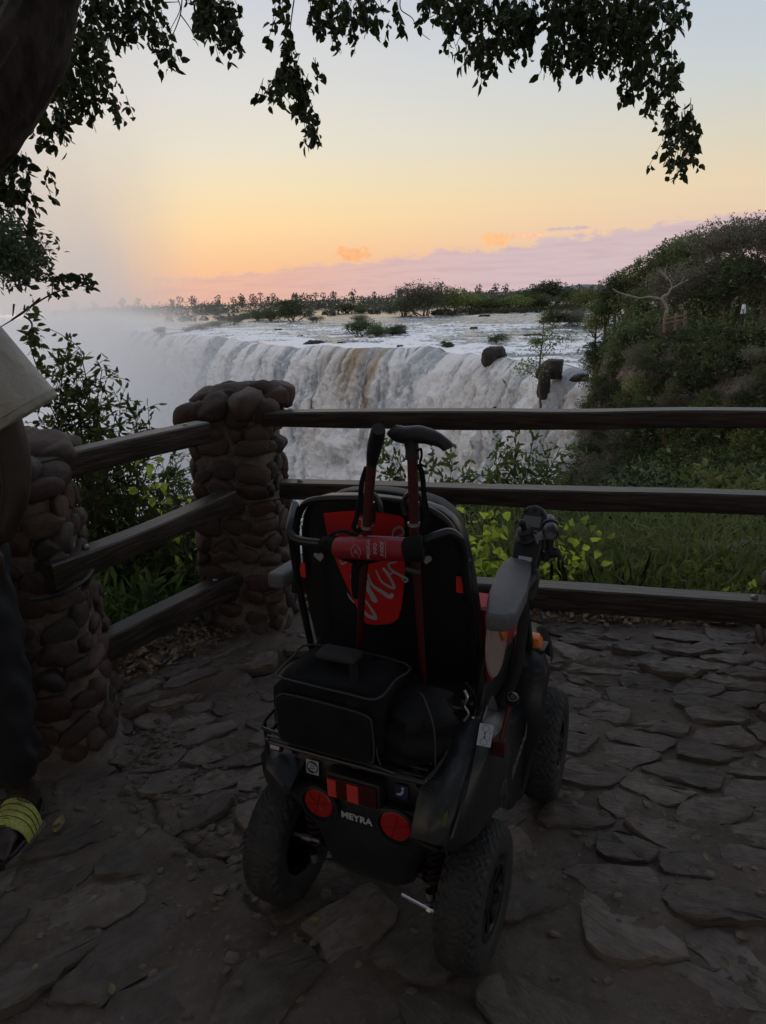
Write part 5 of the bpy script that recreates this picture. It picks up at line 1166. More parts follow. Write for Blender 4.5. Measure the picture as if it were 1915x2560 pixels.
def part(b, name, m, parent=chair, **kw):
    o = b.build(name, m, parent, **kw); return o
def text(name, body, m, parent, M, size, sx=1., ext=.0006, shear=0., bold=0.):
    cu = bpy.data.curves.new(name, 'FONT'); cu.body = body; cu.size = size; cu.extrude = ext; cu.align_x = 'CENTER'; cu.align_y = 'CENTER'; cu.shear = shear; cu.offset = bold
    to = bpy.data.objects.new(name, cu); C.objects.link(to); dg = bpy.context.evaluated_depsgraph_get(); me = bpy.data.meshes.new_from_object(to.evaluated_get(dg)); me.name = name
    bpy.data.objects.remove(to); bpy.data.curves.remove(cu); me.materials.clear(); me.materials.append(m); me.transform(M @ Matrix.Diagonal((sx, 1, 1, 1))); return link_mesh(name, me, parent)
def back_frame(u, v, w_, tilt=0., yaw=0.):
    """frame on a face that looks backwards: x right, y up, z towards the viewer"""
    return Matrix.Translation((u, v, w_)) @ Matrix.Rotation(yaw, 4, 'Z') @ Matrix.Rotation(PI / 2 + tilt, 4, 'X')
def ribbon(b, pts, widths, M, z=.0008, n=5):
    """flat painted stroke in the plane of M"""
    P = smooth_path([(x, y, 0) for x, y in pts], n); k = len(P); V = []
    for i, p in enumerate(P):
        t = P[min(i + 1, k - 1)] - P[max(i - 1, 0)]; t = t.normalized() if t.length > 0 else Vector((1, 0, 0)); nrm = Vector((-t.y, t.x, 0)); f = i / (k - 1) * (len(widths) - 1); j = int(min(f, len(widths) - 1.001)); wd = widths[j] + (widths[min(j + 1, len(widths) - 1)] - widths[j]) * (f - j)
        V += [M @ (p + nrm * wd / 2 + Vector((0, 0, z + i * 1e-5))), M @ (p - nrm * wd / 2 + Vector((0, 0, z + i * 1e-5)))]
    b.add(V, [(2 * i, 2 * i + 1, 2 * i + 3, 2 * i + 2) for i in range(k - 1)])

# pixel helper for marks on the shell plane, taken once and kept as chair coordinates
def pc(px, py, v):
    Mi = chair_inv; d = ray(px, py); o = Mi @ Vector((0, 0, CAM_H)); d2 = Mi.to_3x3() @ d; t = (v - o.y) / d2.y; return o + d2 * t
chair_inv = (Matrix.Translation(CH) @ Matrix.Rotation(R(-26), 4, 'Z')).inverted()
# wheels --------------------------------------------------------------
def tyre_mesh(Ro=.173, Ri=.084, Wd=.106):
    nu, nv = 216, 40; th = 2 * PI * np.arange(nu) / nu; V = []
    ph = np.linspace(-1, 1, nv)
    for t in th:
        for p in ph:
            a = p * 2.35                       # around the section from inner bead to inner bead
            x = Wd / 2 * math.copysign(abs(math.sin(a)) ** .75, math.sin(a)); rmid = (Ro + Ri) / 2; h = (Ro - Ri) / 2; r = rmid + h * (math.copysign(abs(math.cos(a)) ** .62, math.cos(a)))
            if abs(p) < .58:
                zig = .0042 * (1 if int(t / (2 * PI) * 68) % 2 else -1) * (1 - 2 * abs((t / (2 * PI) * 68) % 1 - .5)) * 2; g = 0
                for x0 in (-.042, -.026, -.010, .006, .022, .038): g = max(g, 1 - abs(x - x0 - zig - .003) / .0044)
                r -= .0085 * max(0, min(1, g * 1.6))
            V.append((x, r * math.cos(t), r * math.sin(t)))
    a = np.arange(nu)[:, None]; c = np.arange(nv - 1)[None]; n2 = (a + 1) % nu
    F = np.stack([a * nv + c, n2 * nv + c, n2 * nv + c + 1, a * nv + c + 1], -1).reshape(-1, 4)
    return np_mesh('tyre', V, F, M_rub)
TY = tyre_mesh(); TY2 = TY
def rim_mesh():
    b = MB(); Mx = Matrix.Rotation(PI / 2, 4, 'Y')
    b.lathe([(.088, -.045), (.088, .040), (.094, .046), (.086, .048), (.076, .046), (.070, .02), (.034, .02), (.030, .036), (.0, .038)], Mx, 40)
    for k in range(9):
        a = 2 * PI * k / 9; d = Vector((0, math.cos(a), math.sin(a))); e = Vector((0, -math.sin(a), math.cos(a)))
        P = [Vector((.024, 0, 0)) + d * .03 - e * .007, Vector((.024, 0, 0)) + d * .03 + e * .007, Vector((.030, 0, 0)) + d * .085 + e * .010, Vector((.030, 0, 0)) + d * .085 - e * .010]
        b.add(P + [p + Vector((.014, 0, 0)) for p in P], [(0, 1, 2, 3), (7, 6, 5, 4), (0, 4, 5, 1), (1, 5, 6, 2), (2, 6, 7, 3), (3, 7, 4, 0)])
    return b.mesh('rim', mat('rim_dark', (.03, .03, .033), .3, metal=.6), smooth=True)
RIM = rim_mesh()
for u, v, s, st in ((-.256, 0, -1, 0), (.258, 0, 1, 0), (-.270, .65, -1, .06), (.276, .65, 1, .06)):
    wo_ = link_mesh('wheel', MB().lathe([(.0, .02), (.014, .02), (.014, -.08), (.0, -.08)], Matrix.Rotation(s * PI / 2, 4, 'Y'), 10).mesh('wheel', M_blk), chair, (u, v, .171), (0, 0, st))
    t = link_mesh('tyre', TY, wo_); r_ = link_mesh('rim', RIM, wo_, (0, 0, 0), (0, 0, 0 if s > 0 else PI))
# axles, track rods, suspension
b = MB(); b.tube([(-.2, 0, .178), (-.09, .01, .2)], .016, 10); b.tube([(.2, 0, .178), (.09, .01, .2)], .016, 10); b.tube([(-.2, .0, .178), (.2, .0, .178)], .012, 8); part(b, 'axle', M_blk, smooth=True)
b = MB(); b.tube([(.10, -.075, .175), (.205, -.075, .150)], .0065, 10); b.tube([(.165, -.075, .160), (.175, -.075, .1575)], .0095, 6); b.tube([(.192, -.075, .153), (.212, -.075, .148)], .012, 6); part(b, 'track_rod', M_steel)
b = MB(); b.tube([(-.205, -.06, .235), (-.13, -.06, .235)], .0055, 10); b.tube([(-.18, -.06, .235), (-.155, -.06, .235)], .009, 8); part(b, 'track_rod', mat('dull_steel', (.2, .2, .21), .4, metal=.8))
for sx in (-.155, .165):
    b = MB(); sp = [(sx + .026 * math.cos(t * .55), -.03 + .026 * math.sin(t * .55), .20 + t * .0016) for t in range(0, 92)]; b.tube(sp, .0045, 6); o = part(b, 'suspension_spring', mat('spring_dark_red', (.022, .004, .005), .6), smooth=True)
    b = MB(); b.tube([(sx, -.03, .17), (sx, -.03, .36)], .010, 10); part(b, 'damper', M_blk); b = MB(); b.tube([(sx + .0, -.055, .165), (sx + .0, -.055, .19)], .012, 12); part(b, 'damper_end', M_steel)
# rear cover: centre panel narrowing downwards, flared shoulders --------
def loft(secs):
    """secs: list of (z, half-width left, half-width right, y back, y front)"""
    rings = []
    for z, l, r, y0, y1, k in secs:
        ring = [(-l, y0 + k), (-l + k, y0), (r - k, y0), (r, y0 + k), (r, y1 - k), (r - k, y1), (-l + k, y1), (-l, y1 - k)]
        rings.append([(x + .02, y, z) for x, y in ring])
    return rings
b = MB(); b.rings(loft([(.205, .075, .085, -.09, .10, .02), (.235, .105, .12, -.105, .14, .02), (.32, .125, .14, -.118, .2, .02), (.37, .145, .165, -.125, .22, .02), (.405, .19, .205, -.125, .24, .02), (.44, .215, .225, -.12, .25, .02), (.452, .215, .225, -.112, .25, .02)])); part(b, 'rear_cover', M_gloss, bevel=.008, seg=3, angle=20)
b = MB(); b.rings(loft([(.453, .20, .215, -.10, .25, .02), (.505, .19, .21, -.095, .30, .02), (.53, .17, .19, -.08, .32, .02)])); part(b, 'rear_deck', M_blk, bevel=.006, seg=2, angle=20)
# flared mudguard lips over the rear tyres
def guard(name, s, m):
    b = MB(); rings = []
    for i in range(13):
        t = i / 12; y = -.165 + .44 * t; z = .425 + .060 * math.sin(PI * min(1, t * 1.2 + .12)) ; u0 = (.15 if s > 0 else .14); u1 = (.290 if s > 0 else .275) - .10 * (1 - min(1, t * 5)) ** 2 - (.05 * max(0, t - .7) / .3)
        pr = [(u0, z + .022), ((u0 + u1) / 2, z + .026), (u1 - .015, z + .018), (u1, z - .002), (u1 - .006, z - .028), (u1 - .012, z - .010), (u1 - .03, z + .006), (u0, z + .006)]
        rings.append([(s * a + .01, y, c2) for a, c2 in pr])
    b.rings(rings); return part(b, name, m, smooth=True)
guard('mudguard', -1, M_gloss)
# right side skirt: large glossy panel reaching from over the tyre to the front fender
b = MB(); rings = []
for i, (y, zt, zb, xo) in enumerate(((-.17, .46, .42, .245), (-.13, .52, .40, .275), (-.06, .58, .385, .292), (.03, .62, .375, .300), (.12, .60, .36, .300), (.2, .55, .30, .292), (.27, .50, .20, .28), (.34, .47, .16, .272), (.42, .46, .15, .27))):
    rings.append([(.17, y, zt - .02), (.20, y, zt), (xo - .03, y, zt - .005), (xo - .006, y, zt - .03), (xo, y, (zt + zb) / 2), (xo - .008, y, zb + .01), (xo - .02, y, zb), (.19, y, zb + .01)])
b.rings(rings); part(b, 'side_skirt', M_gloss, smooth=True)
b = MB(); b.rings([[(-x + .0, y, z) for x, y, z in r_] for r_ in rings[3:]]); part(b, 'side_skirt', M_gloss, smooth=True)
b = MB(); b.tube(smooth_path([(.262, -.16, .46), (.276, -.1, .545), (.268, -.0, .615), (.262, .06, .63), (.25, .12, .615)], 5), .005, 6); part(b, 'skirt_edge', M_tube, smooth=True)
# front fenders arching over the front wheels
def fender(s):
    b = MB(); rings = []
    prof = [(.405, .13), (.400, .25), (.402, .38), (.415, .46), (.445, .525), (.50, .56), (.57, .57), (.66, .555), (.76, .51), (.84, .44), (.88, .36)]
    P = smooth_path([(0, y, z) for y, z in prof], 4); n = len(P)
    for i, p in enumerate(P):
        t = (P[min(i + 1, n - 1)] - P[max(i - 1, 0)]).normalized(); nr = Vector((0, p.y - .65, p.z - .20)).normalized()
        f = min(1, i / (n * .22)); g_ = max(0, (i - n * .42) / (n * .25)); xi, xo = .165, .262 + .060 * f - .075 * min(1, g_)
        pr = [(xi, .0), (xi + .015, .012), (xo - .035, .014), (xo - .010, .006), (xo, -.012), (xo - .003, -.034), (xo - .012, -.012), (xo - .035, .0), (xi + .02, .0)]
        rings.append([(s * a, p.y + nr.y * h, p.z + nr.z * h) for a, h in pr])
    b.rings(rings); return part(b, 'front_fender', M_gloss, smooth=True)
fe = fender(1); fender(-1)
b = MB(); b.rings([[(.215, .50, .574), (.290, .50, .574), (.283, .55, .584), (.222, .55, .584)], [(.228, .508, .600), (.277, .508, .600), (.272, .545, .602), (.233, .545, .602)]]); part(b, 'indicator_lamp', M_amber, bevel=.003)
b = MB(); b.box((.208, .494, .566), (.297, .556, .575)); part(b, 'lamp_base', M_blk, bevel=.003)
text('fender_lettering', 'Optimus 2', M_silver, chair, back_frame(.228, .397, .475, 0) @ Matrix.Rotation(R(68), 4, 'Z'), .018, shear=.2)
# flowing script along the side panel, read from the right-hand side
Ms = Matrix.Translation((.301, .20, .42)) @ Matrix.Rotation(PI / 2, 4, 'Z') @ Matrix.Rotation(PI / 2, 4, 'X') @ Matrix.Rotation(R(16), 4, 'Z')
text('side_script', 'iamond', mat('dim_script', (.14, .14, .15), .5), chair, Ms @ Matrix.Translation((.02, -.005, 0)), .048, shear=.5, ext=.0006)
b = MB(); ribbon(b, [(-.14, .0), (-.12, .05), (-.09, .03), (-.11, -.03), (-.15, -.02), (-.12, .04), (-.07, .05)], [.001, .003, .002, .0015], Ms); part(b, 'script_flourish', bpy.data.materials['dim_script'])
# reflectors in round wells, lamp, name, stickers
for u, w_ in ((-.075, .425), (.120, .425)):
    b = MB(); b.lathe([(.046, 0), (.050, .010), (.043, .012), (.040, .003), (.0, .002)], back_frame(u, -.126, w_ - .006), 36); part(b, 'reflector_well', M_gloss, smooth=True)
    b = MB(); b.lathe([(.0, .014), (.034, .013), (.037, .010), (.037, .0)], back_frame(u, -.126, w_), 36); o = part(b, 'round_reflector', M_refl, smooth=True)
    for k in range(6):
        bb = MB(); a = k * PI / 3 + .26; bb.tube([(u, -.1405, w_), (u + .033 * math.cos(a), -.1395, w_ + .033 * math.sin(a))], .0007, 4); part(bb, 'facet_line', M_lens, o)
text('maker_name', 'MEYRA', M_silver, chair, back_frame(.018, -.1272, .405), .024, sx=1.05, ext=.0008, bold=.0006)
b = MB(); b.box((-.052, -.135, .452), (.085, -.10, .518)); part(b, 'lamp_housing', M_blk, bevel=.006)
b = MB(); b.box((-.045, -.141, .457), (.078, -.134, .510)); o = part(b, 'tail_lamp', M_lens, bevel=.003)
for u0, u1 in ((-.044, -.022), (.006, .034)):
    bb = MB(); bb.box((u0, -.1425, .460), (u1, -.1405, .505)); part(bb, 'lens_band', M_lensb, o)
def sticker(name, m, u, v, w_, sw, sh, tilt=0, yaw=0, roll=0, parent=chair):
    M = back_frame(u, v, w_, tilt, yaw) @ Matrix.Rotation(roll, 4, 'Z'); b = MB(); b.prism([(-sw / 2, -sh / 2), (sw / 2, -sh / 2), (sw / 2, sh / 2), (-sw / 2, sh / 2)], .0008, M); return b.build(name, m, parent), M @ Matrix.Translation((0, 0, .0010))
def ringm(b, M, r0, r1, a0=0, a1=2 * PI, n=24, cx=0., cy_=0.):
    V = []; F = []
    for i in range(n + 1):
        a = a0 + (a1 - a0) * i / n; V += [M @ Vector((cx + r0 * math.cos(a), cy_ + r0 * math.sin(a), 0)), M @ Vector((cx + r1 * math.cos(a), cy_ + r1 * math.sin(a), 0))]
    b.add(V, [(2 * i, 2 * i + 1, 2 * i + 3, 2 * i + 2) for i in range(n)])
s_, M = sticker('round_badge_sticker', M_white, -.105, -.104, .492, .034, .036, -.1)
b = MB(); ringm(b, M, .0128, .0155); ringm(b, M, .0095, .0128, .5, 1.9); ringm(b, M, .0095, .0128, 3.6, 5.0); b.build('badge_ring', M_navy, s_); text('badge_text', 'TUV', M_navy, s_, M @ Matrix.Translation((0, .003, 0)), .006); text('badge_text', 'GEPRUFT', M_navy, s_, M @ Matrix.Translation((0, -.003, 0)), .0036)
s_, M = sticker('blue_seat_sticker', M_navy, .122, -.104, .492, .034, .034, -.1)
b = MB(); ringm(b, M, 0, .0035, cx=.004, cy_=.009); ribbon(b, [(.005, .005), (.002, -.003), (-.004, -.007), (-.011, -.007)], [.004, .006, .006, .003], M, .0002); b.build('seat_pictogram', M_white, s_)
_q = pc(1213, 1838, -.035)
s_, M = sticker('brake_release_label', M_white, _q.x, _q.y, _q.z, .030, .046, -.45, .35, -.18)
b = MB(); ringm(b, M, .0065, .0075, cx=-.001, cy_=.014); ringm(b, M, .0065, .0075, cx=-.001, cy_=-.014); ribbon(b, [(-.001, -.004), (-.001, .004)], [.0015, .0015], M, .0002); b.add([M @ Vector(p) for p in ((-.004, .003, 0), (.002, .003, 0), (-.001, .007, 0), (-.004, -.003, 0), (.002, -.003, 0), (-.001, -.007, 0))], [(0, 1, 2), (3, 5, 4)])
b.build('label_symbols', M_navy, s_); text('label_text', 'I', M_navy, s_, M @ Matrix.Translation((.010, -.006, 0)), .008); text('label_text', '0', M_navy, s_, M @ Matrix.Translation((.010, .006, 0)), .008)
# luggage rack -------------------------------------------------------
RW = .578
b = MB(); rk = [(-.20, -.02, RW + .01), (-.20, -.12, RW), (-.19, -.150, RW), (-.15, -.160, RW), (.17, -.160, RW), (.20, -.148, RW), (.21, -.08, RW + .002), (.205, .06, RW + .012)]
b.tube(smooth_path(rk, 5), .0055, 8)
b.tube(smooth_path([(-.195, .02, RW + .045), (-.205, -.10, RW + .038), (-.20, -.150, RW + .033), (-.17, -.162, RW + .030), (.0, -.164, RW + .022), (.14, -.162, RW + .004)], 4), .0045, 8)
for p in ((-.203, -.140), (-.205, -.05)): b.tube([(p[0], p[1], RW + .036), (p[0] + .003, p[1], RW - .05)], .005, 6)
b.tube([(-.16, -.11, RW), (-.16, -.09, .51)], .008, 6); b.tube([(.16, -.11, RW), (.16, -.09, .51)], .008, 6)
part(b, 'luggage_rack', M_tube, smooth=True)
for k in range(7):
    b = MB(); y = -.145 + .024 * k; b.tube([(-.19, y, RW + .002), (.195, y, RW + .002)], .0036, 6); part(b, 'rack_slat', M_tube, smooth=True)
b = MB(); b.tube([(-.215, -.10, .520), (-.19, -.10, .520)], .012, 12); part(b, 'rack_eye', M_steel)
# seat box, frame and levers under the shell
b = MB(); b.box((-.19, .02, .50), (.21, .50, .60)); part(b, 'seat_base', M_blk, bevel=.01)
b = MB(); b.box((-.19, .27, .60), (.215, .62, .675)); part(b, 'seat_cushion', M_redf, bevel=.025, seg=3)
for pts, r in (([(.215, .1, .48), (.225, .12, .62), (.235, .14, .72)], .009), ([(.20, .03, .52), (.24, .08, .60), (.23, .16, .66)], .006), ([(-.20, .03, .52), (-.225, .1, .60), (-.22, .16, .68)], .008), ([(.19, .0, .66), (.215, .03, .645), (.21, .06, .62)], .004), ([(.22, .05, .70), (.235, .08, .63), (.225, .02, .55)], .0035)):
    b = MB(); b.tube(smooth_path(pts, 5), r, 8); part(b, 'frame_strut', M_tube, smooth=True)
for x, y, z in ((.19, -.01, .655), (.222, .03, .66), (.235, .05, .61), (.228, .0, .56), (.215, -.06, .52)):
    b = MB(); b.lathe([(0, .004), (.005, .003), (.006, -.003)], back_frame(x, y, z), 10); part(b, 'bolt', M_steel, smooth=True)
b = MB(); b.tube(smooth_path([(.228, .02, .700), (.236, .015, .685), (.230, .01, .668), (.240, .01, .650), (.232, .0, .635)], 4), .0032, 6); part(b, 'key_ring', M_steel, smooth=True)
# seat back shell -----------------------------------------------------
# rows: z, left x, right x, y of the rear face
rows = [(.545, -.255, .200, .215), (.600, -.262, .206, .200), (.66, -.263, .210, .182), (.74, -.263, .212, .162), (.83, -.261, .211, .145), (.92, -.252, .204, .130), (.99, -.239, .194, .117), (1.035, -.224, .182, .109), (1.062, -.208, .165, .104), (1.080, -.182, .140, .101), (1.090, -.150, .105, .100)]
def shell(rows, th, inset=.0, nx_=14, dish=.007):
    V = []; 
    for z, l, r, y in rows:
        for j in range(nx_):
            t = j / (nx_ - 1); x = l + inset + (r - l - 2 * inset) * t; e = abs(2 * t - 1); V.append((x, y + dish * e ** 3.2 * 2.0, z + .012 * (1 - e ** 2) * (z > 1.04)))
    n = len(rows); Fb = grid_faces(n, nx_).tolist(); k = len(V); V2 = [(x, y + th, z) for x, y, z in V]
    F = [tuple(f[::-1]) for f in Fb] + [tuple(i + k for i in f) for f in Fb]
    bd = [j for j in range(nx_)] + [(i + 1) * nx_ - 1 for i in range(1, n)] + [(n - 1) * nx_ + j for j in range(nx_ - 2, -1, -1)] + [i * nx_ for i in range(n - 2, 0, -1)]
    F += [(bd[i], bd[(i + 1) % len(bd)], bd[(i + 1) % len(bd)] + k, bd[i] + k) for i in range(len(bd))]
    return V + V2, F
b = MB(); b.add(*shell(rows, .035)); part(b, 'seat_back_shell', M_shell, bevel=.010, seg=3, angle=50)
b = MB(); b.add(*shell([(z + .004, l + .03, r - .022, y + .042) for z, l, r, y in rows], .045)); part(b, 'backrest_cushion', mat('dark_upholstery', (.02, .02, .022), .6), bevel=.014, seg=3, angle=50)
b = MB(); b.tube(smooth_path([(.210, .25, .60), (.213, .235, .68), (.215, .225, .76), (.213, .215, .81)], 5), .014, 8, flat=.6); part(b, 'red_seat_edge', M_redf, smooth=True)
# raised lip round the upper edge
lipp = [(-.261, .142, .86), (-.251, .128, .93), (-.238, .114, 1.00), (-.218, .108, 1.048), (-.175, .102, 1.082), (-.03, .098, 1.098), (.08, .099, 1.095), (.145, .103, 1.072), (.178, .110, 1.03), (.197, .120, .96), (.209, .142, .86), (.211, .160, .75)]
b = MB(); b.tube(smooth_path([(x, y - .004, z) for x, y, z in lipp], 5), .0085, 10); part(b, 'shell_rim', M_shell, smooth=True)
def sp2(lst, v=None):
    out = []
    for x, y in lst:
        p = pc(x, y, .12)
        for _ in range(3): p = pc(x, y, ysh(p.z) - .005)
        out.append((p.x, p.z))
    return out
# red graphic panel on the shell with the handwritten print
def ysh(z): zz = [r[0] for r in rows]; return float(np.interp(z, zz, [r[3] for r in rows]))
pan = sp2([(808, 1283), (860, 1278), (930, 1277), (1000, 1290), (1010, 1300), (1013, 1380), (1010, 1460), (1003, 1520), (994, 1548), (975, 1560), (945, 1563), (915, 1560), (905, 1548), (885, 1505), (855, 1440), (830, 1380), (815, 1325)])
b = MB(); fr_ = [(x, ysh(z) - .0035, z) for x, z in pan]; _c = sp2([(935, 1420)])[0]; cen = (_c[0], ysh(_c[1]) - .0035, _c[1]); b.add(fr_ + [cen], [(i, (i + 1) % len(pan), len(pan)) for i in range(len(pan))]); o_red = part(b, 'red_graphic_panel', M_red)
def on_shell(x, z, off=.0048): return (x, ysh(z) - off, z)
def script(strokes, parent):
    for pts, wd in strokes:
        b = MB()
        P = smooth_path([(x, z, 0) for x, z in pts], 6); k = len(P); V = []
        for i, p in enumerate(P):
            t = (P[min(i + 1, k - 1)] - P[max(i - 1, 0)]).normalized(); nrm = Vector((-t.y, t.x, 0)); f = i / (k - 1) * (len(wd) - 1); j = int(min(f, len(wd) - 1.001)); w2 = (wd[j] + (wd[j + 1] - wd[j]) * (f - j)) / 2
            for q in (p + nrm * w2, p - nrm * w2): V.append(on_shell(q.x, q.y, .0046 + i * 1e-5))
        b.add(V, [(2 * i, 2 * i + 1, 2 * i + 3, 2 * i + 2) for i in range(k - 1)]); b.build('handwritten_stroke', M_greyp, parent)
script([(sp2([(885, 1462), (880, 1440), (900, 1440), (925, 1480), (938, 1500), (930, 1495), (918, 1450)]), [.006, .012, .016, .012, .006]),
        (sp2([(918, 1432), (930, 1462), (955, 1480), (975, 1492), (982, 1484)]), [.005, .010, .013, .008]),
        (sp2([(905, 1520), (918, 1538), (938, 1545), (930, 1525), (905, 1490)]), [.006, .012, .010, .004]),
        (sp2([(940, 1425), (955, 1455), (985, 1470), (975, 1445), (958, 1420), (975, 1435), (983, 1428)]), [.004, .008, .008, .006, .003]),
        (sp2([(992, 1405), (972, 1410), (978, 1425), (1000, 1438), (1018, 1448), (1012, 1455), (1002, 1440)]), [.003, .006, .008, .005, .002]),
        (sp2([(868, 1482), (876, 1496), (886, 1508)]), [.002, .006, .003]),
        (sp2([(893, 1320), (890, 1300), (904, 1298), (904, 1320)]), [.003, .007, .006, .003]),
        (sp2([(980, 1345), (985, 1325), (1002, 1318), (1008, 1335), (990, 1342)]), [.003, .006, .006, .003]),
        (sp2([(850, 1398), (855, 1410), (870, 1402)]), [.003, .006, .003]), (sp2([(838, 1328), (842, 1338)]), [.002, .004])], o_red)
def heart(cx, cz, s, nm, rot=0.):
    P = []
    for i in range(28):
        t = 2 * PI * i / 28; x = 16 * math.sin(t) ** 3; z = 13 * math.cos(t) - 5 * math.cos(2 * t) - 2 * math.cos(3 * t) - math.cos(4 * t); x, z = x * math.cos(rot) - z * math.sin(rot), x * math.sin(rot) + z * math.cos(rot); P.append(on_shell(cx + x * s, cz + z * s, .0042))
    b = MB(); b.add(P + [on_shell(cx, cz, .0042)], [(i, (i + 1) % 28, 28) for i in range(28)]); part(b, nm, M_greyp)
h1 = sp2([(797, 1392), (1065, 1398)]); heart(h1[0][0], h1[0][1], .0009, 'heart_sticker', .1); heart(h1[1][0], h1[1][1], .0009, 'heart_sticker', -.1)
# two red tabs and a white label on the edges
M_tab = mat('red_tape', (.75, .03, .02), .4)
for _x, _y, _w in ((757, 1425, .016), (1152, 1462, .022)):
    _q = pc(_x, _y, .125); _q = pc(_x, _y, ysh(_q.z) - .006); sticker('red_tab', M_tab, _q.x, _q.y, _q.z, _w, .040, 0, 0)
sticker('white_label', M_white, .246, .155, .83, .010, .055, 0, -1.1)
# push bar -------------------------------------------------------------
b = MB(); pb = [pc(738, 1262, .10), pc(728, 1305, .04), pc(727, 1332, .02), pc(745, 1350, .012), pc(800, 1358, .01), pc(870, 1362, .008), pc(950, 1362, .01), pc(1020, 1360, .012), pc(1060, 1352, .018), pc(1095, 1338, .03), pc(1125, 1332, .05), pc(1148, 1348, .065), pc(1158, 1380, .085), pc(1163, 1430, .105), pc(1172, 1500, .13)]
b.tube(smooth_path(pb, 6), .0105, 12); part(b, 'push_bar', M_tube, smooth=True)
b = MB(); b.tube(smooth_path([pc(728, 1340, .03), pc(745, 1450, .08), pc(775, 1600, .13), pc(790, 1650, .15)], 5), .009, 8); part(b, 'back_tube', M_tube, smooth=True)
b = MB(); b.tube(smooth_path([pc(1168, 1400, .13), pc(1180, 1560, .16), pc(1190, 1700, .17), pc(1180, 1745, .15)], 5), .009, 8); part(b, 'back_tube', M_tube, smooth=True)
# armrests, skirt guard disc, joystick and lamp --------------------------
def armpad(P, z, th, name='armrest'):
    b = MB(); k = len(P); V = [(x, y, z) for x, y in P] + [(x, y, z - th) for x, y in P]; b.add(V, [tuple(range(k)), tuple(range(k, 2 * k))[::-1]] + [(i, i + k, (i + 1) % k + k, (i + 1) % k) for i in range(k)]); o = part(b, name, M_pad, bevel=.010, seg=3, angle=25); return o
ap = [atz_ for atz_ in ()]
def pz(px, py, w_):
    o = chair_inv @ Vector((0, 0, CAM_H)); d = chair_inv.to_3x3() @ ray(px, py); t = (w_ + .0 - o.z) / d.z; p = o + d * t; return (p.x, p.y)
AW = .872
armpad([pz(x, y, AW) for x, y in ((1213, 1535), (1220, 1480), (1240, 1425), (1258, 1400), (1276, 1388), (1322, 1390), (1329, 1410), (1318, 1470), (1290, 1532), (1262, 1540))], AW, .042)
b = MB(); b.box((-.02, -.16, -.018), (.02, .16, 0)); 
armpad([(-.335, .10), (-.285, .10), (-.28, .40), (-.33, .40)], .872, .042)
for s, x in ((1, .285), (-1, -.262)):
    b = MB(); b.tube(smooth_path([(x, .30, .84), (x, .29, .72), (x * .95, .27, .60), (x * .85, .25, .54)], 5), .014, 8, flat=.7); b.tube([(x, .20, .835), (x, .40, .835)], .012, 8); part(b, 'armrest_support', M_blk, smooth=True)
dc = pc(1233, 1612, .16)
for s in (1, -1):
    cx0 = dc.x if s > 0 else -.245; Mx = Matrix.Translation((cx0, .19 if s > 0 else .30, .755)) @ Matrix.Rotation(PI / 2, 4, 'Y')
    b = MB(); b.lathe([(0, .004), (.088, .004), (.092, 0), (.088, -.004), (0, -.004)], Mx @ Matrix.Diagonal((1.12, .92, 1, 1)), 40); o = part(b, 'side_guard_disc', M_frost, smooth=True)
    bb = MB(); bb.prism([(-.030, 0), (0, -.026), (.030, 0), (0, .026)], .006, Mx @ Matrix.Translation((-.005, .03, .005))); bb.build('orange_reflector', M_amber, o, bevel=.0015)
Mj = Matrix.Translation(pc(1322, 1368, .44)) @ Matrix.Rotation(R(-8), 4, 'Z') @ Matrix.Rotation(R(62), 4, 'X') @ Matrix.Scale(1.15, 4)
pod = [(-.030, -.050), (.030, -.050), (.033, .0), (.034, .050), (.030, .075), (.018, .092), (0, .097), (-.018, .092), (-.030, .075), (-.034, .050), (-.033, .0)]
b = MB(); b.prism(pod, .026, Mj @ Matrix.Translation((0, 0, -.013))); jo = part(b, 'joystick_pod', M_blk, bevel=.006, seg=3)
b = MB(); b.prism([(-.021, .045), (.021, .045), (.021, .070), (-.021, .070)], .002, Mj @ Matrix.Translation((0, 0, .0125))); b.build('display', mat('lcd_grey', (.16, .17, .165), .2), jo)
b = MB(); b.lathe([(.030, 0), (.030, .004), (.020, .010), (.022, .014), (.018, .018), (.021, .023), (.020, .028), (.008, .034), (.0075, .044), (.0095, .052), (.009, .064), (.005, .068), (0, .069)], Mj @ Matrix.Translation((-.006, .022, .013)) @ Matrix.Rotation(R(-28), 4, 'X') @ Matrix.Scale(.82, 4), 28); b.build('joystick', M_blk, jo, smooth=True)
for k in range(3): b = MB(); b.lathe([(0, .003), (.005, .002), (.005, 0)], Mj @ Matrix.Translation((-.02 + .02 * k, .080 + (.006 if k == 1 else 0), .013)), 10); b.build('button', M_shell, jo)
b = MB(); b.prism([(-.014, -.048), (.018, -.048), (.018, -.038), (-.014, -.038)], .001, Mj @ Matrix.Translation((0, 0, .0135))); b.prism([(-.014, -.034), (.018, -.034), (.018, -.024), (-.014, -.024)], .001, Mj @ Matrix.Translation((0, 0, .0135))); b.build('small_label', M_white, jo)
text('pod_lettering', 'MEYRA', M_silver, jo, Mj @ Matrix.Translation((.012, .036, .0135)), .005)
b = MB(); b.tube(smooth_path([pc(1325, 1400, .42), pc(1338, 1440, .40), pc(1330, 1480, .38), pc(1318, 1500, .36)], 5), .012, 8); b.tube(smooth_path([pc(1315, 1420, .42), pc(1310, 1500, .42), pc(1318, 1580, .46), pc(1322, 1610, .50)], 4), .014, 8); part(b, 'joystick_arm', M_blk, smooth=True)
b = MB(); b.tube(smooth_path([pc(1330, 1430, .41), pc(1342, 1440, .40), pc(1335, 1462, .40), pc(1312, 1468, .40)], 5), .0045, 8); part(b, 'cable', M_blk, smooth=True)
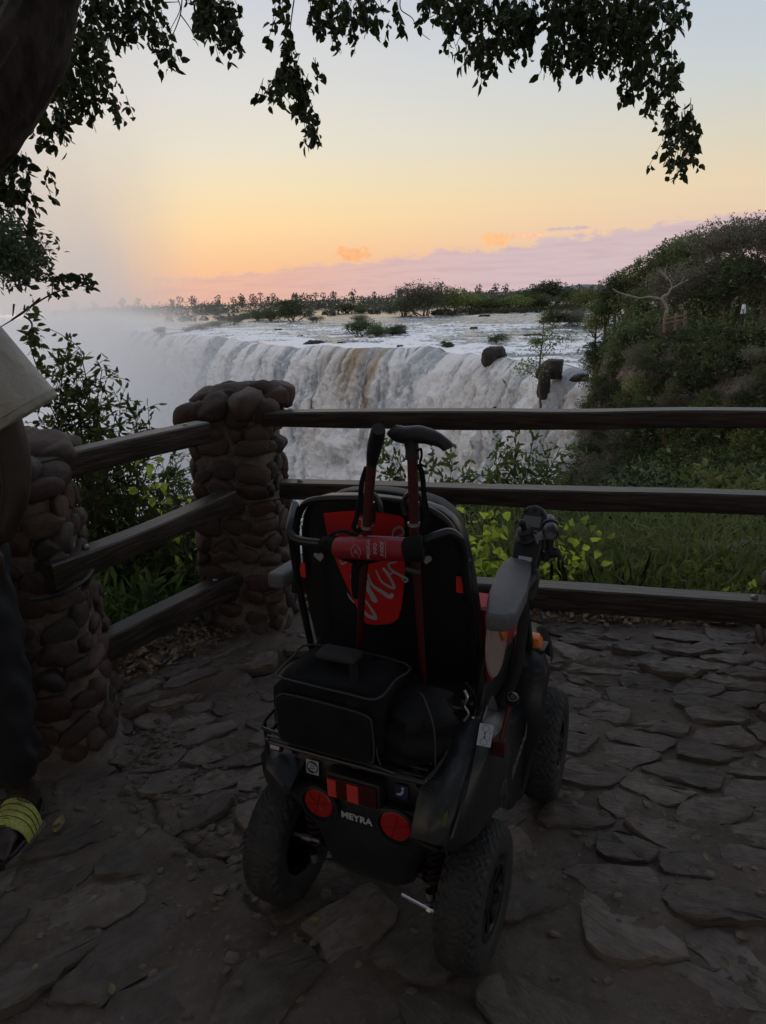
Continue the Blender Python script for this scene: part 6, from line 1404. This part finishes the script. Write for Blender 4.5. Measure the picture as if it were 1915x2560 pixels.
b = MB(); b.tube(smooth_path([pc(1318, 1395, .44), pc(1330, 1365, .44), pc(1345, 1345, .44), pc(1362, 1335, .44)], 4), [.004] * 4 + [.006] * 3 + [.011] * 5 + [.013], 10); b.tube(smooth_path([pc(1335, 1335, .43), pc(1345, 1360, .43), pc(1352, 1395, .43)], 4), [.0025] * 5 + [.004] * 3 + [.007], 8); part(b, 'mirror_stem', mat('grey_plastic', (.30, .30, .31), .4), smooth=True)
lc = pc(1376, 1318, .44); ax = Vector((.25, -.80, -.30)).normalized(); Ml = frame(lc, Vector((1, .3, 0)), Vector((0, 0, 1)).cross(Vector((1, .3, 0)))); zq = ax.to_track_quat('Z', 'Y').to_matrix().to_4x4(); zq.translation = lc
b = MB(); b.lathe([(0, -.040), (.012, -.040), (.016, -.032), (.0175, .0), (.020, .008), (.0205, .026), (.018, .030), (.016, .027)], zq, 24); lo = part(b, 'headlamp', M_gloss, smooth=True)
b = MB(); b.lathe([(0, .020), (.010, .024), (.0165, .027)], zq, 24); b.build('lamp_lens', mat('clear_lens', (.30, .31, .33), .08, metal=.6), lo, smooth=True)
b = MB(); b.lathe([(.0178, -.012), (.021, -.011), (.021, -.004), (.0178, -.003)], zq, 24); b.build('clamp_band', M_blk, lo, smooth=True)
b = MB(); b.tube([pc(1376, 1335, .44), pc(1374, 1372, .44)], .010, 10); b.tube([pc(1358, 1385, .44), pc(1395, 1380, .44)], .014, 12); b.tube([pc(1392, 1372, .44), pc(1402, 1398, .44)], .007, 8); b.tube([pc(1366, 1378, .43), pc(1362, 1400, .43)], .011, 10); part(b, 'lamp_clamp', M_blk, smooth=True)
# red freewheel lever with a ball knob
b = MB(); b.tube([pc(1278, 1752, .06), pc(1252, 1855, .02)], .0055, 8); b.box((-.013, -.010, -.018), (.013, .010, .018), Matrix.Translation(pc(1249, 1868, .02))); lv = part(b, 'release_lever', M_redp, smooth=True)
b = MB(); kc = pc(1281, 1748, .055); b.lathe([(.0165 * math.sin(PI * i / 14), -.0165 * math.cos(PI * i / 14)) for i in range(15)], Matrix.Translation(kc), 20); b.build('ball_knob', mat('knob_black', (.01, .01, .011), .12), lv, smooth=True)

# things carried on the chair ---------------------------------------------
def cw(p): return Matrix.Translation(CH) @ Matrix.Rotation(R(-26), 4, 'Z') @ Vector(p)
# right walking stick: T handle
def carried(name, org, label, cat, group=None):
    return empty(name, cw(org), R(-26), label, cat, group)
g = 'folding walking sticks clipped to the push bar'
o1 = pc(1038, 1330, .015); st = carried('walking_stick', o1, 'right walking stick, its black derby handle pointing right above the chair back', 'walking stick', g)
def L1(px, py, v): return pc(px, py, v) - o1
hp = [L1(980, 1072, .015), L1(990, 1082, .015), L1(1015, 1088, .015), L1(1045, 1086, .015), L1(1075, 1092, .015), L1(1100, 1102, .015), L1(1118, 1116, .015), L1(1122, 1122, .015)]
b = MB(); P_ = smooth_path(hp, 5); k = len(P_); b.tube(P_, [.010 + .0075 * math.sin(PI * min(1, (i / k) * 1.1 + .18)) * (1 + .05 * math.sin(i * 1.3)) + .0035 * (i / k) for i in range(k)], 14); b.tube(smooth_path([L1(1027, 1100, .015), L1(1030, 1125, .015), L1(1031, 1148, .015)], 3), [.016, .015, .0145, .014, .014, .0145, .0145], 14); b.build('handle', M_blk, st, smooth=True)
b = MB(); b.tube([L1(1031, 1140, .015), L1(1036, 1350, .015), L1(1047, 1500, .03), L1(1060, 1735, .06)], [.0112, .0105, .0085, .0075], 14); b.build('shaft', M_redp, st, smooth=True)
b = MB(); b.tube([L1(1034, 1306, .015), L1(1034.2, 1314, .015)], .0135, 14); b.build('lock_ring', M_steel, st, smooth=True)
b = MB(); b.tube(smooth_path([L1(1047, 1160, .01), L1(1056, 1190, .01), L1(1060, 1240, .01), L1(1068, 1290, .01), L1(1060, 1320, .01)], 5), .006, 8, flat=.35); b.tube(smooth_path([L1(1044, 1128, .01), L1(1052, 1122, .01), L1(1054, 1140, .01), L1(1050, 1158, .01), L1(1060, 1165, .01), L1(1066, 1168, .01)], 5), .0025, 6); b.build('wrist_strap', M_fab, st, smooth=True)
o2 = pc(925, 1340, .01); st2 = carried('walking_stick', o2, 'left walking stick, its black handle seen end-on above the chair back', 'walking stick', g)
def L2(px, py, v): return pc(px, py, v) - o2
b = MB(); P_ = smooth_path([L2(946, 1072, -.06), L2(944, 1085, -.045), L2(938, 1110, -.02), L2(932, 1140, .0), L2(929, 1165, .005)], 5); k = len(P_); b.tube(P_, [.0105 + .0055 * math.sin(PI * min(1, i / k * .9 + .15)) for i in range(k)], 14); b.build('handle', M_blk, st2, smooth=True)
b = MB(); b.tube([L2(929, 1160, .005), L2(920, 1260, .005), L2(917, 1340, .005), L2(905, 1480, .02), L2(897, 1640, .05)], [.0112, .0106, .0105, .0085, .0075], 14); b.build('shaft', M_redp, st2, smooth=True)
b = MB(); b.tube([L2(917, 1314, .005), L2(916.8, 1321, .005)], .0135, 14); b.build('lock_ring', M_steel, st2, smooth=True)
b = MB(); b.tube(smooth_path([L2(917, 1168, .0), L2(905, 1205, .0), L2(900, 1250, .0), L2(890, 1300, .0), L2(884, 1318, .0), L2(895, 1328, .0), L2(902, 1322, .0)], 5), .006, 8, flat=.35); b.build('wrist_strap', M_fab, st2, smooth=True)
# clips that hold the sticks
for (cx0, cy0, v) in ((924, 1275, .03), (1035, 1275, .04)):
    b = MB(); b.tube(smooth_path([pc(cx0 - 22, cy0 + 12, v), pc(cx0 - 26, cy0 - 18, v), pc(cx0 - 12, cy0 - 40, v), pc(cx0 + 10, cy0 - 38, v), pc(cx0 + 24, cy0 - 16, v), pc(cx0 + 28, cy0 + 6, v)], 4), .0065, 8, flat=1.3); b.tube([pc(cx0, cy0 - 20, v + .02), pc(cx0 + 2, cy0 + 30, v + .02)], .013, 8); part(b, 'stick_clip', M_blk, smooth=True)
# rolled red information pouch on the bar
ro = pc(932, 1370, -.012); pr = carried('rolled_pouch', ro, 'red roll pouch reading MEDICAL INFO INSIDE strapped to the push bar', 'pouch')
def LR(px, py, v): return pc(px, py, v) - ro
b = MB(); b.tube([LR(845, 1368, -.008), LR(852, 1368, -.012), LR(930, 1371, -.014), LR(1010, 1374, -.010), LR(1018, 1374, -.008)], [.0225, .025, .0255, .025, .0235], 24); b.build('roll', mat('red_nylon', (.30, .012, .022), .5, bump=.001, bscale=90), pr, smooth=True)
b = MB(); b.tube(smooth_path([LR(848, 1347, .0), LR(900, 1341, -.002), LR(960, 1343, -.003), LR(1015, 1346, .0)], 4), .0022, 6); b.build('piping', M_greyp, pr, smooth=True)
b = MB(); b.tube(smooth_path([LR(1020, 1372, -.008), LR(1035, 1372, -.01), LR(1058, 1370, -.005)], 4), [.026] * 4 + [.029] * 4 + [.026], 14); b.build('strap', M_fab, pr, smooth=True); b = MB(); b.tube(smooth_path([LR(845, 1366, -.008), LR(825, 1362, -.006), LR(808, 1358, -.0)], 4), [.0235] * 3 + [.021] * 3 + [.016] * 3, 14); b.build('strap', M_fab, pr, smooth=True); b = MB(); b.tube(smooth_path([LR(812, 1350, .0), LR(835, 1332, .0), LR(860, 1328, .0), LR(888, 1338, .0), LR(905, 1345, .0)], 4), .007, 8, flat=.5); b.build('strap', M_fab, pr, smooth=True)
pa = LR(880, 1375, -.038)
def tx(px, py): q = LR(px, py, -.041); return Matrix.Translation(q) @ Matrix.Rotation(PI / 2 - .05, 4, 'X') @ Matrix.Rotation(PI / 2, 4, 'Z')
for px, s in ((921, 'MEDICAL'), (938, 'INFO'), (955, 'INSIDE')): text('print', s, M_greyp, pr, tx(px, 1372), .0115, sx=.92, ext=.0004)
b = MB(); q = tx(890, 1378); ribbon(b, [(-.014, .006), (.0, .012), (.016, 0), (.0, -.012), (-.014, -.006)], [.001, .001], q); ribbon(b, [(-.006, .006), (.002, .002), (-.006, .0)], [.0012, .0012], q); ribbon(b, [(-.006, -.006), (.002, -.002)], [.0012, .0012], q); ribbon(b, [(-.018, -.0155), (.018, -.0155)], [.0008, .0008], tx(905, 1372)); ribbon(b, [(-.018, 0), (.018, 0)], [.0008, .0008], tx(964, 1374)); b.build('shield_print', M_greyp, pr)
# hanging black strap with pouch
ho = pc(897, 1420, .0); hs = carried('hanging_pouch', ho, 'small black pouch hanging on a strap in front of the red panel', 'pouch')
def LH(px, py, v): return pc(px, py, v) - ho
b = MB(); b.rings([[LH(x0, y, v), LH(x1, y, v), LH(x1, y, v + .022), LH(x0, y, v + .022)] for x0, x1, y, v in ((884, 912, 1402, .02), (879, 918, 1412, .015), (877, 917, 1440, .02), (878, 915, 1470, .03), (880, 913, 1488, .035), (884, 911, 1498, .04))]); b.build('pouch', M_fab, hs, bevel=.006, seg=2)
b = MB(); b.tube(smooth_path([LH(850, 1392, .0), LH(880, 1402, .005), LH(905, 1408, .008), LH(935, 1402, .005), LH(960, 1394, .0)], 4), .009, 8, flat=.5); b.tube([LH(905, 1398, .0), LH(898, 1412, .01)], .010, 8); b.build('strap', M_fab, hs, smooth=True)
b = MB(); b.box((-.014, -.004, -.004), (.018, .004, .005), Matrix.Translation(LH(1030, 1427, .0)) @ Matrix.Rotation(.15, 4, 'Y')); b.build('buckle', mat('buckle_grey', (.05, .052, .055), .4), hs, bevel=.001)
# travel bag on the rack ---------------------------------------------------
bo = Vector((-.03, -.070, .585)); bag = carried('travel_bag', bo, 'black soft travel bag with rounded front pocket standing on the rear rack', 'bag')
def softbox(w0, d0, h0, seed, top=.94, n=26, puff=.012):
    bm = bmesh.new(); bmesh.ops.create_cube(bm, size=1); bmesh.ops.subdivide_edges(bm, edges=bm.edges, cuts=n // 2, use_grid_fill=True)
    for v in bm.verts:
        x, y, z = v.co * 2; e = 7.; s = (abs(x) ** e + abs(y) ** e + abs(z) ** e) ** (1 / e); x, y, z = x / s, y / s, z / s; tp = 1 - (1 - top) * (z + 1) / 2
        nn = (float(fbm(np.array(x * 2.2 + seed), np.array(z * 2.2 + y * 1.7 + 9), 3, seed)) - .5) * puff * 2
        v.co = Vector((x * w0 / 2 * tp, y * d0 / 2 * tp + nn * (1 if y > 0 else -1) * .8, (z + 1) * h0 / 2 + nn * .5 * z))
    me = bpy.data.meshes.new('bag_body'); bm.to_mesh(me); bm.free(); me.polygons.foreach_set('use_smooth', [True] * len(me.polygons)); me.materials.append(M_fab); return me
bag.scale = (.97, .88, .84)
link_mesh('bag_body', softbox(.275, .195, .205, 3), bag)
fy = -.1045
b = MB(); rr_ = [(-.118, .02), (-.12, .12), (-.105, .152), (-.06, .158), (.06, .154), (.112, .146), (.122, .12), (.12, .02), (.08, .008), (-.09, .010)]
b.rings([[(x * .98, fy + .012, z) for x, z in rr_], [(x, fy - .004, z) for x, z in rr_], [(x * .95, fy - .010, .08 + (z - .08) * .94) for x, z in rr_]]); b.build('front_pocket', M_fab, bag, bevel=.004, seg=2)
b = MB(); b.tube(smooth_path([(x * 1.01, fy - .003, z) for x, z in rr_] + [(rr_[0][0] * 1.01, fy - .003, rr_[0][1])], 4), .0028, 6); b.tube(smooth_path([(-.132, -.088, .19), (-.06, -.098, .194), (.06, -.098, .192), (.128, -.088, .188), (.134, .0, .190), (.128, .085, .192), (-.12, .088, .195), (-.136, .0, .193), (-.132, -.088, .19)], 4), .0030, 6); b.tube(smooth_path([(-.12, fy + .004, .03), (.0, fy - .006, .018), (.12, fy + .004, .012)], 4), .003, 6); b.build('piping', M_pipe, bag, smooth=True)
b = MB()
for y in (-.05, .05): b.tube(smooth_path([(-.075, -.095 if y < 0 else .09, .16), (-.072, y * 1.2, .212), (-.045, y * .3, .236), (.03, y * .3, .236), (.062, y * 1.2, .210), (.066, -.095 if y < 0 else .09, .15)], 5), .011, 8, flat=.28)
b.build('handle', M_fab, bag, smooth=True)
b = MB(); b.rings([[(-.05, -.028, .226), (.045, -.028, .226), (.045, .028, .226), (-.05, .028, .226)], [(-.055, -.032, .236), (.05, -.032, .236), (.05, .032, .236), (-.055, .032, .236)], [(-.045, -.02, .250), (.04, -.02, .250), (.04, .02, .250), (-.045, .02, .250)]]); b.build('handle_wrap', mat('mesh_pad', (.02, .02, .022), .7, bump=.002, bscale=300), bag, bevel=.008, seg=3)
# drawstring bag beside it
do = Vector((.135, -.06, .585)); db = carried('drawstring_bag', do, 'slack black drawstring bag slumped beside the travel bag on the rack', 'bag')
rings = []
for i in range(15):
    t = i / 14; z = .135 * t; r = (.078 * (1 - .2 * (2 * t - .8) ** 2) if t < .8 else .070 * (1 - (t - .8) * 3.6) * .93) ; r = max(r, .012); ring = []
    for k in range(26): a = 2 * PI * k / 26; q = 1 + .16 * math.sin(a * 5 + t * 4) * t + .10 * math.sin(a * 9 + 1) * t + .05 * math.sin(t * 14 + a * 2); ring.append((r * q * math.cos(a) * 1.08 + .012 * t, r * q * math.sin(a) * 1.1 + .02 * t, z))
    rings.append(ring)
b = MB(); b.rings(rings); b.build('bag_body', mat('thin_nylon', (.006, .006, .0075), .7, bump=.005, bscale=22, spec=.3), db, smooth=True)
b = MB(); b.tube(smooth_path([(.01, .0, .135), (.04, -.03, .15), (.075, -.06, .10), (.08, -.07, .02)], 5), .002, 5); b.build('drawstring', M_pipe, db, smooth=True); b = MB(); b.tube(smooth_path([(-.06, -.055, .08), (-.045, -.09, .03), (-.035, -.095, -.0), (-.06, -.10, -.01), (-.10, -.105, -.012)], 5), .0022, 5); b.build('drawstring', M_pipe, db, smooth=True)
b = MB(); b.rings([[(-.004, 0, -.02), (.004, 0, -.02), (.004, .001, -.02), (-.004, .001, -.02)], [(-.006, 0, .0), (.006, 0, .0), (.006, .001, .0), (-.006, .001, .0)], [(-.001, 0, .022), (.001, 0, .022), (.001, .001, .022), (-.001, .001, .022)]])
o = b.build('fallen_leaf', mat('green_leaf', (.10, .13, .04), .5)); o.location = cw((.245, -.155, .50)); o.rotation_euler = (.1, .2, .2); tag(o, 'narrow green leaf caught on the right side of the rack', 'leaf')

# ------------------------------------------------------------------ people
M_skin = mat('skin_dark', (.028, .018, .014), .5, col2=(.042, .027, .021), nscale=12, bump=.0006, bscale=90)
M_shirt = mat('pale_tshirt', (.52, .51, .46), .85, bump=.035, bscale=5, col2=(.44, .43, .39), nscale=6)
M_trou = mat('black_trousers', (.010, .011, .014), .8, bump=.001, bscale=200)
M_hair = mat('black_hair', (.008, .007, .007), .8, bump=.004, bscale=160)
M_yel = mat('yellow_strap', (.55, .57, .13), .6, bump=.0016, bscale=260, col2=(.36, .38, .09), nscale=120)
M_sole = mat('dark_foam', (.02, .022, .028), .6)
def caps(b, pts, rr, n=12, flat=1.): 
    P = smooth_path(pts, 4); k = len(P); R2 = [float(np.interp(i / (k - 1) * (len(rr) - 1), range(len(rr)), rr)) for i in range(k)]
    a, c2 = P[0] - (P[1] - P[0]).normalized() * R2[0] * .6, P[-1] + (P[-1] - P[-2]).normalized() * R2[-1] * .6
    b.tube([a] + P + [c2], [R2[0] * .55] + R2 + [R2[-1] * .5], n, flat=flat)
def ell(b, c, r, n=14):
    c = Vector(c); V = []; 
    for i in range(n + 1):
        th = PI * i / n
        for k in range(n * 2): ph = PI * k / n; V.append((c.x + r[0] * math.sin(th) * math.cos(ph), c.y + r[1] * math.sin(th) * math.sin(ph), c.z - r[2] * math.cos(th)))
    m = n * 2; b.add(V, [(i * m + k, i * m + (k + 1) % m, (i + 1) * m + (k + 1) % m, (i + 1) * m + k) for i in range(n) for k in range(m)])
def fused(b, name, m, parent, vox, smooth_it=2):
    """melt the overlapping volumes into one continuous skin"""
    me = b.mesh(name, None); o = bpy.data.objects.new(name, me); C.objects.link(o)
    md = o.modifiers.new('r', 'REMESH'); md.mode = 'VOXEL'; md.voxel_size = vox; s = o.modifiers.new('s', 'SMOOTH'); s.factor = .6; s.iterations = smooth_it
    dg = bpy.context.evaluated_depsgraph_get(); me2 = bpy.data.meshes.new_from_object(o.evaluated_get(dg)); me2.name = name; bpy.data.objects.remove(o); me2.materials.clear(); me2.materials.append(m)
    me2.polygons.foreach_set('use_smooth', [True] * len(me2.polygons)); return link_mesh(name, me2, parent)
# local: the person faces -y (towards the camera), x to the right of the picture = their left arm
PP = (-1.275, 1.86, .015)
def build_person(loc, rz, label, shirt, near=True):
    pe = empty('person', loc, rz, label, 'person'); vox = .011 if near else .02
    b = MB()
    ell(b, (0, 0, 1.70), (.078, .098, .118)); ell(b, (0, -.035, 1.655), (.058, .065, .075)); b.tube([(0, .02, 1.50), (0, .01, 1.64)], .058, 12); ell(b, (0, -.10, 1.69), (.014, .018, .024), 8)
    for s in (-1, 1): ell(b, (s * .078, .0, 1.69), (.012, .02, .03), 8)
    ell(b, (0, 0, 1.28), (.15, .105, .24)); ell(b, (0, .0, 1.44), (.17, .085, .10)); ell(b, (0, 0, 1.02), (.155, .11, .16))
    for s in (-1, 1): caps(b, [(s * .09, 0, .95), (s * .098, -.01, .52), (s * .10, .02, .10)], [.085, .06, .038])
    # arms: left hand in the trouser pocket, right arm hanging
    caps(b, [(.165, .0, 1.44), (.222, .01, 1.30), (.264, .01, 1.16), (.272, .0, 1.06), (.262, -.02, .96), (.218, -.03, .87)], [.052, .046, .041, .041, .034, .026])
    caps(b, [(-.165, .0, 1.44), (-.25, .02, 1.16), (-.27, -.06, .92)], [.055, .044, .028])
    # hands: palm, four fingers, thumb
    for s, c in ((1, Vector((.185, -.035, .83))), (-1, Vector((-.272, -.08, .87)))):
        d = Vector((-.35 * s if s > 0 else 0, -.12, -1)).normalized(); ell(b, c + d * .02, (.036, .022, .048), 8)
        for i in range(4):
            o = Vector(((i - 1.5) * .018, -.002, -.04)); L_ = (.062, .072, .068, .052)[i]; caps(b, [c + d * .045 + Vector(((i - 1.5) * .017, 0, 0)), c + d * (.045 + L_ * .6) + Vector(((i - 1.5) * .018, -.010, 0)), c + d * (.045 + L_) + Vector(((i - 1.5) * .018, -.028, .006))], [.009, .0082, .0072], 8)
        caps(b, [c + Vector((-.030 * s, -.01, .01)), c + Vector((-.048 * s, -.028, -.022)), c + Vector((-.046 * s, -.036, -.05))], [.011, .010, .008], 8)
    # feet with toes, turned out to the right of the picture
    for s, yaw in ((1, -.12), (-1, -.25)):
        Mf = Matrix.Translation((s * .102, .02, 0)) @ Matrix.Rotation(yaw, 4, 'Z'); f = lambda p: Mf @ Vector(p)
        caps(b, [f((0, .02, .10)), f((0, -.01, .065)), f((0, -.09, .048)), f((0.003, -.15, .036))], [.037, .036, .034, .028]); caps(b, [f((0, .05, .045)), f((0, -.02, .04))], [.034, .036])
        ell(b, f((.0, -.135, .036)), (.046, .04, .020), 8)
        for i in range(5): x = (-.034 + .017 * i) * s * -1; caps(b, [f((x, -.155, .036)), f((x * 1.05, -.178 - (.012, .010, .004, -.004, -.014)[i], .031)), f((x * 1.05, -.195 - (.012, .010, .004, -.004, -.014)[i], .026))], [.0125 if i == 0 else .009] * 2 + [.010 if i == 0 else .0075], 8)
    body = fused(b, 'body', M_skin, pe, vox)
    if near:
        for s in (-1, 1): bb = MB(); ell(bb, (s * .032, -.088, 1.715), (.013, .008, .009), 8); bb.build('eye', mat('eye', (.5, .48, .45), .3) if s < 0 else bpy.data.materials['eye'], pe, smooth=True)
        bb = MB(); ell(bb, (0, -.098, 1.640), (.024, .006, .008), 8); bb.build('mouth', mat('lips', (.10, .04, .035), .5), pe, smooth=True)
    bb = MB(); ell(bb, (0, .018, 1.735), (.084, .098, .098)); bb.build('hair', M_hair, pe, smooth=True)
    # T-shirt: torso tube and two wide sleeves, melted together, hanging in folds
    n = 48; rings = []
    for z, rx, ry, fo in ((.90, .195, .150, .020), (.94, .194, .148, .018), (1.02, .186, .142, .012), (1.14, .178, .136, .008), (1.26, .180, .132, .006), (1.36, .188, .126, .004), (1.43, .182, .110, .002), (1.475, .14, .09, 0), (1.50, .085, .075, 0)):
        rings.append([((rx + fo * math.sin(7 * 2 * PI * k / n + z * 9)) * math.cos(2 * PI * k / n), (ry + fo * math.cos(5 * 2 * PI * k / n + z * 6)) * math.sin(2 * PI * k / n), z) for k in range(n)])
    b = MB(); b.rings(rings)
    for s in (1, -1):
        P_ = [Vector(p) for p in ((s * .10, 0, 1.445), (s * .17, .0, 1.42), (s * .225, .0, 1.34), (s * .282, .005, 1.235), (s * .318, .01, 1.165))]; RRr = [.050, .072, .083, .090, .096]; rr2 = []
        for i, (p, r) in enumerate(zip(P_, RRr)):
            t = (P_[min(i + 1, 4)] - P_[max(i - 1, 0)]).normalized(); a = Vector((0, 1, 0)); c2 = t.cross(a).normalized()
            if i == 4: c2 = (c2 * .8 + Vector((-s * .0, 0, .0))).normalized()
            rr2.append([p + a * r * .82 * math.cos(2 * PI * k / 28) * (1 + .05 * math.sin(k * 1.3 + i)) + c2 * r * math.sin(2 * PI * k / 28) for k in range(28)])
        b.rings(rr2)
    fused(b, 'tshirt', shirt, pe, vox * .75, 3)
    b = MB(); P_, r = Vector((.317, .01, 1.170)), .0958; t = Vector((.32, .05, -.70)).normalized(); a = Vector((0, 1, 0)); c2 = t.cross(a).normalized()
    b.tube([P_ - t * .018 + a * r * .83 * math.cos(2 * PI * k / 36) + c2 * r * 1.01 * math.sin(2 * PI * k / 36) for k in range(37)], .0022, 6); b.build('sleeve_hem', shirt, pe, smooth=True)
    # loose trousers
    b = MB(); rings = []
    for z, rx, ry in ((.84, .185, .135), (.90, .18, .132), (.96, .165, .125), (1.0, .158, .12)): rings.append([(rx * math.cos(2 * PI * k / 40), ry * math.sin(2 * PI * k / 40), z) for k in range(40)])
    b.rings(rings)
    for s in (1, -1):
        rings = []
        for i in range(26):
            t = i / 25; z = .88 - .74 * t; r = .108 - .038 * t + .010 * math.sin(t * 3.1) - (.018 * max(0, t - .9) / .1); ff = .006 + .006 * max(0, t - .45)
            rings.append([(s * (.092 + .010 * t) + (r * 1.0 + ff * math.sin(k * 1.1 + z * 30) + ff * math.sin(z * 55 + k * .5)) * math.cos(2 * PI * k / 32), .01 * t + (r * 1.08 + ff * math.sin(k * .9 + z * 22)) * math.sin(2 * PI * k / 32), z) for k in range(32)])
        b.rings(rings)
    tr_ = fused(b, 'trousers', M_trou, pe, vox, 2)
    if near:
        Mb = Matrix.Translation((.150, -.118, .765)) @ Matrix.Rotation(R(18), 4, 'Z') @ Matrix.Rotation(PI / 2, 4, 'X'); b = MB(); M_pr = mat('badge_print', (.30, .31, .33), .7)
        ringm(b, Mb, .0285, .0297); ringm(b, Mb, .0185, .0197); ringm(b, Mb, .0, .003)
        for k in range(8): a = k * PI / 4; ribbon(b, [(.003 * math.cos(a), .003 * math.sin(a)), (.017 * math.cos(a), .017 * math.sin(a))], [.0032, .0006], Mb, 0)
        bd_ = b.build('badge', M_pr, tr_)
        for k in range(26): a = 2 * PI * k / 26; text('badge_letter', 'STONE ISLAND STONE ISLAND '[k], M_pr, bd_, Mb @ Matrix.Rotation(-a, 4, 'Z') @ Matrix.Translation((0, .0240, 0)), .0075) if 'STONE ISLAND STONE ISLAND '[k] != ' ' else None
    # slides: sole, footbed and striped strap
    for s, yaw in ((1, -.12), (-1, -.25)):
        Mf = Matrix.Translation((s * .102, .02, -.012)) @ Matrix.Rotation(yaw, 4, 'Z'); out = []
        for i in range(30):
            a = 2 * PI * i / 30; x = (.052 + .006 * max(0, -math.sin(a))) * math.cos(a); y = -.070 + .150 * math.sin(a); out.append((x, y))
        b = MB(); V0 = [[Mf @ Vector((x * q, -.070 + (y + .070) * q2, z)) for x, y in out] for q, q2, z in ((.94, .97, .0), (1.0, 1.0, .008), (1.02, 1.01, .026), (.95, .975, .030), (.90, .95, .024))]; b.rings(V0); so = b.build('sole', M_sole, pe, smooth=True)
        b = MB(); rr2 = []; ny_ = 33
        for j in range(ny_):
            t = j / (ny_ - 1); y = -.040 - .085 * t; ring = []; gr = .0022 * (1 if (t * 8 % 2) > 1.55 else 0)
            for k in range(17): a = PI * k / 16; ring.append(Mf @ Vector(((.0595 - .002 * t) * math.cos(a), y - .012 * (1 - math.sin(a)) * -1, .012 + (.098 - .026 * t - gr) * math.sin(a) ** .75)))
            for k in range(16, -1, -1): a = PI * k / 16; ring.append(Mf @ Vector(((.0545 - .002 * t) * math.cos(a), y - .012 * (1 - math.sin(a)) * -1, .012 + (.092 - .026 * t - gr) * math.sin(a) ** .75)))
            rr2.append(ring)
        b.rings(rr2); sp3 = b.build('strap', M_yel if near else M_sole, pe, smooth=True)
        if near:
            for tt in (.22, .44, .66):
                b = MB(); y = -.040 - .085 * tt; b.tube([Mf @ Vector(((.0602 - .002 * tt) * math.cos(PI * k / 16), y + .012 * (1 - math.sin(PI * k / 16)), .013 + (.098 - .026 * tt) * math.sin(PI * k / 16) ** .75)) for k in range(17)], .0012, 4); b.build('stripe_line', M_sole, sp3)
            a = PI * .30; text('strap_lettering', 'adidas', M_sole, sp3, Mf @ Matrix.Translation((.030, -.048, .104)) @ Matrix.Rotation(.45, 4, 'Y') @ Matrix.Rotation(-.3, 4, 'X'), .016, bold=.0004)
    if near: pe.scale = (1.045, 1.045, 1.09)
    return pe
build_person(PP, R(8), 'person at the left edge in pale T-shirt, black trousers and yellow slides, hand in pocket', M_shirt)
fp = at(1857, 790, 48)
build_person((fp.x, fp.y, fp.z - .75), R(60), 'tiny distant person in a pale blue shirt on the headland path', mat('pale_blue_shirt', (.45, .50, .58), .8), near=False)
